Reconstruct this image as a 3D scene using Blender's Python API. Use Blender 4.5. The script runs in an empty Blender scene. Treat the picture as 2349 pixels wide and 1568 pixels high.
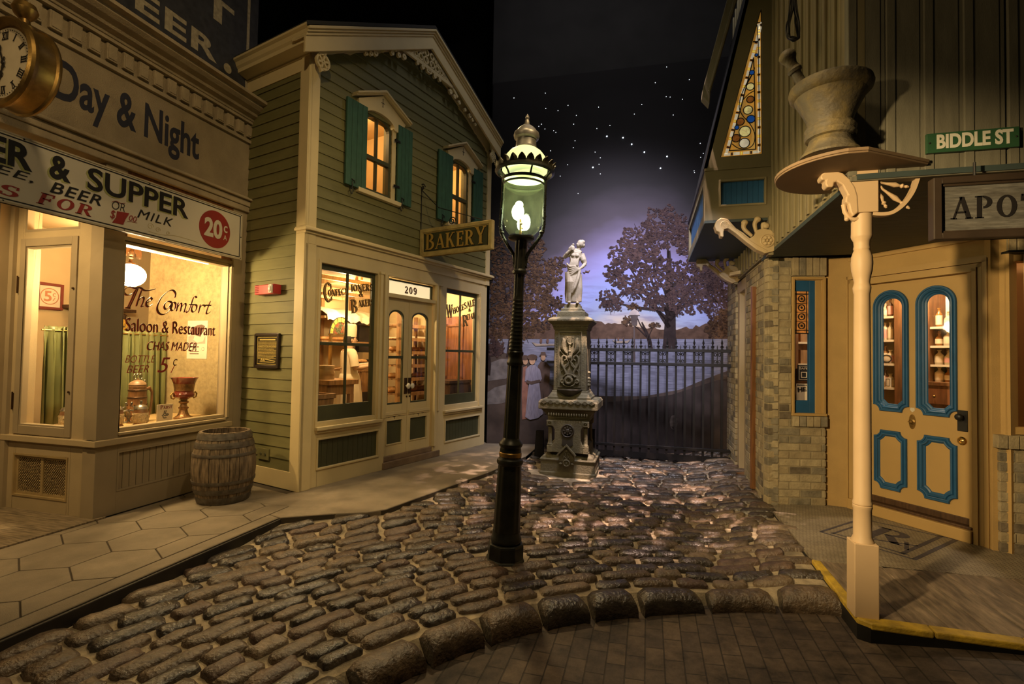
import bpy, bmesh, math, random
from mathutils import Vector, Matrix
random.seed(7)
SC = bpy.context.scene
COL = SC.collection
# ------------------------------------------------------------------ camera
FPX, PITCH, ROLL, YAW, CAMH = 1150.0, math.radians(1.61), math.radians(0.99), math.radians(15.2), 1.5
CR, SR, CP, SP, CY, SY = math.cos(ROLL), math.sin(ROLL), math.cos(PITCH), math.sin(PITCH), math.cos(YAW), math.sin(YAW)
def cdir(x, y, f=1.0):
    """direction in the world of a camera vector (x right, y down, f forward)"""
    x, y = CR * x + SR * y, -SR * x + CR * y
    Y = CP * f + SP * y
    Z = SP * f - CP * y
    return Vector((CY * x - SY * Y, SY * x + CY * Y, Z))
cam_d = bpy.data.cameras.new('camera')
cam_d.sensor_width = 36.0
cam_d.lens = FPX / 2349.0 * 36.0
cam_d.clip_start = 0.05
cam = bpy.data.objects.new('camera', cam_d)
COL.objects.link(cam)
ax, ay, az = cdir(1, 0, 0), -cdir(0, 1, 0), -cdir(0, 0, 1)
cam.matrix_world = Matrix(((ax.x, ay.x, az.x, 0), (ax.y, ay.y, az.y, 0), (ax.z, ay.z, az.z, CAMH), (0, 0, 0, 1)))
SC.camera = cam
# ------------------------------------------------------------------ world, exposure
SC.view_settings.view_transform = 'Standard'
SC.view_settings.look = 'None'
SC.view_settings.gamma = 1
SC.view_settings.use_curve_mapping = False
SC.view_settings.exposure = 0.0
world = bpy.data.worlds.new('World')
SC.world = world
world.use_nodes = True
world.node_tree.nodes['Background'].inputs[0].default_value = (1.0, 0.82, 0.55, 1)
world.node_tree.nodes['Background'].inputs[1].default_value = 0.012
SC.cycles.max_bounces = 6
SC.cycles.diffuse_bounces = 3
SC.cycles.glossy_bounces = 3
SC.cycles.transparent_max_bounces = 12
SC.cycles.transmission_bounces = 4
SC.cycles.sample_clamp_indirect = 3.0
SC.cycles.caustics_reflective = False
SC.cycles.caustics_refractive = False
# ------------------------------------------------------------------ street lighting (museum spots overhead, with a few added fill lamps)
WARM = (1.0, 0.72, 0.36)
AMBER = (1.0, 0.60, 0.20)
def look(o, tgt):
    o.rotation_euler = (Vector(tgt) - o.location).to_track_quat('-Z', 'Y').to_euler()
def spot(name, loc, tgt, power, size=60, blend=0.6, col=WARM, rad=0.05):
    d = bpy.data.lights.new(name, 'SPOT'); d.energy = power; d.spot_size = math.radians(size)
    d.spot_blend = blend; d.color = col; d.shadow_soft_size = rad
    o = bpy.data.objects.new(name, d); COL.objects.link(o); o.location = loc; look(o, tgt)
    return o
def area(name, loc, tgt, power, sx, sy, col=WARM):
    d = bpy.data.lights.new(name, 'AREA'); d.shape = 'RECTANGLE'; d.size = sx; d.size_y = sy; d.energy = power; d.color = col
    o = bpy.data.objects.new(name, d); COL.objects.link(o); o.location = loc; look(o, tgt)
    return o
def point(name, loc, power, rad=0.05, col=WARM):
    d = bpy.data.lights.new(name, 'POINT'); d.energy = power; d.shadow_soft_size = rad; d.color = col
    o = bpy.data.objects.new(name, d); COL.objects.link(o); o.location = loc
    return o
spot('saloon_spot', (-0.6, 0.4, 5.4), (-4.3, 3.1, 3.9), 290, 62, 0.9, rad=0.12)
spot('saloon_front_spot', (-2.0, -0.6, 3.4), (-4.3, 3.2, 1.6), 90, 60, 0.8, rad=0.10)
spot('bakery_spot', (0.6, 2.6, 4.6), (-2.9, 5.6, 2.0), 215, 62, rad=0.10)
spot('bakery_corner_fill', (-2.0, 0.8, 2.9), (-3.0, 5.0, 1.0), 25, 44, 0.8, rad=0.06)  # added fill; the saloon globe is what really lights this corner
spot('shop_spot', (-1.15, 0.6, 2.5), (1.9, 4.9, 1.25), 760, 50, rad=0.06)
spot('shop_upper_spot', (-1.8, 1.5, 4.4), (1.3, 4.0, 3.2), 95, 60, rad=0.45)
spot('street_spot', (-0.6, 2.0, 6.0), (-1.0, 2.2, 0.0), 290, 85, rad=0.10)
spot('street_sheen_fill', (-2.1, 6.2, 5.2), (-1.7, 2.4, 0.0), 420, 62, 0.9, rad=0.10)  # added lamp behind the cobbles, there to give them glossy highlights
spot('statue_spot', (0.5, 3.4, 4.6), (-0.93, 6.6, 2.85), 170, 14, 0.5, (1.0, 0.90, 0.80), rad=0.03)
spot('mural_spot', (-0.2, 5.1, 5.6), (-0.2, 8.0, 1.9), 1500, 76, 1.0, (0.92, 0.86, 0.98), rad=0.45)
spot('gate_spot', (0.35, 2.0, 2.9), (0.35, 8.1, 1.75), 330, 25, 0.6, (0.95, 0.90, 1.0), rad=0.02)
area('sky_fill', (-0.2, 5.6, 7.6), (-0.2, 8.1, 4.6), 32, 3.0, 0.4, (1.0, 0.95, 0.95))  # added wide dim fill to lift the upper painted sky
gb = spot('leaf_pattern_spot', (0.1, 4.9, 5.6), (-0.4, 5.85, 0.0), 3600, 46, 0.8, (1.0, 0.68, 0.54), rad=0.004)
gb.data.use_nodes = True
nt = gb.data.node_tree; N = nt.nodes; L = nt.links
tcg = N.new('ShaderNodeTexCoord'); nzg = N.new('ShaderNodeTexNoise'); nzg.inputs['Scale'].default_value = 24.0; nzg.inputs['Detail'].default_value = 3.0
L.new(tcg.outputs['Normal'], nzg.inputs['Vector'])
rpg = N.new('ShaderNodeValToRGB'); rpg.color_ramp.elements[0].position = 0.52; rpg.color_ramp.elements[1].position = 0.62
L.new(nzg.outputs['Fac'], rpg.inputs['Fac']); L.new(rpg.outputs['Color'], N['Emission'].inputs['Strength'])

# ------------------------------------------------------------------ node materials
MATS = {}
def M(name, rgb, rough=0.6, metal=0.0, var=0.12, scale=6.0, bump=0.0, bscale=60.0, emit=0.0, spec=0.4, dirt=None, dscale=2.5, damt=0.5, stretch=None):
    if name in MATS: return MATS[name]
    m = bpy.data.materials.new(name); m.use_nodes = True
    nt = m.node_tree; N = nt.nodes; L = nt.links
    b = N['Principled BSDF']
    b.inputs['Roughness'].default_value = rough
    b.inputs['Metallic'].default_value = metal
    b.inputs['Specular IOR Level'].default_value = spec
    geo = N.new('ShaderNodeNewGeometry'); pos = geo.outputs['Position']
    if stretch:
        mp = N.new('ShaderNodeMapping'); mp.inputs['Scale'].default_value = stretch
        L.new(pos, mp.inputs['Vector']); pos = mp.outputs['Vector']
    nz = N.new('ShaderNodeTexNoise'); nz.inputs['Scale'].default_value = scale; nz.inputs['Detail'].default_value = 5
    L.new(pos, nz.inputs['Vector'])
    rp = N.new('ShaderNodeValToRGB')
    rp.color_ramp.elements[0].position = 0.3; rp.color_ramp.elements[1].position = 0.7
    rp.color_ramp.elements[0].color = tuple(c * (1 - var) for c in rgb) + (1,)
    rp.color_ramp.elements[1].color = tuple(min(1, c * (1 + var)) for c in rgb) + (1,)
    L.new(nz.outputs['Fac'], rp.inputs['Fac'])
    out = rp.outputs['Color']
    if dirt:
        n2 = N.new('ShaderNodeTexNoise'); n2.inputs['Scale'].default_value = dscale; n2.inputs['Detail'].default_value = 8; n2.inputs['Roughness'].default_value = 0.65
        L.new(pos, n2.inputs['Vector'])
        r2 = N.new('ShaderNodeValToRGB'); r2.color_ramp.elements[0].position = 0.45; r2.color_ramp.elements[1].position = 0.68
        r2.color_ramp.elements[1].color = (damt, damt, damt, 1)
        L.new(n2.outputs['Fac'], r2.inputs['Fac'])
        mx = N.new('ShaderNodeMix'); mx.data_type = 'RGBA'
        L.new(r2.outputs['Color'], mx.inputs[0]); L.new(out, mx.inputs[6]); mx.inputs[7].default_value = tuple(dirt) + (1,)
        out = mx.outputs[2]
    L.new(out, b.inputs['Base Color'])
    if bump:
        n3 = N.new('ShaderNodeTexNoise'); n3.inputs['Scale'].default_value = bscale; n3.inputs['Detail'].default_value = 4
        L.new(pos, n3.inputs['Vector'])
        bp = N.new('ShaderNodeBump'); bp.inputs['Strength'].default_value = bump; bp.inputs['Distance'].default_value = 0.01
        L.new(n3.outputs['Fac'], bp.inputs['Height']); L.new(bp.outputs['Normal'], b.inputs['Normal'])
    if emit:
        L.new(out, b.inputs['Emission Color']); b.inputs['Emission Strength'].default_value = emit
    MATS[name] = m
    return m
def GLASS(name, tint=(1, 1, 1), refl=0.03, rough=0.03, haze=0.0, haze_col=(1, 1, 1)):
    if name in MATS: return MATS[name]
    m = bpy.data.materials.new(name); m.use_nodes = True
    nt = m.node_tree; N = nt.nodes; L = nt.links
    N.remove(N['Principled BSDF'])
    tr = N.new('ShaderNodeBsdfTransparent'); tr.inputs[0].default_value = tuple(tint) + (1,)
    gl = N.new('ShaderNodeBsdfGlossy'); gl.inputs['Roughness'].default_value = rough
    fr = N.new('ShaderNodeLayerWeight'); fr.inputs['Blend'].default_value = 0.12
    ma = N.new('ShaderNodeMath'); ma.operation = 'MULTIPLY_ADD'; ma.inputs[1].default_value = 0.25; ma.inputs[2].default_value = refl * 0.5
    L.new(fr.outputs['Facing'], ma.inputs[0])
    mx = N.new('ShaderNodeMixShader'); L.new(ma.outputs[0], mx.inputs[0]); L.new(tr.outputs[0], mx.inputs[1]); L.new(gl.outputs[0], mx.inputs[2])
    out = mx.outputs[0]
    if haze:                                             # tinted translucent haze, put in to imitate glow inside the lamp glass
        tl = N.new('ShaderNodeBsdfTranslucent'); tl.inputs[0].default_value = tuple(haze_col) + (1,)
        nz = N.new('ShaderNodeTexNoise'); nz.inputs['Scale'].default_value = 14; nz.inputs['Detail'].default_value = 5
        g = N.new('ShaderNodeNewGeometry'); L.new(g.outputs['Position'], nz.inputs['Vector'])
        m2 = N.new('ShaderNodeMath'); m2.operation = 'MULTIPLY'; m2.inputs[1].default_value = haze * 2; L.new(nz.outputs['Fac'], m2.inputs[0])
        mx2 = N.new('ShaderNodeMixShader'); L.new(m2.outputs[0], mx2.inputs[0]); L.new(out, mx2.inputs[1]); L.new(tl.outputs[0], mx2.inputs[2]); out = mx2.outputs[0]
    L.new(out, N['Material Output'].inputs['Surface'])
    MATS[name] = m
    return m
def GLOW(name, rgb, strength):
    if name in MATS: return MATS[name]
    m = bpy.data.materials.new(name); m.use_nodes = True
    b = m.node_tree.nodes['Principled BSDF']
    b.inputs['Base Color'].default_value = tuple(min(1, c) for c in rgb) + (1,)
    b.inputs['Emission Color'].default_value = tuple(rgb) + (1,)
    b.inputs['Emission Strength'].default_value = strength
    MATS[name] = m
    return m
# ------------------------------------------------------------------ objects
def tag(o, label=None, cat=None, group=None, kind=None):
    if label: o['label'] = label
    if cat: o['category'] = cat
    if group: o['group'] = group
    if kind: o['kind'] = kind
    return o
def thing(name, label, cat, loc=(0, 0, 0), group=None, kind=None):
    o = bpy.data.objects.new(name, None); COL.objects.link(o); o.location = loc
    o.empty_display_size = 0.1
    return tag(o, label, cat, group, kind)
def rootloc(p):
    v = Vector((0, 0, 0))
    while p is not None:
        v += Vector(p.location); p = p.parent
    return v
def copy_tree(o, parent=None):
    c = o.copy(); COL.objects.link(c)
    if parent is not None: c.parent = parent
    for ch in [x for x in bpy.data.objects if x.parent == o and x is not c]:
        copy_tree(ch, c)
    return c
def FR(ox, oy, ang=None, oz=0.0, d=None):
    """vertical wall frame: u along the wall (angle from +Y towards +X, degrees), d out of the wall towards the street, z up.
    left-hand walls and back walls read left to right"""
    a = math.radians(ang)
    u = Vector((math.sin(a), math.cos(a), 0)); n = Vector((math.cos(a), -math.sin(a), 0))
    return Matrix(((u.x, n.x, 0, ox), (u.y, n.y, 0, oy), (0, 0, 1, oz), (0, 0, 0, 1)))
def UZ(F, px, py, d=0.0):
    """wall coordinates (u, z) of a point of the wall seen at a pixel of the photograph, d metres out of the wall"""
    r = cdir((px - 1174.5) / FPX, (py - 784) / FPX)
    n = F.col[1].to_3d(); o = F.col[3].to_3d() + n * d
    c = Vector((0, 0, CAMH))
    t = n.dot(o - c) / n.dot(r)
    q = c + r * t - F.col[3].to_3d()
    return q.dot(F.col[0].to_3d()), q.z
def PZ(px, py, z):
    r = cdir((px - 1174.5) / FPX, (py - 784) / FPX)
    t = (z - CAMH) / r.z
    return Vector((r.x * t, r.y * t, z))
ID = Matrix.Identity(4)
class MB:
    def __init__(s, F=None):
        s.F = F or ID; s.v = []; s.f = []; s.m = []; s.sm = []
    def add(s, vs, fs, mi=0, smooth=False):
        b = len(s.v)
        s.v.extend(s.F @ Vector(p) for p in vs)
        for f in fs:
            s.f.append([b + i for i in f]); s.m.append(mi); s.sm.append(smooth)
        return s
    def box(s, x0, x1, y0, y1, z0, z1, mi=0):
        vs = [(x0, y0, z0), (x1, y0, z0), (x1, y1, z0), (x0, y1, z0), (x0, y0, z1), (x1, y0, z1), (x1, y1, z1), (x0, y1, z1)]
        return s.add(vs, [(0, 3, 2, 1), (4, 5, 6, 7), (0, 1, 5, 4), (1, 2, 6, 5), (2, 3, 7, 6), (3, 0, 4, 7)], mi)
    def prism(s, poly, d0, d1, mi=0, smooth=False):
        """polygon in (u, z) extruded along d"""
        n = len(poly)
        vs = [(p[0], d0, p[1]) for p in poly] + [(p[0], d1, p[1]) for p in poly]
        s.add(vs, [tuple(range(n)), tuple(range(2 * n - 1, n - 1, -1))], mi)
        b = len(s.v) - 2 * n
        for i in range(n):
            j = (i + 1) % n
            s.f.append([b + i, b + j, b + n + j, b + n + i]); s.m.append(mi); s.sm.append(smooth)
        return s
    def slab(s, poly, z0, z1, mi=0):
        """polygon in (x, y) extruded along z"""
        n = len(poly)
        vs = [(p[0], p[1], z0) for p in poly] + [(p[0], p[1], z1) for p in poly]
        fs = [tuple(range(n)), tuple(range(2 * n - 1, n - 1, -1))] + [(i, (i + 1) % n, n + (i + 1) % n, n + i) for i in range(n)]
        return s.add(vs, fs, mi)
    def strip(s, loops, closed=True, mi=0, smooth=False):
        """faces between successive loops of the same length; loops are lists of (u, d, z)"""
        n = len(loops[0]); vs = [p for l in loops for p in l]; fs = []
        for k in range(len(loops) - 1):
            for i in range(n if closed else n - 1):
                j = (i + 1) % n
                fs.append((k * n + i, k * n + j, (k + 1) * n + j, (k + 1) * n + i))
        return s.add(vs, fs, mi, smooth)
    def lathe(s, prof, c=(0, 0, 0), seg=24, mi=0, smooth=True, T=None, a0=0.0, a1=2 * math.pi):
        full = abs(a1 - a0 - 2 * math.pi) < 1e-6
        loops = []
        for r, z in prof:
            lp = []
            for i in range(seg if full else seg + 1):
                a = a0 + (a1 - a0) * i / seg
                p = Vector((r * math.cos(a), r * math.sin(a), z))
                if T: p = T @ p
                lp.append(p + Vector(c))
            loops.append(lp)
        s.strip(loops, full, mi, smooth)
        return s
    def tube(s, pts, r, seg=8, mi=0, closed=False, caps=True):
        P = [Vector(p) for p in pts]; n = len(P); loops = []
        prev = None
        for i in range(n):
            if closed: t = P[(i + 1) % n] - P[i - 1]
            else: t = P[min(i + 1, n - 1)] - P[max(i - 1, 0)]
            if t.length < 1e-9: t = Vector((0, 0, 1))
            t.normalize()
            if prev is None:
                up = Vector((0, 0, 1)) if abs(t.z) < 0.9 else Vector((1, 0, 0))
                a = t.cross(up).normalized()
            else:
                a = prev - t * prev.dot(t)
                a = a.normalized() if a.length > 1e-6 else t.orthogonal().normalized()
            prev = a; b = t.cross(a)
            rr = r[i] if isinstance(r, (list, tuple)) else r
            loops.append([P[i] + a * (rr * math.cos(2 * math.pi * k / seg)) + b * (rr * math.sin(2 * math.pi * k / seg)) for k in range(seg)])
        if closed: loops.append(loops[0])
        s.strip(loops, True, mi, True)
        if caps and not closed:
            b0 = len(s.v) - n * seg
            s.f.append([b0 + k for k in range(seg)]); s.m.append(mi); s.sm.append(False)
            s.f.append([b0 + (n - 1) * seg + k for k in range(seg - 1, -1, -1)]); s.m.append(mi); s.sm.append(False)
        return s
    def sphere(s, c, r, seg=16, rings=10, mi=0):
        if not isinstance(r, (tuple, list)): r = (r, r, r)
        loops = []
        for k in range(rings + 1):
            t = math.pi * k / rings
            loops.append([(c[0] + r[0] * math.sin(t) * math.cos(2 * math.pi * i / seg), c[1] + r[1] * math.sin(t) * math.sin(2 * math.pi * i / seg), c[2] - r[2] * math.cos(t)) for i in range(seg)])
        return s.strip(loops, True, mi, True)
    def build(s, name, mat, parent=None, bev=0.0, sub=0, recalc=True, merge=True, ang=35):
        me = bpy.data.meshes.new(name)
        off = rootloc(parent) if parent is not None else Vector((0, 0, 0))
        me.from_pydata([tuple(p - off) for p in s.v], [], s.f)
        for m in (mat if isinstance(mat, (list, tuple)) else [mat]): me.materials.append(m)
        me.polygons.foreach_set('material_index', s.m)
        me.polygons.foreach_set('use_smooth', s.sm)
        if recalc or merge:
            bm = bmesh.new(); bm.from_mesh(me)
            if merge: bmesh.ops.remove_doubles(bm, verts=bm.verts, dist=1e-6)
            if recalc: bmesh.ops.recalc_face_normals(bm, faces=bm.faces)
            bm.to_mesh(me); bm.free()
        me.update()
        if any(s.sm): me.set_sharp_from_angle(angle=math.radians(ang))
        o = bpy.data.objects.new(name, me); COL.objects.link(o)
        if parent is not None: o.parent = parent
        if bev:
            md = o.modifiers.new('edge', 'BEVEL'); md.width = bev; md.segments = 2; md.limit_method = 'ANGLE'; md.angle_limit = math.radians(40)
        if sub:
            md = o.modifiers.new('smooth', 'SUBSURF'); md.levels = sub; md.render_levels = sub
        return o
def single(name, mb, mat, label, cat, group=None, kind=None, bev=0.0, sub=0):
    """a thing that is one mesh: origin moved to the base of its bounds"""
    xs = [p.x for p in mb.v]; ys = [p.y for p in mb.v]; zs = [p.z for p in mb.v]
    c = Vector(((min(xs) + max(xs)) / 2, (min(ys) + max(ys)) / 2, min(zs)))
    mb.v = [p - c for p in mb.v]
    o = mb.build(name, mat, None, bev, sub); o.location = c
    return tag(o, label, cat, group, kind)
def grid_wall(mb, u0, u1, z0, z1, holes, d0, d1, mi=0):
    """flat wall of boxes around rectangular holes"""
    us = sorted({u0, u1, *[h[0] for h in holes], *[h[1] for h in holes]})
    us = [u for u in us if u0 <= u <= u1]
    for a, b in zip(us, us[1:]):
        m = (a + b) / 2
        cuts = sorted((max(z0, h[2]), min(z1, h[3])) for h in holes if h[0] < m < h[1])
        z = z0
        for c0, c1 in cuts:
            if c0 > z: mb.box(a, b, d0, d1, z, c0, mi)
            z = max(z, c1)
        if z < z1: mb.box(a, b, d0, d1, z, z1, mi)
def rect_frame(mb, u0, u1, z0, z1, w, d0, d1, wb=None, wt=None, mi=0):
    wb = w if wb is None else wb; wt = w if wt is None else wt
    mb.box(u0, u0 + w, d0, d1, z0, z1, mi); mb.box(u1 - w, u1, d0, d1, z0, z1, mi)
    if wb: mb.box(u0 + w, u1 - w, d0, d1, z0, z0 + wb, mi)
    if wt: mb.box(u0 + w, u1 - w, d0, d1, z1 - wt, z1, mi)
def siding(mb, ulo, uhi, z0, z1, step, holes=(), d=0.0, lap=0.012, mi=0):
    """clapboards: each course a wedge, thicker at its lower edge"""
    z = z0
    while z < z1 - 1e-4:
        t = min(z + step, z1)
        spans = [(ulo(z), uhi(z), ulo(t), uhi(t))]
        segs = []
        a, b, a2, b2 = spans[0]
        cuts = sorted((h[0], h[1]) for h in holes if h[2] < t - 0.01 and h[3] > z + 0.01)
        cur = a; cur2 = a2
        for c0, c1 in cuts:
            if c0 > cur: segs.append((cur, c0, cur2, c0))
            cur = cur2 = c1
        segs.append((cur, b, cur2, b2))
        for p, q, p2, q2 in segs:
            if q - p < 1e-3: continue
            vs = [(p, d, z), (q, d, z), (q, d + lap, z), (p, d + lap, z), (p2, d, t), (q2, d, t), (q2, d + lap * 0.2, t), (p2, d + lap * 0.2, t)]
            mb.add(vs, [(0, 3, 2, 1), (4, 5, 6, 7), (0, 1, 5, 4), (1, 2, 6, 5), (2, 3, 7, 6), (3, 0, 4, 7)], mi)
        z = t
# ------------------------------------------------------------------ lettering
def text_mb(s, F, u0, z0, u1, z1, d, ext=0.004, bold=0.0, shear=0.0, rot=0.0, sp=1.0):
    """a line of sans lettering fitted into the box (u0,z0)-(u1,z1) of a wall"""
    c = bpy.data.curves.new('lettering', 'FONT'); c.body = s; c.size = 1.0; c.offset = bold; c.shear = shear; c.space_character = sp; c.resolution_u = 4
    o = bpy.data.objects.new('lettering', c); COL.objects.link(o)
    bpy.context.view_layer.update()
    me = bpy.data.meshes.new_from_object(o.evaluated_get(bpy.context.evaluated_depsgraph_get()))
    co = [v.co.copy() for v in me.vertices]; fs = [tuple(p.vertices) for p in me.polygons]
    bpy.data.objects.remove(o); bpy.data.curves.remove(c); bpy.data.meshes.remove(me)
    x0 = min(p.x for p in co); x1 = max(p.x for p in co); y0 = min(p.y for p in co); y1 = max(p.y for p in co)
    mb = MB(F); cx, cz = (u0 + u1) / 2, (z0 + z1) / 2
    sx = (u1 - u0) / (x1 - x0); sz = (z1 - z0) / (y1 - y0)
    vs = []
    for p in co:
        a = (p.x - (x0 + x1) / 2) * sx; b = (p.y - (y0 + y1) / 2) * sz
        vs.append((cx + a * math.cos(rot) - b * math.sin(rot), cz + a * math.sin(rot) + b * math.cos(rot)))
    n = len(vs)
    # solid letters: front, back and the outline walls
    ed = {}
    for f in fs:
        for i in range(len(f)):
            e = (f[i], f[(i + 1) % len(f)]); ed[e] = ed.get(e, 0) + 1
    fl = [f for f in fs]
    mb.add([(p[0], d + ext, p[1]) for p in vs] + [(p[0], d, p[1]) for p in vs], fl + [tuple(i + n for i in reversed(f)) for f in fl] + [(a, b, b + n, a + n) for (a, b) in ed if (b, a) not in ed])
    return mb
def ell(cx, cy, rx, ry, a0, a1, n=18):
    return [(cx + rx * math.cos(math.radians(a0 + (a1 - a0) * i / n)), cy + ry * math.sin(math.radians(a0 + (a1 - a0) * i / n))) for i in range(n + 1)]
TK, TN = 0.19, 0.085
def bar(x0, y0, x1, y1, w):
    dx, dy = x1 - x0, y1 - y0; l = math.hypot(dx, dy)
    if abs(dy) > abs(dx) * 0.4: px, py = w / 2 * (1 if dy > 0 else -1), 0
    else: px, py = 0, w / 2
    return [(x0 + px, y0 + py), (x1 + px, y1 + py), (x1 - px, y1 - py), (x0 - px, y0 - py)]
def bowl(cx, cy, rx, ry, a0, a1):
    o = ell(cx, cy, rx, ry, a0, a1); i = ell(cx, cy, rx - TK, ry - TN, a1, a0)
    return ('s', o, list(reversed(i)))
def srf(x, y, w=0.15): return [(x - w, y - 0.03), (x + w, y - 0.03), (x + w, y + 0.03), (x - w, y + 0.03)]
def V(x, y0=0, y1=1, s=3): return [bar(x, y0, x, y1, TK)] + ([srf(x, y0 + 0.03, 0.17)] if s & 1 else []) + ([srf(x, y1 - 0.03, 0.17)] if s & 2 else [])
def tick(x, y0, y1): return [(x - 0.045, y0), (x + 0.045, y0), (x + 0.03, y1), (x - 0.03, y1)]
def mk():
    g = {}
    g['A'] = (0.86, [bar(0.1, 0, 0.43, 1, TN), bar(0.43, 1, 0.74, 0, TK), bar(0.2, 0.3, 0.62, 0.3, TN), srf(0.1, 0.03, .12), srf(0.74, 0.03)])
    g['B'] = (0.76, V(0.17) + [bowl(0.32, 0.76, 0.34, 0.24, -90, 90), bowl(0.34, 0.28, 0.40, 0.28, -90, 90)])
    g['C'] = (0.78, [bowl(0.42, 0.5, 0.40, 0.5, 50, 310), tick(0.68, 0.66, 0.92), tick(0.68, 0.1, 0.3)])
    g['D'] = (0.82, V(0.17) + [bowl(0.32, 0.5, 0.46, 0.5, -90, 90)])
    g['E'] = (0.68, V(0.17) + [bar(0.17, 0.955, 0.6, 0.955, TN), bar(0.17, 0.52, 0.5, 0.52, TN), bar(0.17, 0.045, 0.62, 0.045, TN), tick(0.6, 0.74, 1), tick(0.62, 0, 0.26), tick(0.5, 0.4, 0.64)])
    g['F'] = (0.66, V(0.17) + [bar(0.17, 0.955, 0.6, 0.955, TN), bar(0.17, 0.5, 0.5, 0.5, TN), tick(0.6, 0.72, 1), tick(0.5, 0.38, 0.62)])
    g['H'] = (0.86, V(0.17) + V(0.69) + [bar(0.17, 0.5, 0.69, 0.5, TN)])
    g['I'] = (0.36, V(0.18))
    g['K'] = (0.86, V(0.17) + [bar(0.22, 0.42, 0.66, 1, TN), bar(0.38, 0.6, 0.72, 0, TK), srf(0.68, .97, .13), srf(0.72, 0.03)])
    g['L'] = (0.66, V(0.17) + [bar(0.17, 0.045, 0.6, 0.045, TN), tick(0.6, 0, 0.3)])
    g['N'] = (0.88, [bar(0.14, 0, 0.14, 1, TN), bar(0.14, 1, 0.72, 0, TK), bar(0.74, 0, 0.74, 1, TN), srf(0.14, .03, .13), srf(0.14, .97, .13), srf(0.74, .97, .13)])
    g['O'] = (0.84, [bowl(0.42, 0.5, 0.40, 0.5, 0, 360)])
    g['P'] = (0.72, V(0.17) + [bowl(0.32, 0.72, 0.36, 0.28, -90, 90)])
    g['R'] = (0.80, V(0.17) + [bowl(0.32, 0.73, 0.36, 0.27, -90, 90), bar(0.38, 0.5, 0.68, 0, TK), srf(0.70, .03, .1)])
    g['S'] = (0.66, [bowl(0.33, 0.74, 0.29, 0.26, 40, 270), bowl(0.33, 0.27, 0.31, 0.27, 90, -140), tick(0.55, 0.68, 0.95), tick(0.09, 0.06, 0.33)])
    g['T'] = (0.74, V(0.37, s=1) + [bar(0.05, 0.955, 0.69, 0.955, TN), tick(0.06, 0.7, 1), tick(0.68, 0.7, 1)])
    g['W'] = (1.16, [bar(0.1, 1, 0.34, 0, TK), bar(0.36, 0, 0.58, 1, TN), bar(0.58, 1, 0.80, 0, TK), bar(0.82, 0, 1.06, 1, TN), srf(0.1, .97), srf(1.06, .97, .12)])
    g['Y'] = (0.82, [bar(0.12, 1, 0.41, 0.45, TK), bar(0.41, 0.45, 0.70, 1, TN), bar(0.41, 0, 0.41, 0.5, TK), srf(0.12, .97), srf(0.70, .97, .12), srf(0.41, .03)])
    g['&'] = (0.86, [bowl(0.4, 0.75, 0.24, 0.25, 0, 360), bowl(0.38, 0.27, 0.36, 0.27, 70, 350), bar(0.26, 0.68, 0.8, 0.0, TK * .9), bar(0.6, 0.2, 0.78, 0.5, TN)])
    g['0'] = (0.66, [bowl(0.33, 0.5, 0.30, 0.5, 0, 360)])
    g['2'] = (0.66, [bowl(0.33, 0.72, 0.28, 0.28, 160, -40), bar(0.46, 0.56, 0.12, 0.06, TN * 1.4), bar(0.06, 0.07, 0.6, 0.07, 0.15), tick(0.58, 0.02, 0.28)])
    g['9'] = (0.66, [bowl(0.33, 0.68, 0.30, 0.32, 0, 360), bowl(0.30, 0.5, 0.33, 0.5, 0, -130)])
    g['.'] = (0.3, [('s', ell(0.15, 0.1, 0.1, 0.1, 0, 360), ell(0.15, 0.1, 0.001, 0.001, 0, 360))])
    g[' '] = (0.4, [])
    return g
GLY = mk()
def serif_mb(s, F, pts, d, ext=0.004, shear=0.0, gap=0.1, sizes=None, fat=1.0, mb=None):
    """slab-serif capitals set along a baseline pts = [(u,z) start, (u,z) end] with letter height h = pts[2]"""
    mb = mb or MB(F)
    (ua, za), (ub, zb), h = pts
    ang = math.atan2(zb - za, ub - ua); ln = math.hypot(ub - ua, zb - za)
    szs = sizes or [1.0] * len(s)
    tot = sum((GLY[c][0] + gap) * k for c, k in zip(s, szs)) - gap * szs[-1]
    kx = ln / tot; x = 0.0
    for c, k in zip(s, szs):
        w, st = GLY[c]
        def tr(p):
            a = (x + p[0] * k) * kx + shear * p[1] * h * k; b = p[1] * h * k
            return (ua + a * math.cos(ang) - b * math.sin(ang), za + a * math.sin(ang) + b * math.cos(ang))
        for q in st:
            if q[0] == 's':
                o = [tr(p) for p in q[1]]; i = [tr(p) for p in q[2]]
                n = len(o)
                vs = [(p[0], d + ext, p[1]) for p in o] + [(p[0], d + ext, p[1]) for p in i] + [(p[0], d, p[1]) for p in o] + [(p[0], d, p[1]) for p in i]
                fs = []
                for j in range(n - 1):
                    fs += [(j, j + 1, n + j + 1, n + j), (j, 2 * n + j, 2 * n + j + 1, j + 1), (n + j, n + j + 1, 3 * n + j + 1, 3 * n + j)]
                mb.add(vs, fs)
            else:
                mb.prism([tr(p) for p in q], d, d + ext)
        x += (w + gap) * k
    return mb
def catmull(P, n=6):
    out = []
    for i in range(len(P) - 1):
        p0 = P[max(i - 1, 0)]; p1 = P[i]; p2 = P[i + 1]; p3 = P[min(i + 2, len(P) - 1)]
        for k in range(n):
            t = k / n
            out.append(tuple(0.5 * ((2 * p1[j]) + (-p0[j] + p2[j]) * t + (2 * p0[j] - 5 * p1[j] + 4 * p2[j] - p3[j]) * t * t + (-p0[j] + 3 * p1[j] - 3 * p2[j] + p3[j]) * t ** 3) for j in range(len(p1))))
    out.append(tuple(P[-1]))
    return out
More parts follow.
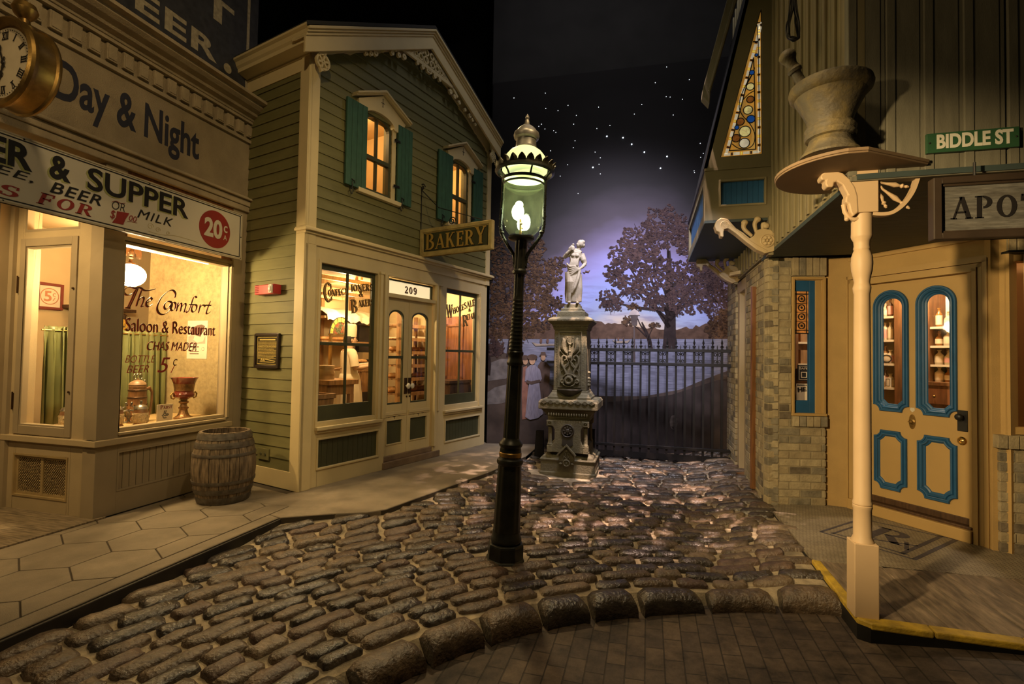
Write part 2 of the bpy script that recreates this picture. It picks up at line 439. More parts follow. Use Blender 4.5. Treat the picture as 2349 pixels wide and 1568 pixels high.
def pen(mb, P, d, thin, thick, ext=0.003, du=0.0, dz=0.0, ang=math.radians(40)):
    """a pen stroke through wall points, broad on the down strokes"""
    C = catmull(P, 6); L, R = [], []
    for i, p in enumerate(C):
        a = C[max(i - 1, 0)]; b = C[min(i + 1, len(C) - 1)]
        tx, tz = b[0] - a[0], b[1] - a[1]; l = math.hypot(tx, tz) or 1e-9
        tx, tz = tx / l, tz / l
        w = thin + (thick - thin) * abs(math.sin(math.atan2(tz, tx) - ang)) ** 1.6
        if i in (0, len(C) - 1): w = thin
        L.append((p[0] - tz * w / 2 + du, d + ext, p[1] + tx * w / 2 + dz)); R.append((p[0] + tz * w / 2 + du, d + ext, p[1] - tx * w / 2 + dz))
    L2 = [(a, d, c) for a, _, c in L]; R2 = [(a, d, c) for a, _, c in R]
    mb.strip([L2, L, R, R2], False)
    return mb
# ================================================================== THE SETTING
def brick_mat(name, c1, c2, mortar, bw, bh, msize, rot=0.0, axis='XY', bump=0.6, rough=0.8, var=0.5, offset=0.5):
    m = bpy.data.materials.new(name); m.use_nodes = True
    nt = m.node_tree; N = nt.nodes; L = nt.links; b = N['Principled BSDF']
    b.inputs['Roughness'].default_value = rough
    b.inputs['Specular IOR Level'].default_value = 0.3
    tc = N.new('ShaderNodeNewGeometry'); mp = N.new('ShaderNodeMapping')
    L.new(tc.outputs['Position'], mp.inputs['Vector'])
    mp.vector_type = 'TEXTURE' if False else 'POINT'
    mp.inputs['Rotation'].default_value = rot if isinstance(rot, tuple) else (0, 0, rot)
    bt = N.new('ShaderNodeTexBrick'); bt.inputs['Scale'].default_value = 1.0; bt.offset = offset
    bt.inputs['Brick Width'].default_value = bw; bt.inputs['Row Height'].default_value = bh; bt.inputs['Mortar Size'].default_value = msize
    bt.inputs['Mortar Smooth'].default_value = 0.3; bt.inputs['Bias'].default_value = 0.0
    bt.inputs['Color1'].default_value = tuple(c1) + (1,); bt.inputs['Color2'].default_value = tuple(c2) + (1,); bt.inputs['Mortar'].default_value = tuple(mortar) + (1,)
    L.new(mp.outputs['Vector'], bt.inputs['Vector'])
    nz = N.new('ShaderNodeTexNoise'); nz.inputs['Scale'].default_value = 7; nz.inputs['Detail'].default_value = 8; nz.inputs['Roughness'].default_value = 0.7
    L.new(tc.outputs['Position'], nz.inputs['Vector'])
    rp = N.new('ShaderNodeValToRGB'); rp.color_ramp.elements[0].position = 0.32; rp.color_ramp.elements[1].position = 0.68
    rp.color_ramp.elements[0].color = (1 - var,) * 3 + (1,); rp.color_ramp.elements[1].color = (1 + var * 0.6,) * 3 + (1,)
    L.new(nz.outputs['Fac'], rp.inputs['Fac'])
    mx = N.new('ShaderNodeMix'); mx.data_type = 'RGBA'; mx.blend_type = 'MULTIPLY'; mx.inputs[0].default_value = 1.0
    L.new(bt.outputs['Color'], mx.inputs[6]); L.new(rp.outputs['Color'], mx.inputs[7]); L.new(mx.outputs[2], b.inputs['Base Color'])
    ma = N.new('ShaderNodeMath'); ma.operation = 'MULTIPLY_ADD'; ma.inputs[1].default_value = -1.0
    L.new(bt.outputs['Fac'], ma.inputs[0]); L.new(nz.outputs['Fac'], ma.inputs[2])
    bp = N.new('ShaderNodeBump'); bp.inputs['Strength'].default_value = bump; bp.inputs['Distance'].default_value = 0.012
    L.new(ma.outputs[0], bp.inputs['Height']); L.new(bp.outputs['Normal'], b.inputs['Normal'])
    MATS[name] = m
    return m
BRK = -0.09                                                  # the brick street lies a step below the cobbles
WALK = 0.12                                                  # pavements and the shop platform
m_paver = brick_mat('worn street brick', (0.105, 0.074, 0.050), (0.062, 0.045, 0.034), (0.034, 0.025, 0.018), 0.20, 0.098, 0.004, rot=math.pi / 2, rough=0.62, var=0.75)
def brick_z(x):
    t = min(1, max(0, (x + 0.3) / 2.4)); return BRK + 0.165 * t * t * (3 - 2 * t)
mb = MB(); mb.strip([[(-2.2 + 0.2 * i, y, brick_z(-2.2 + 0.2 * i)) for i in range(42)] for y in (-1.0, 0.5, 2.0, 3.55)], False, 0, True)
tag(mb.build('street_bricks', m_paver), kind='structure')
def rise(x, y):
    """the cobbles rise towards the platform and the pavements"""
    t = min(1, max(0, (x - 0.45) / 0.65)); g = 0.095 * t * t * (3 - 2 * t)
    xl = -2.96 if y < 3.58 else (-2.96 + (y - 3.58) * 1.6 if y < 4.02 else (-2.25 + (y - 4.02) * .25 if y < 5.8 else -1.75))
    m = 0.03 if y < 3.0 else (0.03 + (y - 3.0) * .07 if y < 3.7 else 0.08)
    t = min(1, max(0, 1 - (x - xl) / 0.7)); return max(g, m * t * t * (3 - 2 * t))
# --- cobbles: concentric courses sweeping round the brick circle
CC = Vector((0.85, 1.10)); R0 = 2.30
m_mortar = M('sandy mortar', (0.36, 0.29, 0.19), 0.95, var=0.35, scale=14, bump=0.5, bscale=90, dirt=(0.06, 0.045, 0.03), dscale=3, damt=0.7)
arc = [(CC.x + (R0 + 0.03) * math.cos(a), CC.y + (R0 + 0.03) * math.sin(a)) for a in [math.radians(84 + (205 - 84) * i / 40) for i in range(41)]]
bed = [(1.10, 3.36)] + arc + [(-3.2, 0.3), (-3.2, 3.6), (-2.4, 4.0), (-2.0, 5.8), (-1.7, 7.0), (-1.7, 9.0), (1.5, 9.0), (1.3, 5.3)]
mb = MB(); A_ = [math.radians(58 + 2.0 * k) for k in range(80)]; R_ = [R0 + 0.03 + 0.12 * k for k in range(53)]
def bedp(r, a):
    x, y = CC.x + r * math.cos(a), CC.y + r * math.sin(a)
    return (x, min(y, 8.6), (-0.006 if r > R0 + .05 else BRK - .02) + rise(x, y))
mb.strip([[bedp(r, a) for a in A_] for r in R_], False, 0, True)
tag(mb.build('street_mortar_bed', m_mortar), kind='structure')
def inside_street(x, y):
    if x > 1.10 + (0.10 if y > 5.25 else 0.0): return False
    if y < 3.58: return x > -2.93
    if y < 4.02: return x > -2.93 + (y - 3.58) / 0.44 * 0.70
    if y < 5.78: return x > -2.20 + (y - 4.02) / 1.76 * 0.44
    if y < 6.9: return x > -1.74 + (y - 5.78) * 0.1
    return y < 8.3 and x > -1.55
def cobble(mb, c, tx, ty, L, W, H, z0, mi, rnd):
    """one worn sett: nearly rectangular plan with rounded corners, flat domed top; axes t (long) and n (short)"""
    nx, ny = -ty, tx
    AU = (-1, -.93, -.72, -.36, 0, .36, .72, .93, 1); AV = (-1, -.94, -.60, 0, .60, .94, 1)
    HA = (0, .55, .90, .98, 1, .98, .90, .55, 0); HV = (0, .50, .90, 1, .90, .50, 0)
    skew = rnd.uniform(-.10, .10); tap = rnd.uniform(-.10, .10); bow = rnd.uniform(-.010, .010); tl = rnd.uniform(-.25, .25)
    w1, w2 = rnd.uniform(0, 6.28), rnd.uniform(0, 6.28)
    vs = []
    for i, a in enumerate(AU):
        for j, b in enumerate(AV):
            k = 1.0 - .13 * (abs(a) ** 6) * (abs(b) ** 4)
            pu, pv = a * k, b * (k - .22 * abs(a) ** 9) + .05 * math.sin(2.3 * a + w1)
            h = -0.03 if i in (0, 8) or j in (0, 6) else H * min(HA[i], HV[j]) ** .8 + rnd.uniform(-.005, .005) + tl * pv * .02
            du = pu * L / 2 + skew * pv * W + rnd.uniform(-.006, .006); dv = pv * W / 2 * (1 + tap * pu) + bow * (1 - pu * pu) + .005 * math.sin(4.0 * pu + w2 + j)
            x, y = c[0] + tx * du + nx * dv, c[1] + ty * du + ny * dv
            vs.append((x, y, z0 + h + rise(x, y)))
    n = len(AV)
    mb.add(vs, [(i * n + j, (i + 1) * n + j, (i + 1) * n + j + 1, i * n + j + 1) for i in range(8) for j in range(n - 1)], mi, True)
STONE = [M('brown granite sett', (0.120, 0.084, 0.053), 0.36, var=0.45, scale=22, bump=1.0, bscale=55, spec=0.5, dirt=(0.035, 0.026, 0.02), dscale=6, damt=0.6),
         M('dark granite sett', (0.045, 0.036, 0.028), 0.28, var=0.5, scale=26, bump=1.0, bscale=45, spec=0.6, dirt=(0.13, 0.10, 0.07), dscale=9, damt=0.35),
         M('tan granite sett', (0.170, 0.122, 0.076), 0.42, var=0.4, scale=20, bump=0.8, bscale=60, spec=0.45, dirt=(0.05, 0.037, 0.026), dscale=6, damt=0.6),
         M('reddish granite sett', (0.110, 0.070, 0.048), 0.42, var=0.4, scale=20, bump=0.8, bscale=60, spec=0.45, dirt=(0.04, 0.03, 0.024), dscale=6, damt=0.6)]
rnd = random.Random(11)
cob = MB(); edge = MB()
# the border course: larger blocks with an exposed front face towards the bricks
a = math.radians(83.0)
while a < math.radians(200):
    Ls = rnd.uniform(0.30, 0.42); da = Ls / R0; m = a + da / 2
    r = R0 + 0.085
    x, y = CC.x + r * math.cos(m), CC.y + r * math.sin(m)
    if x < 1.12:
        tx, ty = -math.sin(m), math.cos(m)
        # block body (front face) and domed top
        loops = []
        for (ro, z, k) in ((-0.085, BRK - 0.02, 1.0), (-0.092, BRK + 0.045, 0.99), (-0.080, 0.000, 0.97), (-0.055, 0.026, 0.93), (0.0, 0.036 + rnd.uniform(-.004, .006), 0.9), (0.06, 0.026, 0.92), (0.085, -0.02, 0.96)):
            lp = []
            for q in range(9):
                e = -1 + 2 * q / 8; f = e * (1 - 0.06 * abs(e) ** 5)
                am = m + (Ls / 2 - 0.008) / R0 * f * k
                rr = R0 + 0.085 + ro + rnd.uniform(-.005, .005) - 0.012 * abs(e) ** 6
                zz = z - (0.022 * abs(e) ** 7 if z > -0.02 else 0) + rnd.uniform(-.003, .003)
                xx, yy = CC.x + rr * math.cos(am), CC.y + rr * math.sin(am); lp.append((xx, yy, zz + rise(xx, yy)))
            loops.append(lp)
        edge.strip(loops, False, rnd.choice((0, 1, 1)), True)
        for s in (0, -1):                                      # end faces
            edge.add([l[s] for l in loops], [tuple(range(len(loops)))], 1, True)
    a += da
tag(edge.build('cobble_border', [STONE[0], STONE[1]], ang=60), kind='structure')
r = R0 + 0.20; row = 0
while r < 8.4:
    w = rnd.uniform(0.100, 0.132)
    a = math.radians(60) + rnd.uniform(0, 0.1)
    while a < math.radians(215):
        L = rnd.choice((rnd.uniform(0.20, 0.28), rnd.uniform(0.27, 0.40)))
        da = L / (r + w / 2); m = a + da / 2
        x, y = CC.x + (r + w / 2) * math.cos(m), CC.y + (r + w / 2) * math.sin(m)
        px = math.hypot(x + 1.0, y - 3.59)
        if inside_street(x, y) and y > 0.9 and px > 0.2 and not (abs(x + 0.98) < 0.42 and 6.05 < y < 7.2):
            cobble(cob, (x, y), -math.sin(m), math.cos(m), L - rnd.uniform(.012, .028), w - rnd.uniform(.0, .006), rnd.uniform(0.034, 0.048), -0.012, rnd.choices((0, 1, 2, 3), (5, 4, 2, 1))[0], rnd)
        a += da
    r += w; row += 1
tag(cob.build('street_cobbles', STONE, ang=80), kind='structure')
# --- the pavements on the left
m_conc = M('pavement concrete', (0.23, 0.185, 0.125), 0.85, var=0.18, scale=3.5, bump=0.35, bscale=150, dirt=(0.10, 0.078, 0.05), dscale=1.7, damt=0.6)
m_groove = M('pavement joints', (0.055, 0.042, 0.028), 0.95)
mb = MB(); mb.slab([(-6.0, -1), (-2.965, -1), (-2.965, 3.575), (-2.3, 4.0), (-2.24, 4.05), (-1.80, 5.78), (-1.62, 6.8), (-1.62, 7.95), (-6.0, 7.95)], -0.1, WALK - 0.008)
tag(mb.build('pavement_bed', m_groove), kind='structure')
mb = MB()
S = 0.26; n6 = [(S * math.cos(math.radians(60 * k + 30)), S * math.sin(math.radians(60 * k + 30))) for k in range(6)]
def clip(poly, a, b, c):
    out = []
    for i in range(len(poly)):
        p, q = poly[i], poly[(i + 1) % len(poly)]
        dp, dq = a * p[0] + b * p[1] - c, a * q[0] + b * q[1] - c
        if dp <= 0: out.append(p)
        if dp * dq < 0:
            t = dp / (dp - dq); out.append((p[0] + (q[0] - p[0]) * t, p[1] + (q[1] - p[1]) * t))
    return out
for i in range(-2, 10):
    for j in range(-4, 12):
        cx = -4.42 + S * math.sqrt(3) * (i + 0.5 * (j % 2)); cy = 0.55 + 1.5 * S * j
        P = [(cx + p[0] * 0.982, cy + p[1] * 0.982) for p in n6]
        for ln in ((1, 0, -3.10), (-1, 0, 4.272), (0, 1, 3.86)):
            P = clip(P, *ln)
            if len(P) < 3: break
        if len(P) >= 3: mb.slab(P, 0.0, WALK)
tag(mb.build('pavement_hexagons', m_conc, bev=0.004), kind='structure')
mb = MB(); mb.slab([(-3.095, -1), (-2.965, -1), (-2.965, 3.575), (-3.095, 3.62)], -0.1, WALK)
mb.slab([(-3.095, 3.625), (-2.955, 3.585), (-2.62, 3.80), (-2.35, 3.93), (-2.24, 4.06), (-1.80, 5.78), (-1.62, 6.8), (-1.62, 7.95), (-2.6, 7.95), (-2.6, 7.6), (-3.4, 4.2), (-4.29, 4.45), (-4.29, 3.868), (-3.1, 3.868)], -0.1, WALK)
tag(mb.build('pavement_bakery', m_conc, bev=0.012), kind='structure')
mb = MB(); mb.box(-2.965, -2.945, -1, 3.58, -0.1, WALK - 0.012)
tag(mb.build('kerb_left', M('black kerb iron', (0.02, 0.016, 0.012), 0.5, var=0.3), bev=0.006), kind='structure')
# recess floor of the saloon: old boards
m_deck = M('worn threshold boards', (0.20, 0.15, 0.09), 0.7, var=0.5, scale=5, stretch=(1.5, 14, 1), bump=0.4, bscale=60)
mb = MB()
for k in range(12):
    mb.box(-6.2, -4.285, 0.75 + k * 0.2, 0.75 + k * 0.2 + 0.196, 0.02, WALK + 0.012)
mb.box(-4.285, -4.262, 0.75, 3.13, 0.02, WALK + 0.014)
tag(mb.build('saloon_recess_floor', m_deck, bev=0.003), kind='structure')
# --- hall shell
m_black = M('black hall paint', (0.012, 0.011, 0.011), 0.9, var=0.3, scale=2)
mb = MB(); mb.box(-9.5, 8, -3, 11, 8.4, 8.5)
tag(mb.build('ceiling', m_black), kind='structure')
mb = MB()
for k, (z, h) in enumerate(((7.35, 0.16), (7.7, 0.1))):
    mb.box(-4.5, 4.5, 5.2 + k * 1.1, 5.4 + k * 1.1, z, z + h)
for k in range(4): mb.box(-3.6 + k * 1.7, -3.5 + k * 1.7, -1, 9.0, 7.95, 8.1)
tag(mb.build('ceiling_ducts', m_black), kind='structure')
FM = FR(-2.45, 7.58, 76.7)
mb = MB(FM); mb.box(-0.01, 7.0, -0.25, -0.03, -0.1, 8.45)
tag(mb.build('wall_back', m_black), kind='structure')
mb = MB(); mb.box(-9.5, -2.3, 9.6, 9.7, -0.1, 8.45)
tag(mb.build('wall_rear', m_black), kind='structure')
class MP(MB):
    """paint stays on the wall: nothing left of the bakery corner"""
    def add(s, vs, fs, mi=0, smooth=False):
        return MB.add(s, [(max(p[0], 0.004), p[1], p[2]) for p in vs], fs, mi, smooth)
# --- the painted mural of a lake at dusk
mural = thing('painted_mural', 'large painted mural of a lake at dusk with trees behind the gate', 'mural', (-1.0, 7.92, 0))
def paint(name, rgb, var=0.25, scale=7, rough=0.8, stretch=None): return M(name, rgb, rough, var=var, scale=scale, stretch=stretch, spec=0.15)
def sky_mat():
    m = bpy.data.materials.new('painted dusk sky'); m.use_nodes = True
    nt = m.node_tree; N = nt.nodes; L = nt.links; b = N['Principled BSDF']; b.inputs['Roughness'].default_value = 0.85; b.inputs['Specular IOR Level'].default_value = 0.1
    g = N.new('ShaderNodeNewGeometry'); sp = N.new('ShaderNodeSeparateXYZ'); L.new(g.outputs['Position'], sp.inputs[0])
    nz = N.new('ShaderNodeTexNoise'); nz.inputs['Scale'].default_value = 1.1; nz.inputs['Detail'].default_value = 4
    mp = N.new('ShaderNodeMapping'); mp.inputs['Scale'].default_value = (1, 1, 2.2); L.new(g.outputs['Position'], mp.inputs['Vector']); L.new(mp.outputs[0], nz.inputs['Vector'])
    # radial fall-off of the painted afterglow: height above the lake and distance from the afterglow
    dx = N.new('ShaderNodeMath'); dx.operation = 'MULTIPLY_ADD'; dx.inputs[1].default_value = 0.62; dx.inputs[2].default_value = 0.12; L.new(sp.outputs['X'], dx.inputs[0])
    d2 = N.new('ShaderNodeMath'); d2.operation = 'POWER'; L.new(dx.outputs[0], d2.inputs[0]); d2.inputs[1].default_value = 2
    ad = N.new('ShaderNodeMath'); ad.operation = 'ADD'; L.new(d2.outputs[0], ad.inputs[0]); L.new(sp.outputs['Z'], ad.inputs[1])
    a2 = N.new('ShaderNodeMath'); a2.operation = 'MULTIPLY_ADD'; a2.inputs[1].default_value = 0.55; L.new(nz.outputs['Fac'], a2.inputs[0]); L.new(ad.outputs[0], a2.inputs[2])
    mr = N.new('ShaderNodeMapRange'); mr.inputs['From Min'].default_value = 1.7; mr.inputs['From Max'].default_value = 6.2; L.new(a2.outputs[0], mr.inputs['Value'])
    r = N.new('ShaderNodeValToRGB'); e = r.color_ramp.elements
    stops = [(0.0, (0.62, 0.36, 0.12)), (0.09, (0.70, 0.44, 0.20)), (0.135, (0.56, 0.47, 0.40)), (0.19, (0.32, 0.37, 0.54)), (0.27, (0.28, 0.33, 0.66)), (0.35, (0.27, 0.26, 0.55)), (0.43, (0.17, 0.145, 0.26)), (0.53, (0.070, 0.060, 0.078)), (0.64, (0.034, 0.032, 0.036)), (1.0, (0.014, 0.013, 0.014))]
    e[0].position, e[0].color = stops[0][0], stops[0][1] + (1,); e[1].position, e[1].color = stops[-1][0], stops[-1][1] + (1,)
    for p, c in stops[1:-1]:
        q = e.new(p); q.color = c + (1,)
    L.new(mr.outputs[0], r.inputs['Fac'])
    # streaks of cloud low over the lake
    n2 = N.new('ShaderNodeTexNoise'); n2.inputs['Scale'].default_value = 2.4; n2.inputs['Detail'].default_value = 7; m2 = N.new('ShaderNodeMapping'); m2.inputs['Scale'].default_value = (1, 1, 5.5)
    L.new(g.outputs['Position'], m2.inputs['Vector']); L.new(m2.outputs[0], n2.inputs['Vector'])
    c2 = N.new('ShaderNodeValToRGB'); c2.color_ramp.elements[0].position = 0.50; c2.color_ramp.elements[1].position = 0.66; L.new(n2.outputs['Fac'], c2.inputs['Fac'])
    m3 = N.new('ShaderNodeMapRange'); m3.inputs['From Min'].default_value = 3.0; m3.inputs['From Max'].default_value = 2.3; m3.inputs['To Max'].default_value = 0.65; L.new(sp.outputs['Z'], m3.inputs['Value'])
    mm = N.new('ShaderNodeMath'); mm.operation = 'MULTIPLY'; L.new(c2.outputs['Color'], mm.inputs[0]); L.new(m3.outputs[0], mm.inputs[1])
    mx = N.new('ShaderNodeMix'); mx.data_type = 'RGBA'; L.new(mm.outputs[0], mx.inputs[0]); L.new(r.outputs['Color'], mx.inputs[6]); mx.inputs[7].default_value = (0.16, 0.15, 0.27, 1)
    L.new(mx.outputs[2], b.inputs['Base Color'])
    return m
def mz(px, py, d=0.0): return UZ(FM, px, py, d)
def flat(name, polys, mat, d, parent=mural, th=0.0012):
    q = MP(FM)
    for P in polys:
        P = clip(P, -1, 0, -0.004)
        if len(P) > 2: q.prism(P, d, d + th)
    return q.build(name, mat, parent, merge=False)
tl, tr = mz(1060, 208), mz(1720, 115)
flat('painted_sky', [[(-1.5, 1.6), (4.6, 1.6), (4.6, tr[1]), (-1.5, tl[1] - 0.05)]], sky_mat(), -0.028, th=0.028)
rnd = random.Random(5)
def jag(px0, px1, ytop, ybot, amp, n, seed):
    q = random.Random(seed); out = []
    for i in range(n + 1):
        x = px0 + (px1 - px0) * i / n
        y = ytop(x) if callable(ytop) else ytop
        out.append(mz(x, y + q.uniform(-amp, amp)))
    b = [mz(px1, ybot), mz(px0, ybot)]
    return out + b
m_shore = paint('painted far shore', (0.095, 0.056, 0.040), 0.35, 9)
m_lake = paint('painted lake water', (0.17, 0.175, 0.25), 0.35, 5, stretch=(1, 1, 14))
m_ground = paint('painted lakeside path', (0.075, 0.056, 0.050), 0.35, 3)
m_grass = paint('painted dark bank', (0.040, 0.031, 0.030), 0.35, 4)
flat('painted_lake', [[mz(1090, 772), mz(1760, 765), mz(1760, 940), mz(1090, 940)]], m_lake, 0.0014)
flat('painted_shore', [jag(1090, 1760, lambda x: 746 + 8 * math.sin(x * .013) - max(0, (x - 1560) * .14), 777, 4, 90, 3)], m_shore, 0.0028)
bank = [mz(1090, 800), mz(1150, 806), mz(1215, 830), mz(1260, 880), mz(1330, 905), mz(1400, 908), mz(1480, 908), mz(1560, 893), mz(1620, 868), mz(1690, 842), mz(1760, 832), mz(1760, 1200), mz(1090, 1200)]
flat('painted_bank', [[(a, max(b, 0.02)) for a, b in bank]], m_ground, 0.0040)
flat('painted_meadow', [[(a, max(b, 0.02)) for a, b in (mz(1340, 925), mz(1440, 918), mz(1540, 905), mz(1640, 873), mz(1760, 850), mz(1760, 1200), mz(1330, 1200))]], m_grass, 0.0053)
def ribbon(P, w):
    L, R = [], []
    for i, p in enumerate(P):
        a = P[max(i - 1, 0)]; b = P[min(i + 1, len(P) - 1)]
        l = math.hypot(b[0] - a[0], b[1] - a[1]) or 1e-9
        nx, nz = -(b[1] - a[1]) / l, (b[0] - a[0]) / l
        L.append((p[0] + nx * w[i] / 2, p[1] + nz * w[i] / 2)); R.append((p[0] - nx * w[i] / 2, p[1] - nz * w[i] / 2))
    return L, R
def tree(name, base_px, mat_l, mat_w, spread, ht, blobs, seed, d, lean=0.0, trunk=0.16, leafn=1500, leaf=0.024):
    """a painted tree: trunk and boughs as ribbons, foliage as small dabs of paint gathered in clumps"""
    q = random.Random(seed); w = MP(FM); f = MP(FM); x0, z0 = mz(*base_px)
    def rib(P, ws):
        L, R = ribbon(P, ws)
        w.strip([[(a, d, b) for a, b in L], [(a, d + .001, b) for a, b in L], [(a, d + .001, b) for a, b in R], [(a, d, b) for a, b in R]], False)
    top = (x0 + lean, z0 + ht)
    rib([(x0, z0), (x0 + lean * .3 + .02, z0 + ht * .35), (x0 + lean * .6, z0 + ht * .7), top], [trunk * 1.3, trunk, trunk * .75, trunk * .3])
    for bx, bz, br in blobs:
        cx, cz = mz(bx, bz)
        t = q.uniform(0.2, 0.75); sx, sz = x0 + lean * t, z0 + ht * t
        mx, mz_ = (sx + cx) / 2 + q.uniform(-.05, .05), (sz + cz) / 2 + q.uniform(-.1, .05)
        rib(catmull([(sx, sz), (mx, mz_), (cx, cz)], 4), [trunk * .42 * (1 - k / 9) for k in range(9)])
        for k in range(9):
            an = q.uniform(0, 6.28); rr = br * q.uniform(.5, 1.0)
            ex, ez = cx + rr * math.cos(an), cz + rr * math.sin(an)
            rib([(cx, cz), ((cx + ex) / 2 + q.uniform(-.03, .03), (cz + ez) / 2 + q.uniform(-.03, .03)), (ex, ez)], [.018, .011, .004])
    tot = sum(b[2] ** 2 for b in blobs)
    for bx, bz, br in blobs:
        cx, cz = mz(bx, bz)
        for k in range(int(1.7 * leafn * br * br / tot)):
            an = q.uniform(0, 6.28); rr = br * math.sqrt(q.random()) * (0.86 + 0.25 * math.sin(3 * an + seed) * math.sin(an * 5))
            px, pz = cx + rr * math.cos(an) * 1.1, cz + rr * math.sin(an) * .85
            if px < 0.03: continue
            s = leaf * q.uniform(.5, 1.25); o = q.uniform(0, 1.2); e = q.uniform(.45, 1)
            f.add([(px + s * math.cos(o + t * 1.2566) * q.uniform(.7, 1.2), d + .0012 + .0001 * (k % 5), pz + s * e * math.sin(o + t * 1.2566) * q.uniform(.7, 1.2)) for t in range(5)], [(0, 1, 2, 3, 4)], k % 2)
    t = w.build(name, mat_w, mural, recalc=False, merge=False)
    f.build('painted_leaves', mat_l, t, recalc=False, merge=False)['kind'] = 'stuff'
lv = [paint('painted plum leaves', (0.046, 0.028, 0.031), 0.3, 5), paint('painted rust leaves', (0.068, 0.040, 0.038), 0.3, 5)]
lv2 = [paint('painted brown leaves', (0.048, 0.028, 0.021), 0.3, 5), paint('painted amber leaves', (0.085, 0.048, 0.028), 0.3, 5)]
mw = paint('painted bark', (0.028, 0.019, 0.019), 0.3, 10)
tree('painted_tree', (1535, 800), lv, mw, 1, 1.55, [(1470, 560, .36), (1530, 520, .40), (1590, 560, .34), (1500, 620, .38), (1590, 640, .40), (1430, 590, .26), (1410, 630, .20), (1400, 690, .22), (1640, 690, .36), (1620, 600, .30), (1450, 660, .24), (1560, 690, .28), (1500, 690, .20), (1650, 640, .3)], 4, 0.0075, lean=-.02, trunk=.16, leafn=3300)
tree('painted_tree', (1175, 820), lv2, mw, 1, 1.2, [(1150, 610, .34), (1200, 620, .34), (1250, 640, .30), (1160, 680, .36), (1225, 690, .34), (1265, 700, .22), (1140, 740, .32), (1195, 750, .28), (1270, 610, .20), (1240, 740, .2), (1130, 560, .2), (1220, 575, .26)], 9, 0.0075, lean=.03, trunk=.15, leafn=1900)
tree('painted_tree', (1492, 800), lv2, mw, 1, .42, [(1440, 735, .10), (1455, 705, .10), (1500, 745, .08)], 12, 0.0095, lean=-.14, trunk=.06, leafn=60)
tree('painted_tree', (1690, 800), lv2, mw, 1, .5, [(1690, 730, .32), (1650, 750, .22), (1720, 700, .3)], 14, 0.0095, trunk=.08, leafn=1300)
tree('painted_tree', (1120, 860), lv, mw, 1, .5, [(1110, 790, .22), (1140, 800, .14), (1095, 830, .2)], 15, 0.0095, trunk=.05, leafn=500)
# painted people strolling on the path
def painted_person(name, polys, d):
    root = None
    for nm, mat, P in polys:
        o = flat(nm if root else name, [[mz(*p) for p in poly] for poly in P], mat, d, root or mural)
        root = root or o; d += 0.0013
m_lav = paint('painted lavender cloth', (0.25, 0.23, 0.30), 0.2, 10, stretch=(6, 6, 1)); m_skin = paint('painted skin', (0.42, 0.26, 0.17)); m_pink = paint('painted rose cloth', (0.27, 0.13, 0.10)); m_suit = paint('painted brown suit', (0.10, 0.065, 0.052))
def disc(x, y, r, r2=None, n=14): return [(x + r * math.cos(6.283 * k / n), y + (r2 or r) * math.sin(6.283 * k / n)) for k in range(n)]
painted_person('painted_lady', [('d', m_pink, [[(1200, 842), (1209, 838), (1212, 900), (1214, 958), (1198, 962), (1197, 900)]]), ('painted_head', m_skin, [disc(1205, 828, 6, 8)]), ('painted_hat', m_suit, [disc(1204, 820, 9, 6)])], 0.0110)
painted_person('painted_gentleman', [('d', m_suit, [[(1234, 838), (1240, 829), (1253, 829), (1262, 842), (1260, 880), (1262, 945), (1250, 948), (1247, 900), (1243, 946), (1236, 944), (1235, 880)]]), ('painted_head', m_skin, [disc(1246, 819, 5.5, 8)]), ('painted_hat', m_suit, [[(1236, 815), (1240, 812), (1241, 807), (1251, 807), (1252, 812), (1256, 815)]])], 0.0150)
painted_person('painted_lady', [('d', m_lav, [[(1206, 846), (1216, 837), (1228, 837), (1239, 848), (1243, 868), (1237, 878), (1241, 910), (1246, 948), (1234, 958), (1216, 962), (1205, 956), (1210, 905), (1214, 876), (1204, 874)]]), ('painted_head', m_skin, [disc(1221, 826, 7, 10)]), ('painted_hat', m_suit, [disc(1221, 819, 12, 7)]), ('painted_gloves', m_suit, [[(1208, 871), (1218, 874), (1238, 870), (1241, 875), (1220, 881), (1208, 878)]])], 0.0190)
m_boat = paint('painted boat hull', (0.30, 0.24, 0.20)); m_row = paint('painted rowers', (0.14, 0.08, 0.06))
painted_person('painted_boat', [('d', m_boat, [[(1220, 784), (1232, 788), (1270, 788), (1284, 783), (1278, 792), (1228, 793)]]), ('painted_rower', m_row, [disc(1241, 781, 3, 6), disc(1256, 781, 3, 6)])], 0.0110)
painted_person('painted_boat', [('d', m_boat, [[(1404, 779), (1412, 782), (1436, 782), (1446, 778), (1440, 786), (1410, 786)]]), ('painted_rower', m_row, [disc(1418, 777, 2, 4), disc(1430, 777, 2, 4)])], 0.0110)
painted_person('painted_street_lamp', [('d', paint('painted lamp iron', (0.09, 0.07, 0.07)), [[(1453, 745), (1456, 745), (1457, 830), (1452, 830)], [(1446, 722), (1463, 722), (1461, 745), (1449, 745)]]), ('painted_lamp_shade', paint('painted lamp shade', (0.42, 0.36, 0.36)), [[(1442, 722), (1446, 714), (1455, 708), (1464, 714), (1468, 722)]])], 0.0110)
painted_person('painted_bird', [('d', m_row, [[(1342, 620), (1349, 622), (1354, 618), (1350, 625), (1344, 624)], [(1335, 623), (1341, 624), (1345, 622), (1341, 627)]])], 0.0110)
m_rock = paint('painted boulders', (0.15, 0.135, 0.14), 0.4, 8)
flat('painted_boulder', [[mz(*p) for p in ((1110, 905), (1135, 888), (1165, 880), (1185, 893), (1180, 915), (1150, 925), (1112, 928))], [mz(*p) for p in ((1108, 838), (1150, 822), (1192, 826), (1196, 850), (1160, 868), (1108, 875))]], m_rock, 0.0068)
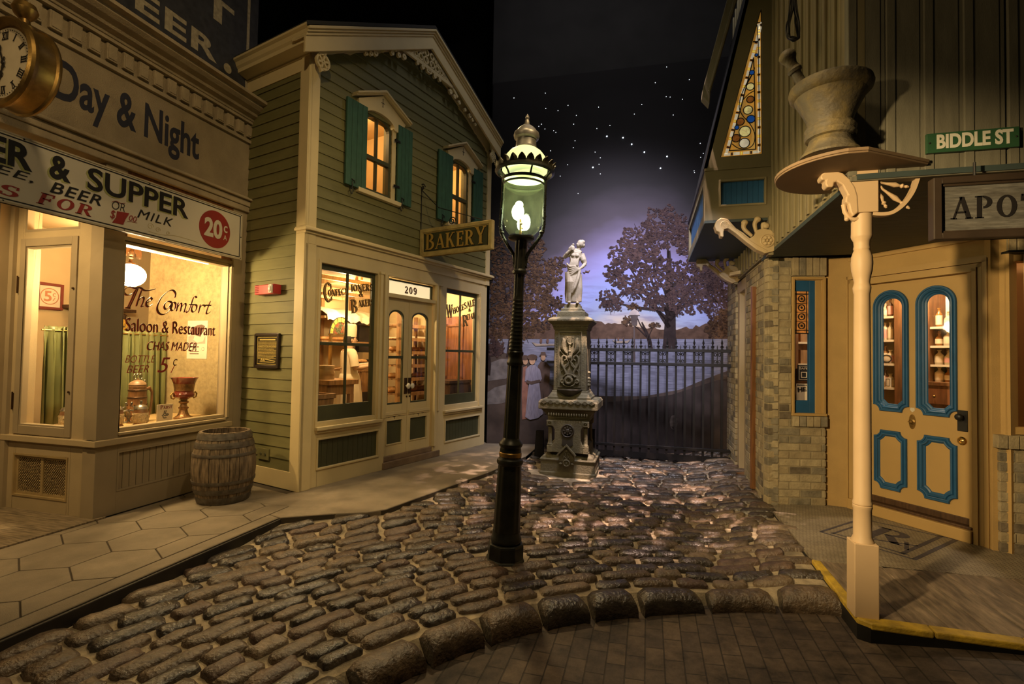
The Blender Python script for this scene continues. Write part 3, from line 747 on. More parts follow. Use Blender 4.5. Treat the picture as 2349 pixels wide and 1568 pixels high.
flat('painted_carriage', [[mz(*p) for p in disc(1545, 968, 9, 17)] + [mz(1545, 985)]], paint('painted pale bonnet', (0.11, 0.09, 0.085), .4, 12), 0.0070)
# --- star lights
STARS = [(1252, 249), (1280, 254), (1303, 242), (1322, 265), (1242, 285), (1236, 290), (1250, 296), (1270, 300), (1275, 304), (1316, 285), (1319, 323), (1315, 339), (1373, 246), (1369, 295), (1365, 349), (1377, 362), (1374, 377), (1377, 399), (1302, 378), (1285, 404), (1326, 444), (1177, 339), (1263, 346), (1399, 288), (1179, 225), (1251, 214), (1503, 190), (1529, 154), (1581, 183), (1528, 222), (1537, 223), (1565, 228), (1544, 264), (1455, 262), (1606, 329), (1593, 396), (1613, 352), (1607, 361), (1472, 240), (1592, 392)]
BRIGHT = [(1392, 313), (1360, 384), (1429, 316), (1449, 331), (1478, 349), (1530, 359), (1515, 386)]
m_star = GLOW('star light', (0.85, 0.92, 1.0), 2.2); m_star2 = GLOW('bright star light', (0.75, 0.88, 1.0), 6.0)
star_me = {}
for big, lst in ((0, STARS), (1, BRIGHT)):
    for px, py in lst:
        u, z = mz(px, py); p = FM @ Vector((u, 0.006, z))
        if big not in star_me:
            q = MB(); q.sphere((0, 0, 0), 0.010 if big else 0.0055, 10, 6)
            o = q.build('star_light', m_star2 if big else m_star); star_me[big] = o.data
        else:
            o = bpy.data.objects.new('star_light', star_me[big]); COL.objects.link(o)
        o.location = p
        tag(o, 'larger blue white star light in the bright chain on the night sky' if big else 'tiny white star light glinting on the dark painted night sky', 'star light', 'bright star lights of the chain' if big else 'star lights on the night sky')
# ================================================================== SALOON ON THE LEFT
FS = FR(-4.30, 0.0, 0)                      # street front, u = Y, d = towards the street
FI = FR(-5.34, 3.06, 90)                    # side of the entrance recess, facing the viewer
m_stucco = M('saloon stucco', (0.30, 0.235, 0.145), 0.9, var=0.14, scale=5, bump=0.7, bscale=130, dirt=(0.17, 0.13, 0.08), dscale=1.2, damt=0.5)
m_stone = M('cornice stone', (0.34, 0.27, 0.17), 0.9, var=0.16, scale=6, bump=0.5, bscale=120)
m_tan = M('tan painted wood', (0.40, 0.31, 0.18), 0.55, var=0.06, scale=4, bump=0.08, bscale=90)
m_tan2 = M('grey tan painted wood', (0.30, 0.235, 0.145), 0.55, var=0.08, scale=4)
m_amber = M('amber glass shade', (0.85, 0.42, 0.10), 0.6, var=0.25, scale=5, stretch=(1, 1, 3), emit=0.45)  # glows by itself, standing in for room light behind the panel
m_glass = GLASS('window glass')
m_cream = M('cream plaster', (0.55, 0.42, 0.24), 0.8, var=0.04)
m_paper = M('patterned wallpaper', (0.31, 0.235, 0.115), 0.75, var=0.22, scale=17, dirt=(0.40, 0.31, 0.165), dscale=26, damt=0.7)
m_navy = M('navy lettering paint', (0.022, 0.022, 0.035), 0.6)
m_ink = M('black lettering paint', (0.014, 0.012, 0.012), 0.5); m_umber = M('umber window lettering', (0.085, 0.032, 0.012), 0.5)
m_red = M('red lettering paint', (0.26, 0.028, 0.022), 0.55)
m_gold = M('gold leaf lettering', (0.55, 0.33, 0.10), 0.35, metal=0.5)
m_white = M('white enamel', (0.60, 0.55, 0.44), 0.4, var=0.05, dirt=(0.50, 0.44, 0.32), dscale=3, damt=0.4)
m_brass = M('aged brass', (0.38, 0.235, 0.07), 0.38, metal=0.9, var=0.35, scale=7, bump=0.15, bscale=30, dirt=(0.10, 0.06, 0.025), dscale=4, damt=0.75)
m_bronze = M('dark bronze', (0.09, 0.05, 0.025), 0.4, metal=0.7, var=0.3)
m_iron = M('black iron', (0.016, 0.015, 0.014), 0.45, metal=0.2, var=0.3)
m_oak = M('dark carved oak', (0.07, 0.036, 0.017), 0.45, var=0.4, scale=8, stretch=(6, 6, 1))
m_brown = M('brown varnished wood', (0.19, 0.085, 0.032), 0.4, var=0.35, scale=5, stretch=(8, 8, 1))
saloon = thing('saloon_building', 'tan stucco saloon front with dentil cornice and a lit corner show window', 'building', (-4.3, 3.06, 0))
def spx(F, d, lb, rt): 
    a = UZ(F, lb[0], lb[1], d); b = UZ(F, rt[0], rt[1], d)
    return a[0], a[1], b[0], b[1]
# frieze wall
mb = MB(FS); mb.box(-0.6, 4.56, -0.3, 0.0, 3.13, 4.2)
mb.build('frieze_wall', m_stucco, saloon)
mb = MB(FS)                                             # string course under the frieze
for d, z0, z1 in ((0.05, 3.09, 3.15), (0.085, 3.15, 3.175), (0.03, 3.175, 3.20), (0.035, 3.03, 3.09)): mb.box(-0.6, 4.575, -0.1, d, z0, z1)
mb.build('string_course', m_stone, saloon, bev=0.008)
mb = MB(FS)
prof = [(0.0, 3.80), (0.028, 3.80), (0.028, 3.835), (0.015, 3.84), (0.015, 3.86)]
for d, z0, z1 in ((0.03, 3.80, 3.835), (0.05, 4.01, 4.04)): mb.box(-0.6, 4.56, -0.1, d, z0, z1)
cp = [(-0.1, 4.04), (0.06, 4.04), (0.07, 4.06), (0.12, 4.075), (0.135, 4.095), (0.19, 4.115), (0.225, 4.14), (0.235, 4.165), (0.29, 4.17), (0.29, 4.20), (0.27, 4.21), (-0.1, 4.28)]
loops = [[(u, p[0], p[1]) for p in cp] for u in (-0.6, 4.57)]
mb.strip(loops, True); mb.add([(4.57, p[0], p[1]) for p in cp], [tuple(range(len(cp)))])
mb.build('cornice', m_stone, saloon)
mb = MB(FS); u = 0.3
k = 0
while u < 4.5:
    mb.box(u, u + 0.085, 0.0, 0.030, 3.862, 3.998); mb.box(u + 0.010, u + 0.075, 0.028, 0.037, 3.875, 3.985); u += 0.135; k += 1
mb.build('dentil_band', m_stone, saloon, bev=0.004)
# painted words on the frieze
dl = (2.70, 3.36)
mb = text_mb('Day & Night', FS, 2.655, 3.282, 3.908, 3.68, 0.0, ext=0.003, bold=0.02)
mb.build('painted_lettering', m_navy, saloon)
# storefront body
WIN = (3.225, 4.36, 0.80, 2.43)
mb = MB(FS); grid_wall(mb, 3.052, 4.56, WALK, 3.13, [WIN, (3.225, 4.36, 2.465, 3.03), (3.23, 4.44, 0.305, 0.64)], -0.14, 0.0)
mb.build('shopfront_wall', m_tan2, saloon, bev=0.004)
mb = MB(FS)
u = 3.23
while u < 4.44:
    e = min(u + 0.06, 4.44); mb.box(u + 0.003, e - 0.003, -0.05, -0.018, 0.305, 0.64); u += 0.06
rect_frame(mb, 3.23, 4.44, 0.305, 0.64, 0.012, -0.03, 0.004)
mb.build('beadboard_panel', m_tan2, saloon)
mb = MB(FS); mb.box(3.02, 4.40, -0.1, 0.035, 0.705, 0.757); mb.box(3.225, 4.33, -0.1, 0.02, 0.775, 0.80)
mb.build('window_ledge', m_tan, saloon, bev=0.006)
mb = MB(FS); rect_frame(mb, *WIN, 0.022, -0.10, -0.02, wb=0.035, wt=0.03); mb.box(4.345, 4.375, -0.1, 0.012, 0.80, 2.4)
wf = mb.build('show_window', m_tan, saloon, bev=0.004)
mb = MB(FS); mb.box(WIN[0] + 0.03, WIN[1] - 0.03, -0.066, -0.060, WIN[2] + 0.035, WIN[3] - 0.03)
mb.build('pane', m_glass, wf)
mb = MB(FS); mb.box(3.2, 4.38, -0.20, -0.16, 2.42, 3.06)
tw = mb.build('transom_shade', m_amber, saloon)
mb = MB(FS); rect_frame(mb, 3.225, 4.36, 2.43, 3.03, 0.025, -0.12, -0.01)
mb.build('transom_frame', m_brown, tw)
# --- lettering on the show window glass
GD = -0.058
def cw(x, y): return UZ(FS, 265 + x / 3.564, 560 + y / 3.564, GD)
STR = [[(180, 365), (120, 347), (84, 360), (68, 388), (92, 412), (132, 405), (160, 380)], [(150, 352), (200, 352), (240, 376), (290, 372), (328, 362)], [(185, 358), (150, 440), (112, 522)], [(165, 370), (135, 440), (98, 520)], [(78, 516), (124, 522)],
       [(215, 372), (190, 440), (170, 505)], [(178, 470), (212, 432), (232, 438), (226, 470), (212, 505), (232, 502)], [(250, 474), (284, 464), (298, 446), (282, 434), (256, 462), (252, 494), (270, 508), (302, 490)],
       [(486, 434), (490, 398), (466, 373), (422, 388), (372, 440), (342, 508), (352, 556), (388, 572), (428, 553), (458, 515), (460, 478), (438, 464), (412, 474), (398, 504), (408, 528), (432, 518), (452, 488)],
       [(478, 470), (456, 484), (450, 520), (464, 540), (486, 522), (492, 486), (478, 470)], [(512, 474), (498, 546)], [(504, 520), (526, 484), (540, 488), (530, 548)], [(534, 520), (560, 486), (576, 492), (562, 548), (580, 540)],
       [(664, 436), (652, 424), (634, 442), (612, 510), (590, 552), (578, 548)], [(602, 490), (652, 492)], [(650, 490), (628, 502), (622, 536), (636, 552), (656, 536), (664, 502), (650, 490)],
       [(694, 490), (678, 560)], [(686, 524), (708, 496), (730, 500), (728, 512)], [(776, 462), (744, 548), (752, 566), (776, 550)], [(734, 496), (782, 498)]]
mg = MB(FS); mi = MB(FS)
for P in STR:
    Q = [cw(*p) for p in P]
    pen(mg, Q, GD - 0.001, 0.005, 0.016, du=-0.004, dz=-0.004); pen(mi, Q, GD + 0.002, 0.004, 0.0125)
g = mg.build('lettering_edge', m_red, wf, recalc=False); mi.build('script_lettering', m_umber, wf, recalc=False)
def glass_text(s, lb, rt, bold, shear, mat, edge=None, sp=1.0):
    a = cw(*lb); b = cw(*rt)
    if edge: text_mb(s, FS, a[0] - .006, a[1] - .006, b[0] - .006, b[1] - .006, GD - .001, .002, bold + .012, shear, sp=sp).build('lettering_edge', edge, wf)
    text_mb(s, FS, a[0], a[1], b[0], b[1], GD + .002, .002, bold, shear, sp=sp).build('lettering', mat, wf)
glass_text('Saloon & Restaurant', (84, 706), (818, 655), -.018, 0.0, m_umber, m_red)
glass_text('CHAS MADER', (260, 862), (664, 803), -0.022, 0.25, m_umber, m_red)
glass_text('BOTTLE', (76, 968), (325, 908), -0.010, 0.3, m_red)
glass_text('BEER', (88, 1052), (272, 988), -0.010, 0.3, m_red)
glass_text('5', (340, 1050), (445, 925), 0.0, 0.3, m_red)
glass_text('c', (468, 992), (504, 938), -0.01, 0.2, m_umber)
glass_text('/', (448, 1050), (486, 985), 0.0, 0.2, m_red)
# --- side of the recess: sidelight, ledge and grille below
mb = MB(FI); grid_wall(mb, 0.0, 1.032, WALK, 3.13, [(0.12, 0.74, 0.76, 2.44), (0.12, 0.76, 2.50, 3.05), (0.10, 0.735, 0.24, 0.60)], -0.12, 0.0)
mb.build('sidelight_wall', m_tan, saloon, bev=0.004)
mb = MB(FI); rect_frame(mb, 0.085, 0.755, 0.765, 2.44, 0.065, -0.05, 0.012, wb=0.075, wt=0.07); rect_frame(mb, 0.15, 0.69, 0.84, 2.37, 0.014, -0.045, 0.004)
sl = mb.build('sidelight', m_tan2, saloon, bev=0.004)
mb = MB(FI); mb.box(0.15, 0.69, -0.036, -0.030, 0.84, 2.37); mb.build('pane', m_glass, sl)
mb = MB(FI); rect_frame(mb, 0.12, 0.76, 2.50, 3.05, 0.02, -0.05, 0.0); mb.build('transom_bar', m_tan2, sl)
for z in (1.98, 0.98):
    mb = MB(FI); mb.box(0.062, 0.088, -0.005, 0.014, z, z + 0.13); mb.tube([(0.074, 0.016, z - .01), (0.074, 0.016, z + 0.14)], 0.006)
    mb.build('hinge', m_bronze, sl)
mb = MB(FI); mb.lathe([(0.0, 0.0), (0.009, 0.004), (0.009, 0.012), (0.0, 0.016)], (0.735, 0.012, 1.14), 10, T=Matrix.Rotation(-math.pi / 2, 4, 'X')); mb.lathe([(0.0, 0.0), (0.009, 0.004), (0.009, 0.012), (0.0, 0.016)], (0.735, 0.012, 2.0), 10, T=Matrix.Rotation(-math.pi / 2, 4, 'X'))
mb.build('screw', m_bronze, sl)
mb = MB(FI); mb.box(-0.03, 1.055, -0.1, 0.035, 0.705, 0.757); mb.build('recess_ledge', m_tan, saloon, bev=0.006)
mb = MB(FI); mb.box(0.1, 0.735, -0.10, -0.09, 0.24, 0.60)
gr = mb.build('vent_grille', M('grille shadow box', (0.05, 0.035, 0.02), 0.8), saloon)  # dark sheet stands in for the shade behind the mesh
m_mesh = M('tan metal mesh', (0.42, 0.31, 0.15), 0.45, metal=0.3)
mb = MB(FI); rect_frame(mb, 0.10, 0.735, 0.24, 0.60, 0.016, -0.06, 0.006); mb.box(0.405, 0.435, -0.035, -0.012, 0.25, 0.59); rect_frame(mb, 0.116, 0.719, 0.256, 0.584, 0.02, -0.03, -0.014)
for s in (-1, 1):
    k = -0.45
    while k < 0.72:
        a, b = (k, 0.256), (k + 0.328, 0.584)
        if s < 0: a, b = (k, 0.584), (k + 0.328, 0.256)
        t0 = max(0, (0.116 - a[0]) / 0.328); t1 = min(1, (0.719 - a[0]) / 0.328)
        if t1 > t0 + .02:
            dz = b[1] - a[1]
            mb.tube([(a[0] + .328 * t0, -0.022 + s * .002, a[1] + dz * t0), (a[0] + .328 * t1, -0.022 + s * .002, a[1] + dz * t1)], 0.0030, 4, caps=False)
        k += 0.024
mb.build('grille_mesh', m_mesh, gr)
# left of the recess: column, door and soffit
mb = MB(FI); mb.box(-0.30, -0.02, -0.2, 0.10, WALK, 3.13); mb.box(-0.02, 0.03, -0.15, 0.03, WALK, 3.13)
mb.lathe([(0.075, WALK), (0.075, 3.1)], (-0.13, 0.10, 0), 16)
mb.build('recess_column', m_tan2, saloon)
mb = MB(FI); mb.box(-1.3, -0.36, -0.06, 0.0, WALK, 3.0); mb.box(-0.36, -0.30, -0.1, 0.04, WALK, 3.1)
dr = mb.build('saloon_door', m_brown, saloon)
for z in (1.98, 0.98):
    mb = MB(FI); mb.box(-0.40, -0.34, 0.0, 0.02, z, z + 0.13); mb.build('hinge', m_bronze, dr)
mb = MB(FI); mb.box(-1.2, -0.5, 0.0, 0.012, 1.3, 2.35); mb.build('door_light', m_amber, dr)
mb = MB(FS)
for k in range(15): mb.box(0.9 + k * 0.145, 0.9 + k * 0.145 + 0.14, -1.9, -0.03, 3.10, 3.13)
mb.build('recess_soffit', m_tan, saloon)
spot('recess_downlight', (-4.78, 1.75, 3.05), (-4.80, 3.1, 1.1), 170, 95, 0.7, (1.0, 0.68, 0.30), 0.05)
# --- saloon room behind the glass
def inner(name, boxes, mat):
    q = MB()
    for b in boxes: q.box(*b)
    return q.build(name, mat, saloon)
inner('display_floor', [(-5.36, -4.36, 3.12, 4.56, 0.70, 0.79)], M('display shelf boards', (0.55, 0.38, 0.17), 0.5, var=0.2, scale=6, stretch=(2, 10, 1)))
inner('wallpapered_wall', [(-5.60, -4.42, 4.50, 4.56, 0.7, 2.9)], m_paper)
inner('room_back_wall', [(-6.70, -6.62, 2.6, 5.6, 0.0, 2.9), (-6.7, -5.6, 5.5, 5.6, 0.0, 2.9), (-6.7, -5.4, 3.18, 3.24, 0.0, 2.9)], m_cream)
inner('room_floor', [(-6.7, -5.36, 3.1, 5.6, 0.05, 0.12)], m_brown)
inner('room_ceiling', [(-6.7, -4.44, 3.07, 5.6, 2.86, 2.9)], m_cream)
point('saloon_room_light', (-5.9, 4.1, 2.6), 18, 0.12, (1.0, 0.64, 0.28))
point('saloon_window_light', (-4.62, 3.95, 2.55), 2, 0.04, (1.0, 0.74, 0.38))
# strip lamp along the head of the window
mb = MB(); mb.tube([(-4.43, 3.28, 2.41), (-4.43, 4.18, 2.41)], 0.012, 10)
o = single('strip_lamp', mb, GLOW('strip tube', (1.0, 0.86, 0.55), 7.0), 'glowing tube lamp along the head of the saloon show window', 'lamp')
# short green curtain on its rod
m_vel = M('green curtain satin', (0.13, 0.14, 0.05), 0.45, var=0.15, spec=0.5)
for (y0, y1, lab) in ((3.27, 3.86, 'short green gathered curtain seen through the narrow sidelight of the saloon'), (3.88, 4.49, 'short green gathered curtain behind the pitcher in the saloon show window')):
    c = thing('cafe_curtain', lab, 'curtain', (-5.3, (y0 + y1) / 2, 0.79), 'green saloon curtains')
    mb = MB(); n = 90; rows = []
    for z, am, in ((0.795, .030), (1.0, .030), (1.3, .026), (1.55, .020), (1.62, .012), (1.66, .008), (1.70, .016)):
        rows.append([(-5.3 + am * math.sin(i * 0.62 + 0.9 * math.sin(i * .21)) + .004 * math.sin(z * 9 + i), y0 + (y1 - y0) * i / n + 0.012 * math.sin(i * 1.1 + z), z + 0.006 * math.sin(i * .9)) for i in range(n + 1)])
    mb.strip(rows, False, 0, True)
    o = mb.build('curtain_cloth', m_vel, c, recalc=False); md = o.modifiers.new('t', 'SOLIDIFY'); md.thickness = 0.003
    mb = MB(); mb.tube([(-5.3, y0 - .01, 1.665), (-5.3, y1 + .005, 1.665)], 0.007, 8); mb.build('curtain_rod', m_brass, c)
# globe lamp with an eagle
GX, GY, GZ = -4.72, 3.60, 2.20
gl = thing('globe_lamp', 'blazing white globe lamp crowned by a bronze eagle hanging in the saloon window', 'lamp', (GX, GY, GZ - .14))
mb = MB(); mb.sphere((GX, GY, GZ), (0.125, 0.125, 0.105), 24, 14); mb.build('globe', GLOW('glowing opal globe', (1.0, 0.72, 0.34), 220.0), gl)
mb = MB(); mb.lathe([(0.05, 0.10), (0.045, 0.115), (0.02, 0.125), (0.012, 0.15), (0.022, 0.165), (0.012, 0.18), (0.0, 0.18)], (GX, GY, GZ), 16); mb.tube([(GX, GY, GZ + .28), (GX, GY, 2.86)], 0.005, 6)
mb.build('lamp_fitter', m_bronze, gl)
mb = MB(); mb.sphere((GX, GY, GZ + .215), (0.03, 0.028, 0.042), 12, 8); mb.sphere((GX, GY + .02, GZ + .268), (.015, .017, .016), 10, 6); mb.tube([(GX, GY + .032, GZ + .27), (GX, GY + .046, GZ + .262)], [.006, .002], 6)
for s in (-1, 1):
    mb.prism([], 0, 0) if False else None
    pts = [(0.0, .235), (.03, .262), (.062, .268), (.088, .25), (.096, .20), (.085, .165), (.078, .19), (.066, .165), (.058, .195), (.044, .175), (.036, .21), (.02, .2)]
    W = MB(Matrix.Translation((GX, GY, GZ))); W.add([(-.012, s * p[0], p[1]) for p in pts] + [(.012, s * p[0], p[1]) for p in pts], [tuple(range(12)), tuple(range(23, 11, -1))] + [(i, (i + 1) % 12, 12 + (i + 1) % 12, 12 + i) for i in range(12)])
    b = len(mb.v); mb.v += W.v; mb.f += [[i + b for i in f] for f in W.f]; mb.m += W.m; mb.sm += W.sm
mb.build('bronze_eagle', m_bronze, gl)
# steins, pitcher, urn, card on the display floor
m_stone1 = M('salt glazed stoneware', (0.30, 0.15, 0.07), 0.3, var=0.2, scale=30)
m_relief = M('cream relief figures', (0.62, 0.48, 0.27), 0.4, var=0.3, scale=60, bump=0.8, bscale=80)
m_pewter = M('pewter', (0.30, 0.28, 0.24), 0.3, metal=0.9, var=0.2)
def stein(x, y, label, z=0.79, rot=0.0):
    x0, y0, z0 = x, y, z; x = y = z = 0.0
    t = thing('beer_stein', label, 'stein', (0, 0, 0), 'lidded relief steins')
    q = MB(); q.lathe([(0, 0), (0.052, 0.0), (0.056, 0.012), (0.05, 0.02), (0.056, 0.05), (0.056, 0.10), (0.050, 0.118), (0.046, 0.125), (0.0, 0.125)], (x, y, z), 20); q.build('body', m_stone1, t)
    q = MB(); rr = random.Random(int(x0 * 1000))
    q.lathe([(0.0562, 0.028), (0.0585, 0.034), (0.0585, 0.094), (0.0562, 0.10)], (x, y, z), 24)
    for k in range(34):
        a = rr.uniform(0, 6.28); h = rr.uniform(.035, .092); q.sphere((x + .057 * math.cos(a), y + .057 * math.sin(a), z + h), (.007, .007, rr.uniform(.006, .012)), 6, 4)
    q.build('relief_band', m_relief, t)
    q = MB(); q.lathe([(0.05, 0.125), (0.054, 0.130), (0.05, 0.136), (0.04, 0.150), (0.018, 0.158), (0.008, 0.162), (0.006, 0.17), (0.012, 0.178), (0.01, 0.188), (0, 0.192)], (x, y, z), 20); q.build('lid', m_pewter, t)
    q = MB(); ca, sa = math.cos(rot), math.sin(rot)
    q.tube([(x + ca * r, y + sa * r, z + h) for r, h in ((.05, .112), (.078, .118), (.098, .098), (.098, .06), (.08, .034), (.054, .03))], .007, 8)
    q.tube([(x + ca * r, y + sa * r, z + h) for r, h in ((.045, .14), (.066, .146), (.07, .165))], .005, 6); q.sphere((x + ca * .07, y + sa * .07, z + .17), .010, 8, 6)
    q.build('handle', m_pewter, t); t.location = (x0, y0, z0); t.scale = (1.08, 1.08, 1.25)
stein(-4.93, 3.26, 'small lidded stein standing alone in the narrow sidelight below the green curtain')
stein(-4.66, 3.47, 'lidded stein cut by the window post with its pewter handle showing', rot=1.2)
stein(-4.56, 3.625, 'lidded relief stein in front of the tall brown pitcher', rot=-2.6)
pt = thing('tall_pitcher', 'tall brown stave pitcher with domed lid behind the small steins', 'pitcher', (-4.82, 3.79, 0.79))
mb = MB(); PX, PY = -4.82, 3.79
mb.lathe([(0, 0), (0.118, 0.0), (0.124, 0.015), (0.118, 0.03), (0.094, 0.29), (0.098, 0.30), (0.094, 0.31), (0, 0.31)], (PX, PY, .79), 28); mb.build('body', M('brown pitcher wood', (0.24, 0.12, 0.05), 0.4, var=0.3, scale=14, stretch=(3, 3, 1)), pt)
mb = MB()
for r, h in ((.117, .05), (.112, .1), (.105, .20), (.098, .26)):
    mb.lathe([(r, h), (r + .006, h + .003), (r + .006, h + .015), (r, h + .018)], (PX, PY, .79), 28)
for k in range(14): mb.sphere((PX + .112 * math.cos(k * .449), PY + .112 * math.sin(k * .449), .79 + .15), .007, 6, 4)
mb.build('hoops', m_bronze, pt)
mb = MB(); mb.lathe([(0.098, 0.31), (0.10, 0.318), (0.085, 0.335), (0.05, 0.352), (0.012, 0.358), (0.01, .37), (0, 0.372)], (PX, PY, .79), 24); mb.build('lid', M('pitcher lid', (0.22, 0.13, 0.065), 0.4), pt)
mb = MB(); mb.tube([(PX + .02, PY + r, .79 + h) for r, h in ((.09, .275), (.15, .285), (.185, .25), (.185, .17), (.165, .08), (.15, .03))], [.012, .016, .016, .014, .012, .01], 8); mb.build('handle', m_brown, pt)
mb = MB()
for s in (-1, 0, 1): mb.tube([(PX, PY + .04 * s + .02 * math.cos(a), .79 + .385 + .022 * math.sin(a)) for a in [k * .628 for k in range(11)]], .005, 6)
mb.sphere((PX, PY + .095, .79 + .345), .014, 8, 6); mb.build('thumb_piece', m_pewter, pt)
UX, UY = -4.66, 4.16
pt.scale = (.74, .74, 1.16)
ur = thing('ruby_glass_urn', 'tall ruby and gold glass urn with two looped handles in the saloon window', 'urn', (UX, UY, .79))
m_ruby = M('ruby glass', (0.16, 0.02, 0.012), 0.12, var=0.4, scale=12, spec=0.8); m_gilt = M('gilt overlay', (0.22, 0.11, 0.04), 0.3, metal=0.5, var=0.4, scale=30, bump=.5, bscale=60)
mb = MB(); mb.lathe([(0.062, .235), (0.105, .255), (0.112, .285), (0.098, .31), (0.098, .33), (0.108, .40), (0.132, .465), (0.146, .475), (0.14, .47), (0.10, .41), (0.09, .33), (0.0, .26)], (UX, UY, .79), 32); mb.build('bowl', m_ruby, ur)
mb = MB(); mb.lathe([(0.0, 0), (0.098, 0.0), (0.098, .02), (0.07, .035), (0.05, .065), (0.04, .11), (0.052, .12), (0.052, .135), (0.038, .145), (0.032, .17), (0.05, .185), (0.052, .20), (0.03, .215), (0.062, .236)], (UX, UY, .79), 28); mb.build('foot', m_gilt, ur)
mb = MB(); mb.lathe([(0.1005, .325), (0.101, .34), (0.1095, .40), (0.1115, .405)], (UX, UY, .79), 32); mb.build('gilt_band', m_gilt, ur)
for s in (-1, 1):
    mb = MB(); mb.tube([(UX + .02 * s, UY + s * r, .79 + h) for r, h in ((.10, .285), (.135, .305), (.155, .28), (.145, .245), (.115, .235), (.10, .25))], .008, 8); mb.build('handle', m_brass, ur)
ur.scale = (.88, .88, .90)
mb = MB(FS); a = UZ(FS, 361, 966, -0.20); b = UZ(FS, 398, 925, -0.20)
mb.box(a[0], b[0] , -0.215, -0.205, .79, b[1])
cd = single('counter_card', mb, M('cream card', (0.74, 0.62, 0.42), 0.6), 'small cream card with red heading standing beside the urn foot', 'card')
serif_mb('PABST', FS, ((a[0] + .03, b[1] - .045), (b[0] - .01, b[1] - .045), .028), -0.205, .002, sizes=[1.35, 1, 1, 1, 1]).build('lettering', m_red, cd)
q = MB(FS)
for k in range(26):
    an = rnd.uniform(0, 6.28); r = .034 * math.sqrt(rnd.random()); q.sphere(((a[0] + b[0]) / 2 + r * math.cos(an), -.204, (.79 + b[1]) / 2 - .005 + r * math.sin(an)), (.008, .002, .007), 6, 4)
q.build('printed_hop_cluster', M('grey print', (0.16, 0.14, 0.11), .7), cd)
# pictures and carved shelf inside
def framed(name, label, F, u0, u1, z0, z1, d, fm, pm, w=.03, cat='picture', matw=None):
    t = thing(name, label, cat, F @ Vector(((u0 + u1) / 2, d, z0)))
    q = MB(F); rect_frame(q, u0, u1, z0, z1, w, d, d + .025); q.build('frame', fm, t, bev=.004)
    q = MB(F); q.box(u0 + w * .8, u1 - w * .8, d, d + .012, z0 + w * .8, z1 - w * .8); q.build('print', pm, t)
    return t
FB = FR(-6.62, 0, 0)
a = UZ(FB, 96, 708, .02); b = UZ(FB, 147, 657, .02)
fr = framed('framed_print', 'red framed five cent print on the cream wall seen through the sidelight', FB, a[0] - .06, b[0], a[1], b[1] + .02, 0.0, M('red brown frame', (0.20, 0.05, 0.035), .4), M('print paper', (0.72, 0.62, 0.48), .7), .03)
q = MB(FB); uc, zc = (a[0] + b[0]) / 2 - .03, (a[1] + b[1]) / 2 + .01
q.lathe([(.095, 0), (.088, .003), (.085, 0)], (uc, .012, zc), 30, T=Matrix.Rotation(-math.pi / 2, 4, 'X')); q.build('printed_ring', M('faded red print', (0.5, 0.22, 0.12), .7), fr)
text_mb('5', FB, uc - .055, zc - .06, uc + .02, zc + .06, .012, .002, .02).build('lettering', MATS['faded red print'], fr)
text_mb('c', FB, uc + .03, zc - .0, uc + .06, zc + .04, .012, .002).build('lettering', MATS['faded red print'], fr)
text_mb('/', FB, uc + .03, zc - .05, uc + .06, zc - .01, .012, .002).build('lettering', MATS['faded red print'], fr)
FW = FR(-5.6, 4.50, 90)
a = UZ(FW, 428, 822, .004); b = UZ(FW, 477, 735, .004)
mb = MB(FW); mb.box(a[0], b[0], 0.0, 0.004, a[1], b[1])
ps = single('paper_poster', mb, M('poster paper', (0.60, 0.53, 0.42), .7, var=.08), 'white paper poster with a dark figure pinned on the saloon wallpaper', 'poster')
q = MB(FW); w, h = b[0] - a[0], b[1] - a[1]
q.prism([(a[0] + w * x, a[1] + h * y) for x, y in ((.12, .74), (.2, .82), (.34, .84), (.5, .88), (.7, .90), (.86, .86), (.84, .74), (.72, .66), (.66, .58), (.4, .62), (.22, .62))], .004, .006); q.build('printed_figure', M('brown print', (0.14, 0.08, 0.06), .7), ps)
q = MB(FW); q.prism([(a[0] + w * x, a[1] + h * y) for x, y in ((.06, .58), (.2, .62), (.36, .6), (.3, .5), (.5, .42), (.8, .46), (.9, .6), (.9, .40), (.06, .38))], .004, .0055); q.build('printed_shade', M('pink print', (0.55, 0.33, 0.26), .7), ps)
q = MB(FW)
for y in (.3, .18, .12): q.box(a[0] + w * .15, a[0] + w * .6, .004, .0055, a[1] + h * y, a[1] + h * (y + .025))
q.lathe([(.02, 0), (.017, .001)], (a[0] + w * .8, .0045, a[1] + h * .26), 14, T=Matrix.Rotation(-math.pi / 2, 4, 'X')); q.build('printed_lines', MATS['brown print'], ps)
cs = thing('carved_shelf', 'dark carved wall shelf on the saloon back wall above the curtain', 'shelf', (-6.5, 4.6, 1.7))
mb = MB(FB); mb.box(4.25, 4.95, 0.0, .26, 1.97, 2.01); mb.build('shelf_board', m_oak, cs, bev=.006)
mb = MB(FB); mb.box(4.34, 4.86, 0.0, .05, 1.62, 1.97); mb.build('back_board', m_oak, cs)
for u in (4.36, 4.82):
    mb = MB(FB); mb.tube([(u, .22, 1.94), (u, .2, 1.86), (u, .10, 1.82), (u, .08, 1.72), (u, .03, 1.66)], .03, 8); mb.sphere((u, .13, 1.83), .045, 10, 8); mb.build('scroll_bracket', m_oak, cs)
bt = thing('shelf_bottle', 'dark bottle standing on the carved saloon shelf', 'bottle', (-6.47, 4.36, 2.01))
mb = MB(); mb.lathe([(0, 0), (.04, 0), (.042, .01), (.042, .15), (.03, .19), (.014, .22), (.014, .29), (.017, .295), (.017, .31), (0, .31)], (-6.47, 4.36, 2.01), 16); mb.build('body', M('brown bottle', (.05, .025, .012), .15), bt)
mb = MB(); mb.lathe([(.0428, .05), (.0428, .12)], (-6.47, 4.36, 2.01), 16); mb.build('paper_label', M('poster paper', ()), bt)
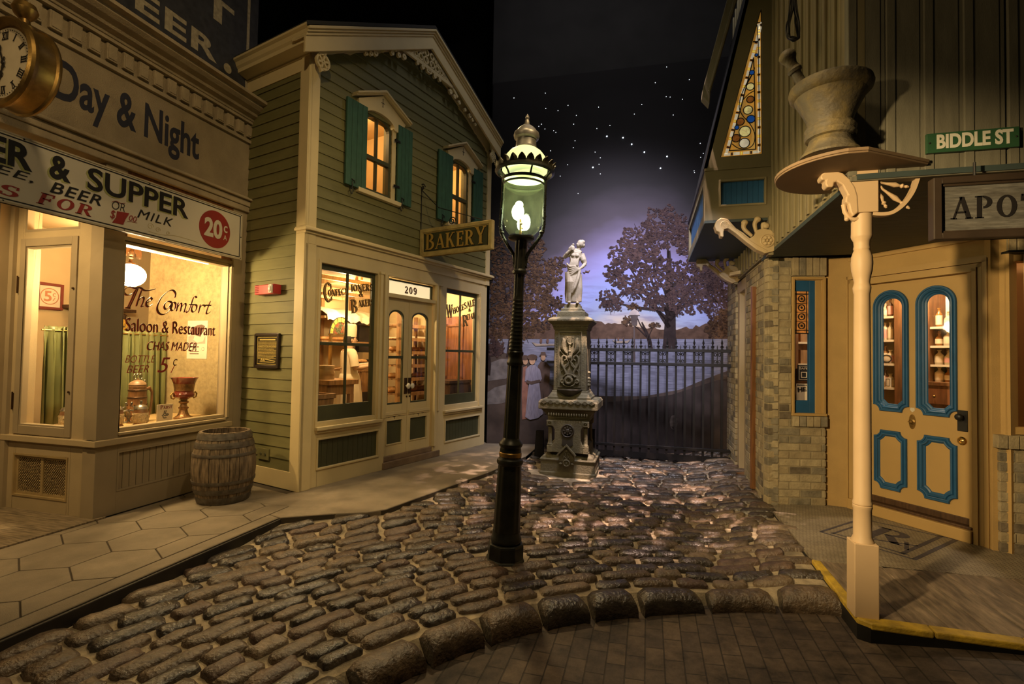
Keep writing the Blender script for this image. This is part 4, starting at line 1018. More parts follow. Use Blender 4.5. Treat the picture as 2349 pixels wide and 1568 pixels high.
sf = thing('sunflower_posy', 'yellow flowers showing beside the carved shelf above the curtain', 'flowers', (-6.2, 4.55, 1.62))
mb = MB(); rr = random.Random(3)
for k in range(7):
    c = (-6.2 + rr.uniform(-.06, .06), 4.55 + rr.uniform(-.12, .12), 1.8 + rr.uniform(-.07, .07))
    for j in range(10):
        a = j * .628; mb.sphere((c[0] + .03, c[1] + .045 * math.cos(a), c[2] + .045 * math.sin(a)), (.006, .016, .016), 6, 4)
    mb.sphere((c[0] + .03, c[1], c[2]), .02, 8, 6)
mb.build('blossoms', M('yellow petals', (0.7, 0.42, 0.06), .6, var=.3), sf)['kind'] = 'stuff'
mb = MB(); mb.lathe([(0, 0), (.06, 0), (.09, .06), (.075, .12), (.08, .14)], (-6.2, 4.55, 1.62), 16); mb.build('vase', m_stone1, sf)
tb = thing('side_table', 'dark table inside the saloon carrying the flower vase', 'table', (-6.2, 4.55, .12))
mb = MB(); mb.box(-6.45, -5.95, 4.25, 4.85, 1.57, 1.62); mb.build('table_top', m_oak, tb)
for x in (-6.42, -6.0):
    for y in (4.28, 4.8): q = MB(); q.box(x, x + .04, y, y + .04, .12, 1.57); q.build('leg', m_oak, tb)
# --- the long price sign on the front
FG = FR(-4.15, 0.0, 0)
SG = thing('supper_sign', 'long white sign offering supper with a red price roundel across the saloon front', 'sign', (-4.17, 2.7, 2.46))
mb = MB(FG); mb.box(0.9, 4.325, -.03, 0.0, 2.462, 2.945); mb.build('board', m_white, SG, bev=.003)
mb = MB(FG); rect_frame(mb, 0.9, 4.325, 2.462, 2.945, .012, -.03, .006); mb.build('rim', M('sign rim', (0.42, 0.36, 0.25), .5), SG)
mb = MB(FG); rect_frame(mb, 0.9, 4.30, 2.486, 2.921, .008, 0.0, .003); mb.build('black_line', m_ink, SG)
m_lime = M('olive shadow paint', (0.36, 0.36, 0.14), .6)
def sx(px, py): return UZ(FG, px, py)
def sign_text(s, lb, rt, mat, bold=0.0, shear=0.0, shade=None, sp=1.0):
    a = sx(*lb); b = sx(*rt)
    if shade: text_mb(s, FG, a[0] - .012, a[1] - .010, b[0] - .012, b[1] - .010, .001, .001, bold + .01, shear, sp=sp).build('lettering_shade', shade, SG)
    text_mb(s, FG, a[0], a[1], b[0], b[1], .0025, .002, bold, shear, sp=sp).build('lettering', mat, SG)
zb, zt = sx(216, 438)[1], sx(222, 388)[1]
def sz(u0, u1, s, mat=m_ink, bold=.03, shade=m_lime):
    text_mb(s, FG, u0 - .012, zb - .010, u1 - .012, zt - .010, .001, .001, bold + .012).build('lettering_shade', shade, SG)
    text_mb(s, FG, u0, zb, u1, zt, .0025, .002, bold).build('lettering', mat, SG)
r0, r1 = sx(20, 377)[0], sx(73, 392)[0]
sz(r0 - 1.0 * (r1 - r0) * .93, r1, 'ER'); sz(sx(112, 400)[0], sx(161, 420)[0], '&'); sz(sx(200, 420)[0], sx(431, 505)[0], 'SUPPER', bold=.02)
sign_text('EE,', (-14, 397), (76, 400), m_ink, 0.0, .25, sp=1.1)
sign_text('BEER', (113, 440), (232, 449), m_ink, .01, .3, sp=1.1)
sign_text('OR', (256, 478), (286, 468), m_ink, -.02, .2)
sign_text('MILK', (314, 498), (397, 502), m_ink, .0, .3, sp=1.15)
mb = MB(FG); pen(mb, [sx(256, 463), sx(266, 461), sx(276, 466), sx(287, 466)], .002, .002, .006, .001); pen(mb, [sx(291, 508), sx(300, 508), (sx(308, 512)[0], sx(308, 510)[1]), sx(314, 511)], .002, .002, .005, .001)
mb.build('flourish_line', m_red, SG, recalc=False)
a, b = sx(82, 465), sx(208, 495); serif_mb('FOR', FG, (a, (b[0], a[1]), (sx(95, 441)[1] - sx(89, 467)[1]) * 1.0), .001, .003, shear=.35, gap=.16).build('red_lettering', m_red, SG)
a, b = sx(-8, 443), sx(40, 452); serif_mb('S', FG, (a, (b[0], a[1]), sx(20, 420)[1] - sx(20, 446)[1]), .001, .003, shear=.3).build('red_lettering', m_red, SG)
sign_text('$', (252, 502), (264, 483), m_red, 0, .2)
sign_text('00', (295, 505), (313, 497), m_red, -.01, .2)
mb = MB(FG); mb.prism([sx(*p) for p in ((268, 484), (296, 489), (287, 503), (282, 515), (257, 510), (266, 498))], .001, .004); mb.build('price_numeral', m_red, SG)
mb = MB(FG); uc, zc = sx(493, 526); mb.lathe([(.183, .001), (.183, .004), (0, .004)], (uc, 0, zc), 48, T=Matrix.Rotation(-math.pi / 2, 4, 'X'), smooth=False); mb.build('red_roundel', m_red, SG)
text_mb('20', FG, uc - .128, zc - .088, uc + .082, zc + .10, .006, .002, .035).build('roundel_figures', m_white, SG)
text_mb('c', FG, uc + .10, zc - .005, uc + .145, zc + .065, .006, .002, .01).build('roundel_figures', m_white, SG)
text_mb('A', FG, uc + .10, zc - .08, uc + .14, zc - .03, .006, .002, .0).build('roundel_figures', m_white, SG)
mb = MB(FG)
for cxp, cyp, k in ((345, 519, 1.0), (362, 527, .8), (385, 535, .6)):
    c0, c1 = sx(cxp, cyp); P = [(c0 + .03 * k * (1 - i / 16) * math.cos(i * .7), c1 + .03 * k * (1 - i / 16) * math.sin(i * .7)) for i in range(14)]
    pen(mb, P, .001, .002, .006, .001)
pen(mb, [sx(340, 530), sx(370, 538), sx(400, 540), sx(430, 548), sx(455, 556)], .001, .002, .008, .001)
mb.build('faded_scrollwork', M('faded gold scroll', (0.50, 0.42, 0.24), .6), SG, recalc=False)
mb = MB(FG)
for u, z in ((2.4, 2.93), (3.3, 2.93), (3.1, 2.475), (3.45, 2.475), (4.31, 2.70), (4.31, 2.93), (4.31, 2.475), (2.3, 2.475)): mb.sphere((u, .002, z), .006, 8, 6)
mb.build('nails', m_iron, SG)
mb = MB(FG)
for u in (1.4, 3.15, 4.2): mb.box(u, u + .03, -.16, -.03, 2.6, 2.64)
mb.build('wall_brackets', m_iron, SG)
# --- dark painted board on the roof
FD = FR(-4.36, 0.0, 0)
bd = thing('roof_board', 'huge dark blue painted board standing above the saloon cornice', 'sign', (-4.4, 3.0, 4.42))
mb = MB(FD); mb.box(-0.5, 4.68, -.06, 0, 4.22, 6.4); mb.build('board', M('faded dark blue board', (0.030, 0.031, 0.040), .75, var=.3, scale=12, dirt=(0.05, 0.048, 0.05), dscale=16, damt=.35), bd)
m_pale = M('weathered pale paint', (0.34, 0.29, 0.20), .8, var=.25, scale=25)
mb = MB(FD); mb.box(4.52, 4.555, 0, .004, 4.25, 6.3); mb.build('border_line', m_pale, bd)
b0 = UZ(FD, 443, 110)[0]; e0 = UZ(FD, 380, 73)[0]; pz0, pz1 = UZ(FD, 443, 110)[1], UZ(FD, 443, 61)[1]; pt_ = b0 - e0
b1 = UZ(FD, 497, 143)[0]
text_mb('EER', FD, b0 - 2.0 * pt_, pz0, b1, pz1, 0, .003, .03, sp=1.12).build('lettering', m_pale, bd)
dz = UZ(FD, 522, 157); mb = MB(FD); mb.lathe([(.05, 0), (.05, .003), (0, .003)], (dz[0], 0, dz[1]), 24, T=Matrix.Rotation(-math.pi / 2, 4, 'X'), smooth=False); mb.build('lettering', m_pale, bd)
t0 = UZ(FD, 497, 48); tu = UZ(FD, 537, 27)[0]
text_mb('T', FD, 2 * t0[0] + .02 - tu, t0[1], tu, t0[1] + (pz1 - pz0) * 1.2, 0, .003, .03).build('lettering', m_pale, bd)
# --- brass drum clock
KX, KY, KZ = -3.58, 1.94, 3.13
ck = thing('drum_clock', 'brass drum clock with roman numerals jutting from the saloon wall', 'clock', (KX, KY, KZ - .32))
RY = Matrix.Rotation(math.pi / 2, 4, 'X')           # lathe axis z -> -y (towards the viewer)
mb = MB(); mb.lathe([(0, -.20), (.285, -.20), (.30, -.19), (.31, -.175), (.31, -.165), (.296, -.155), (.29, -.06), (.297, -.045), (.31, -.04), (.318, -.02), (.312, 0), (.295, .012), (.285, .0), (.262, -.01), (.255, -.03), (.24, -.03)], (KX, KY, KZ), 56, T=RY)
mb.build('drum_case', m_brass, ck)
mb = MB(); mb.lathe([(.245, -.028), (0, -.028)], (KX, KY, KZ), 48, T=RY, smooth=False); dl_ = mb.build('dial', M('aged clock dial', (0.50, 0.42, 0.29), .5, var=.1, dirt=(0.36, 0.28, 0.17), dscale=4, damt=.5), ck)
FK = FR(KX, KY + .026, 90)
mb = MB(FK)
NUM = ['XII', 'I', 'II', 'III', 'IIII', 'V', 'VI', 'VII', 'VIII', 'IX', 'X', 'XI']
for h, s in enumerate(NUM):
    a = math.pi / 2 - h * math.pi / 6
    T2 = Matrix.Translation((0, 0, KZ)) @ Matrix.Rotation(-(a - math.pi / 2), 4, 'Y')
    q = MB(FK @ T2); w = sum({'I': .016, 'V': .03, 'X': .032}[c] for c in s); x = -w / 2
    for c in s:
        cwid = {'I': .016, 'V': .03, 'X': .032}[c]
        if c == 'I': q.box(x + .004, x + .012, 0, .002, .165, .215)
        elif c == 'V':
            q.prism([(x, .215), (x + .009, .215), (x + .019, .165), (x + .011, .165)], 0, .002); q.prism([(x + .026, .215), (x + .030, .215), (x + .019, .165), (x + .013, .165)], 0, .002)
        else:
            q.prism([(x, .215), (x + .009, .215), (x + .032, .165), (x + .023, .165)], 0, .002); q.prism([(x + .028, .215), (x + .032, .215), (x + .004, .165), (x, .165)], 0, .002)
        q.box(x - .001, x + cwid - .001, 0, .002, .163, .167); q.box(x - .001, x + cwid - .001, 0, .002, .213, .217); x += cwid
    b = len(mb.v); mb.v += q.v; mb.f += [[i + b for i in f] for f in q.f]; mb.m += q.m; mb.sm += q.sm
for k in range(60):
    a = k * math.pi / 30; mb.sphere((.228 * math.cos(a), .002, KZ + .228 * math.sin(a)), .0035, 5, 4)
mb.build('numerals', m_ink, dl_)
def hand(a, L, w):
    T2 = Matrix.Translation((0, .006, KZ)) @ Matrix.Rotation(-(a - math.pi / 2), 4, 'Y')
    q = MB(FK @ T2); q.prism([(-.006, -.04), (.006, -.04), (.006, L * .45), (w, L * .58), (w * .8, L * .70), (.006, L * .78), (0, L), (-.006, L * .78), (-w * .8, L * .70), (-w, L * .58), (-.006, L * .45)], 0, .003); return q
hand(math.radians(112), .19, .018).build('minute_hand', m_ink, dl_); q = hand(math.radians(256), .13, .022); q.build('hour_hand', m_ink, dl_)
q = MB(FK); q.lathe([(.018, .006), (.014, .014), (0, .016)], (0, 0, KZ), 16, T=Matrix.Rotation(-math.pi / 2, 4, 'X')); q.build('hand_boss', m_ink, dl_)
mb = MB(); mb.lathe([(.05, .29), (.06, .32), (.035, .34), (.03, .37), (.06, .40), (.075, .44), (.06, .48), (.02, .50), (0, .52)], (KX, KY + .13, KZ), 20); mb.tube([(KX, KY + .13, KZ + .33), (KX - .2, KY + .13, KZ + .36), (KX - .90, KY + .13, KZ + .30)], .022, 10)
mb.build('wall_bracket', m_brass, ck)
ck.scale = (.83, .83, .83); ck.location = (KX, KY, KZ - .32 * .83)
# --- oak barrel by the saloon
BX, BY = -3.81, 3.85
ba = thing('oak_barrel', 'weathered open topped oak barrel with iron hoops standing between the saloon and the bakery', 'barrel', (BX, BY, WALK))
def br(t): return .208 + .058 * math.sin(math.pi * t)
m_stave = M('weathered oak stave', (0.20, 0.145, 0.088), .75, var=.5, scale=7, stretch=(9, 9, 1.2), bump=.4, bscale=40, dirt=(0.035, 0.025, 0.016), dscale=3, damt=.8)
BH = .64; ns = 20
for k in range(ns):
    a0, a1 = 2 * math.pi * k / ns + .008, 2 * math.pi * (k + 1) / ns - .008
    q = MB(); lo = []
    for i in range(13):
        t = i / 12; R = br(t) + .002 * math.sin(k * 5.1)
        lo.append([(BX + r * math.cos(a), BY + r * math.sin(a), WALK + BH * t) for r, a in ((R, a0), (R + .002, (a0 + a1) / 2), (R, a1), (R - .022, a1), (R - .022, a0))])
    q.strip(lo, True); q.add(lo[0], [(0, 1, 2, 3, 4)]); q.add(lo[-1], [(4, 3, 2, 1, 0)])
    q.build('stave', m_stave, ba)
m_hoop = M('rusty hoop iron', (0.11, 0.095, 0.075), .55, metal=.3, var=.4, scale=18, dirt=(0.09, 0.05, 0.025), dscale=8, damt=.5)
for t0, t1 in ((.01, .10), (.15, .215), (.285, .33), (.67, .71), (.79, .865), (.905, .99)):
    q = MB(); q.lathe([(br(t) + x, BH * t) for t, x in ((t0, .0), (t0, .006), ((t0 + t1) / 2, .007), (t1, .006), (t1, .0))], (BX, BY, WALK), 40, smooth=False)
    q.build('hoop', m_hoop, ba)
q = MB(); q.lathe([(.2, BH * .955), (.2, BH * .93), (0, BH * .93)][1:], (BX, BY, WALK - .1), 30); q.build('barrel_head', m_oak, ba)
# ================================================================== BAKERY
BA = 15.4
FB2 = FR(-3.34, 4.29, BA)                                   # front
_u = FB2.col[0].to_3d(); _n = FB2.col[1].to_3d()
FSD = FR(-3.34 - 1.10 * _n.x, 4.29 - 1.10 * _n.y, BA + 90)  # side wall towards the viewer, u from the saloon to the corner (1.10)
m_crm = M('cream painted wood', (0.62, 0.50, 0.27), 0.55, var=0.05, scale=4, bump=0.06, bscale=80)
m_olive = M('olive green clapboard', (0.155, 0.142, 0.054), 0.65, var=0.10, scale=4, stretch=(1, 1, 6), bump=0.1, bscale=90)
m_sash = M('dark olive sash paint', (0.060, 0.062, 0.030), 0.5, var=0.1)
m_shut = M('green shutter paint', (0.036, 0.095, 0.060), 0.6, var=0.15, scale=9, stretch=(2, 2, 1))
bk = thing('bakery_building', 'olive clapboard bakery with cream trim, a fretwork gable and green shuttered upper windows', 'building', (-3.34, 4.29, WALK))
def part(name, mat, F, fn, parent=bk, bev=0.0, **k):
    q = MB(F); fn(q); return q.build(name, mat, parent, bev, **k)
def top(u): return 4.66 + (u + .18) * .5585 if u < 1.70 else 5.71 - (u - 1.70) * .488
def trimz(u): return min(4.52 + .555 * u, 6.309 - .5 * u)
W1 = (0.205, 1.005, 0.784, 2.44); DRH = (1.19, 2.03, 0.20, 2.20); TRN = (1.225, 2.02, 2.235, 2.41); W2 = (2.305, 3.115, 0.80, 2.44)
U1 = (0.72, 1.155, 3.36, 4.27); U2 = (2.325, 2.745, 3.37, 4.27)
def fn(q):
    grid_wall(q, 0.0, 3.32, WALK, 2.60, [W1, (1.16, 2.07, WALK, 2.44), W2, (.215, 1.06, .305, .60), (2.325, 3.175, .29, .585)], -.12, 0.0)
part('shopfront_wall', m_crm, FB2, fn, bev=.003)
part('shopfront_cornice', m_crm, FB2, lambda q: [q.box(-.02, 3.36, -.1, .02, 2.60, 2.70), q.box(-.035, 3.375, -.1, .05, 2.70, 2.725), q.box(-.06, 3.40, -.1, .085, 2.725, 2.75), q.box(-.05, 3.39, -.1, .07, 2.75, 2.765)], bev=.004)
for a, b, z0, z1 in ((.17, 1.09, .67, .735), (2.27, 3.22, .67, .73)): part('window_sill', m_crm, FB2, lambda q: (q.box(a, b, -.02, .05, z0 + .03, z1), q.box(a + .01, b - .01, -.02, .025, z0, z0 + .03)), bev=.004)
def panel(a, b, z0, z1, name='beadboard_panel'):
    def fn(q):
        u = a
        while u < b - 1e-3: e = min(u + .07, b); q.box(u + .002, e - .002, -.05, -.022, z0, z1); u += .07
    part(name, m_sash, FB2, fn)
    part('panel_moulding', m_crm, FB2, lambda q: rect_frame(q, a - .015, b + .015, z0 - .015, z1 + .015, .018, -.03, .012), bev=.003)
panel(.215, 1.06, .305, .60); panel(2.325, 3.175, .29, .585)
# casings beside the openings
def fn(q):
    for a, b, d in ((1.03, 1.075, .02), (1.09, 1.13, .035), (1.145, 1.165, .02), (2.06, 2.10, .03), (2.14, 2.17, .02), (3.13, 3.17, .02), (.17, .20, .012)): q.box(a, b, -.02, d, .735 if a != 2.06 else .27, 2.47)
    q.box(1.02, 2.2, -.02, .03, 2.44, 2.47)
part('shopfront_casing', m_crm, FB2, fn, bev=.004)
def sash_window(name, u0, u1, z0, z1, wb, mull=True, midz=None, fw=.045, dep=-.05, parent=bk):
    f = part(name, m_sash, FB2, lambda q: (rect_frame(q, u0, u1, z0, z1, fw, dep - .03, dep, wb=wb, wt=fw * 1.3), q.box((u0 + u1) / 2 - .011, (u0 + u1) / 2 + .011, dep - .03, dep - .003, z0 + wb, z1 - fw) if mull else 0, q.box(u0 + fw, u1 - fw, dep - .03, dep, midz - .017, midz + .017) if midz else 0), parent, bev=.003)
    part('pane', m_glass, FB2, lambda q: q.box(u0 + fw, u1 - fw, dep - .020, dep - .014, z0 + wb, z1 - fw), f)
    return f
sw1 = sash_window('shop_window', *W1, .16, midz=1.60)
sw2 = sash_window('shop_window', *W2, .14, midz=1.56)
m_flet = M('black letter shade', (0.02, 0.012, 0.008), .5)
def g2(x, y, cx0, cy0, k, d): return UZ(FB2, cx0 + x / k, cy0 + y / k, d)
GD2 = -.058
def arcset(s, A, B, h, sizes, parent, dshift=.007):
    for mat, off, dd in ((m_flet, dshift, -.001), (m_gold, 0, .0015)):
        serif_mb(s, FB2, ((A[0] - off, A[1] - off), (B[0] - off, B[1] - off), h), GD2 + dd, .002, sizes=sizes, gap=.08).build('gilt_lettering' if mat is m_gold else 'lettering_edge', mat, parent)
w1 = lambda x, y: g2(x, y, 700, 580, 3.92, GD2)
arcset('C', w1(170, 440), w1(250, 440), w1(205, 272)[1] - w1(205, 450)[1], None, sw1)
arcset('ONFECT', w1(212, 388), w1(385, 372), w1(212, 330)[1] - w1(212, 390)[1], None, sw1)
arcset('IONERS', w1(418, 345), w1(612, 335), w1(418, 285)[1] - w1(418, 348)[1], None, sw1)
arcset('&', w1(486, 392), w1(525, 392), .075, None, sw1)
arcset('B', w1(418, 538), w1(475, 535), w1(445, 420)[1] - w1(445, 540)[1], None, sw1)
arcset('AKERS', w1(484, 486), w1(618, 470), w1(490, 425)[1] - w1(490, 488)[1], None, sw1)
w2 = lambda x, y: g2(x, y, 870, 620, 3.564, GD2)
arcset('W', w2(552, 385), w2(604, 383), w2(580, 280)[1] - w2(580, 386)[1], None, sw2)
arcset('HOLE', w2(606, 355), w2(698, 318), .085, None, sw2)
arcset('SALE', w2(700, 315), w2(785, 285), .10, None, sw2)
arcset('&', w2(730, 335), w2(750, 333), .05, None, sw2)
arcset('R', w2(684, 455), w2(728, 450), w2(705, 365)[1] - w2(705, 456)[1], None, sw2)
arcset('ETAIL', w2(720, 405), w2(788, 385), .085, None, sw2)
# --- transom with the street number
tf = part('door_transom', m_crm, FB2, lambda q: (q.box(1.16, 2.07, -.12, .012, 2.19, 2.235), rect_frame(q, 1.215, 2.05, 2.235, 2.425, .012, -.09, -.04)), bev=.003)
part('transom_sash', m_sash, FB2, lambda q: (q.box(1.22, 2.045, -.07, -.04, 2.405, 2.425), q.box(2.015, 2.045, -.07, -.04, 2.235, 2.41)), tf)
part('pane', m_glass, FB2, lambda q: q.box(1.22, 2.02, -.062, -.056, 2.235, 2.41), tf)
part('frosted_backing', GLOW('lit frosted glass', (1.0, 0.80, 0.46), 0.85), FB2, lambda q: q.box(1.22, 2.02, -.068, -.064, 2.235, 2.41), tf)  # panel glows itself in place of room light coming through
tw_ = lambda x, y: g2(x, y, 870, 620, 3.564, -.055)
a, b = tw_(205, 182), tw_(306, 185)
for mat, off, dd in ((m_flet, .006, -.055), (m_brown, 0, -.0535)):
    serif_mb('209', FB2, ((a[0] + off, a[1] - off), (b[0] + off, a[1] - off + .003), tw_(250, 130)[1] - tw_(250, 185)[1]), dd, .0012, gap=.14).build('street_number', mat, tf)
# --- double doors
def door_leaf(u0, u1, knob_u, flip):
    D0, D1 = -.085, -.045
    gu0, gu1, gz0, gz1 = u0 + .065, u1 - .085, .88, 1.985
    if flip: gu0, gu1 = u0 + .055, u1 - .075
    cx = (gu0 + gu1) / 2; hw = (gu1 - gu0) / 2
    A = [(gu1, gz1 - .02)] + [(cx + hw * math.cos(math.radians(t)), gz1 - .02 + .085 * math.sin(math.radians(t))) for t in range(15, 180, 15)] + [(gu0, gz1 - .02)]
    def fn(q):
        q.box(u0, gu0, D0, D1, .262, 2.195); q.box(gu1, u1, D0, D1, .262, 2.195)
        q.box(gu0, gu1, D0, D1, .262, .40); q.box(gu0, gu1, D0, D1, .685, gz0)
        q.prism(A + [(gu0, 2.195), (gu1, 2.195)], D0, D1)
        q.box(u0 + .02, u1 - .02, D1, D1 + .018, .755, .79); q.box(u0 + .02, u1 - .02, D1, D1 + .010, .735, .755)
        rect_frame(q, gu0 - .012, gu1 + .012, .39, .695, .012, D1, D1 + .008)
    d = part('shop_door', m_crm, FB2, fn, bev=.002)
    part('door_panel', m_sash, FB2, lambda q: q.box(gu0, gu1, D0 + .01, D1 - .015, .40, .685), d)
    def fn(q):
        I = [(cx + (p[0] - cx) * .90, p[1] - .022) for p in A]; O = A
        O2 = [(gu1, gz0)] + O + [(gu0, gz0)]; I2 = [(gu1 - hw * .1, gz0 + .02)] + I + [(gu0 + hw * .1, gz0 + .02)]
        q.strip([[(p[0], D1 - .004, p[1]) for p in O2], [(p[0], D1 - .004, p[1]) for p in I2], [(p[0], D1 - .03, p[1]) for p in I2], [(p[0], D1 - .03, p[1]) for p in O2]], True)
        q.box(gu0, gu1, D1 - .03, D1 - .002, 1.445, 1.478)
    part('door_sash', m_sash, FB2, fn, d)
    part('pane', m_glass, FB2, lambda q: q.prism([(gu1, gz0), *A, (gu0, gz0)], D1 - .024, D1 - .018), d)
    part('lock_plate', m_bronze, FB2, lambda q: (q.box(knob_u - .026, knob_u + .026, D1, D1 + .008, 1.00, 1.20), q.lathe([(0, 0), (.012, 0), (.012, .006)], (knob_u + (.0 if flip else .02), D1 + .004, .965), 10, T=Matrix.Rotation(-math.pi / 2, 4, 'X'))), d)
    part('porcelain_knob', M('white porcelain', (0.72, 0.68, 0.58), .15, var=.03), FB2, lambda q: (q.tube([(knob_u, D1, 1.10), (knob_u, D1 + .035, 1.10)], .009, 8), q.sphere((knob_u, D1 + .052, 1.10), (.032, .022, .037), 14, 10)), d)
    def fn(q):
        for s in (-1, 1):
            pen(q, [(cx, .722), (cx + s * .04, .738), (cx + s * .09, .728), (cx + s * .11, .735)], D1, .003, .006, .002)
        pen(q, [(cx, .738), (cx, .715), (cx, .70)], D1, .003, .007, .002)
    part('incised_ornament', m_flet, FB2, fn, d, recalc=False)
door_leaf(1.175, 1.592, 1.558, False); door_leaf(1.598, 2.05, 1.632, True)
part('door_step', M('worn stone step', (0.20, 0.135, 0.085), .8, var=.2, bump=.3), FB2, lambda q: (q.box(1.14, 2.20, -.12, .02, WALK, .20), q.box(1.16, 2.10, -.14, -.02, .20, .262)), bev=.006)
# --- corner posts, clapboards, gable
def fn(q):
    q.box(-.02, .115, -.02, .03, WALK, 2.60); q.box(0, .105, -.02, .03, 2.60, 4.60); q.box(-.015, .02, -.13, .03, WALK, 4.55)
part('corner_post', m_crm, FB2, fn, bev=.004)
part('corner_post', m_crm, FSD, lambda q: q.box(1.00, 1.125, -.02, .025, WALK, 4.56), bev=.004)
part('corner_post', m_crm, FB2, lambda q: q.box(3.245, 3.345, -.25, .03, 2.60, 4.72), bev=.004)
holes_up = [U1, U2]
part('front_clapboards', m_olive, FB2, lambda q: siding(q, lambda z: max(.10, (z - 4.52) / .555), lambda z: min(3.25, (6.309 - z) / .5), 2.765, 5.46, .115, holes_up, 0.0, .014))
part('front_sheathing', m_olive, FB2, lambda q: grid_wall(q, .05, 3.3, 2.6, 4.60, holes_up, -.12, -.002))
part('gable_sheathing', m_olive, FB2, lambda q: q.prism([(0, 4.60), (3.3, 4.60), (3.3, 4.66), (1.70, 5.5), (0, 4.58)], -.12, -.002))
part('side_clapboards', m_olive, FSD, lambda q: siding(q, lambda z: -.02, lambda z: 1.01, .30, 4.5, .115, (), 0.0, .014))
part('side_sheathing', m_olive, FSD, lambda q: q.box(-.05, 1.09, -.1, -.002, WALK, 4.6))
part('side_skirting', m_crm, FSD, lambda q: q.box(-.02, 1.0, -.02, .02, WALK, .30), bev=.004)
# eaves: side cornice and raking cornice
cp = [(-.05, 4.38), (.018, 4.38), (.018, 4.51), (.03, 4.51), (.03, 4.53), (.15, 4.545), (.155, 4.58), (.175, 4.60), (.19, 4.635), (.215, 4.65), (.215, 4.672), (-.1, 4.70)]
def fn(q):
    loops = [[(u, p[0], p[1]) for p in cp] for u in (-.2, 1.02)]; loops.append([(1.10 + p[0], p[0], p[1]) for p in cp])
    q.strip(loops, True); q.add(loops[0], [tuple(range(len(cp)))]); q.add(loops[-1], [tuple(range(len(cp)))])
part('eaves_cornice', m_crm, FSD, fn)
def rake(q, offs):
    """boards following the gable slopes: list of (drop0, drop1, d0, d1)"""
    for a, b, d0, d1 in offs:
        U = [-.18, 1.70, 3.40]
        q.prism([(u, top(u) - a) for u in U] + [(u, top(u) - b) for u in reversed(U)], d0, d1)
part('raking_cornice', m_crm, FB2, lambda q: rake(q, [(0, .03, -.2, .215), (.03, .055, -.05, .195), (.055, .085, -.05, .175), (.085, .245, .13, .16), (.06, .09, -.02, .16)]), bev=.003)
def fn(q):
    for a, b in ((.10, 1.68), (1.72, 3.27)):
        U = [a + (b - a) * i / 20 for i in range(21)]
        q.prism([(u, trimz(u) + .20) for u in U] + [(u, trimz(u) + (.012 * (1 if (i % 5) else -1.2) if .3 < u < 3.1 else 0)) for i, u in reversed(list(enumerate(U)))], 0, .03)
part('gable_frieze', m_crm, FB2, fn)
part('roof', M('dark roof shingles', (0.03, 0.028, 0.025), .9), FB2, lambda q: (q.prism([(-.2, 4.66), (1.70, 5.72), (3.42, 4.89), (3.42, 4.92), (1.70, 5.76), (-.2, 4.70)], -3.0, .20), q.prism([(0, 4.6), (1.70, 5.5), (3.3, 4.7)], -3.0, -2.9)))
# fretwork under the ridge and in the eaves corners
def ringp(q, u, z, r, w, d0=.10, d1=.13, a0=0, a1=360, n=20):
    P = ell(u, z, r, r, a0, a1, n); I = ell(u, z, r - w, r - w, a0, a1, n)
    q.strip([[(p[0], d1, p[1]) for p in P], [(p[0], d1, p[1]) for p in I], [(p[0], d0, p[1]) for p in I], [(p[0], d0, p[1]) for p in P], [(p[0], d1, p[1]) for p in P]], False)
def fn(q):
    ap = (1.68, 5.44)
    def bar2(a, b, w): 
        l = math.hypot(b[0] - a[0], b[1] - a[1]); nx, nz = -(b[1] - a[1]) / l * w / 2, (b[0] - a[0]) / l * w / 2
        q.prism([(a[0] + nx, a[1] + nz), (b[0] + nx, b[1] + nz), (b[0] - nx, b[1] - nz), (a[0] - nx, a[1] - nz)], .10, .13)
    zb = 5.20
    bar2((1.14, zb + .01), (2.24, zb + .005), .045)
    for s in (-1, 1):
        bar2((1.68 + s * .08, 5.40), (1.68 + s * .42, 5.225), .03)
        bar2((1.68 + s * .50, 5.20), (1.68 + s * .62, 5.11), .04)
        for du, dz, r in ((.06, .065, .050), (.16, .06, .046), (.25, .05, .038), (.325, .04, .028), (.055, .165, .046), (.14, .145, .036)): ringp(q, 1.68 + s * du, zb + .02 + dz, r, .018)
        for du in (.03, .11, .20, .28): bar2((1.68 + s * du, zb + .02), (1.68 + s * (du + .05), zb + .21 - du * .42), .013)
        # scalloped pendants below the bar
        for du, r in ((.12, .03), (.22, .025), (.46, .035), (.55, .03), (.66, .028), (.80, .024)): ringp(q, 1.68 + s * du, zb - .035 - max(0, du - .3) * .30, r, r * .8)
        ringp(q, 1.68 + s * .02, zb - .03, .03, .02)
        # small bracket lower on the slope
        for k, (du, r) in enumerate(((.92, .032), (.99, .026), (1.06, .022))): ringp(q, 1.68 + s * du, trimz(1.68 + s * du) - .03, r, r * .6)
part('fretwork', m_crm, FB2, fn)
def wheel(u, z, r):
    def fn(q):
        ringp(q, u, z, r, .022); ringp(q, u, z, .028, .02)
        for k in range(6):
            a = k * math.pi / 3 + .3
            q.prism([(u + .02 * math.cos(a) - .008 * math.sin(a), z + .02 * math.sin(a) + .008 * math.cos(a)), (u + (r - .01) * math.cos(a) - .012 * math.sin(a), z + (r - .01) * math.sin(a) + .012 * math.cos(a)), (u + (r - .01) * math.cos(a) + .012 * math.sin(a), z + (r - .01) * math.sin(a) - .012 * math.cos(a)), (u + .02 * math.cos(a) + .008 * math.sin(a), z + .02 * math.sin(a) - .008 * math.cos(a))], .10, .13)
        q.prism([(u - .03, z + r - .01), (u + .03, z + r - .01), (u + .05, z + r + .08), (u - .06, z + r + .10)], .10, .13)
        q.prism([(u - .02, z - r - .03), (u + .02, z - r + .01), (u - .04, z - r + .01)], .10, .13)
    part('eaves_wheel', m_crm, FB2, fn)
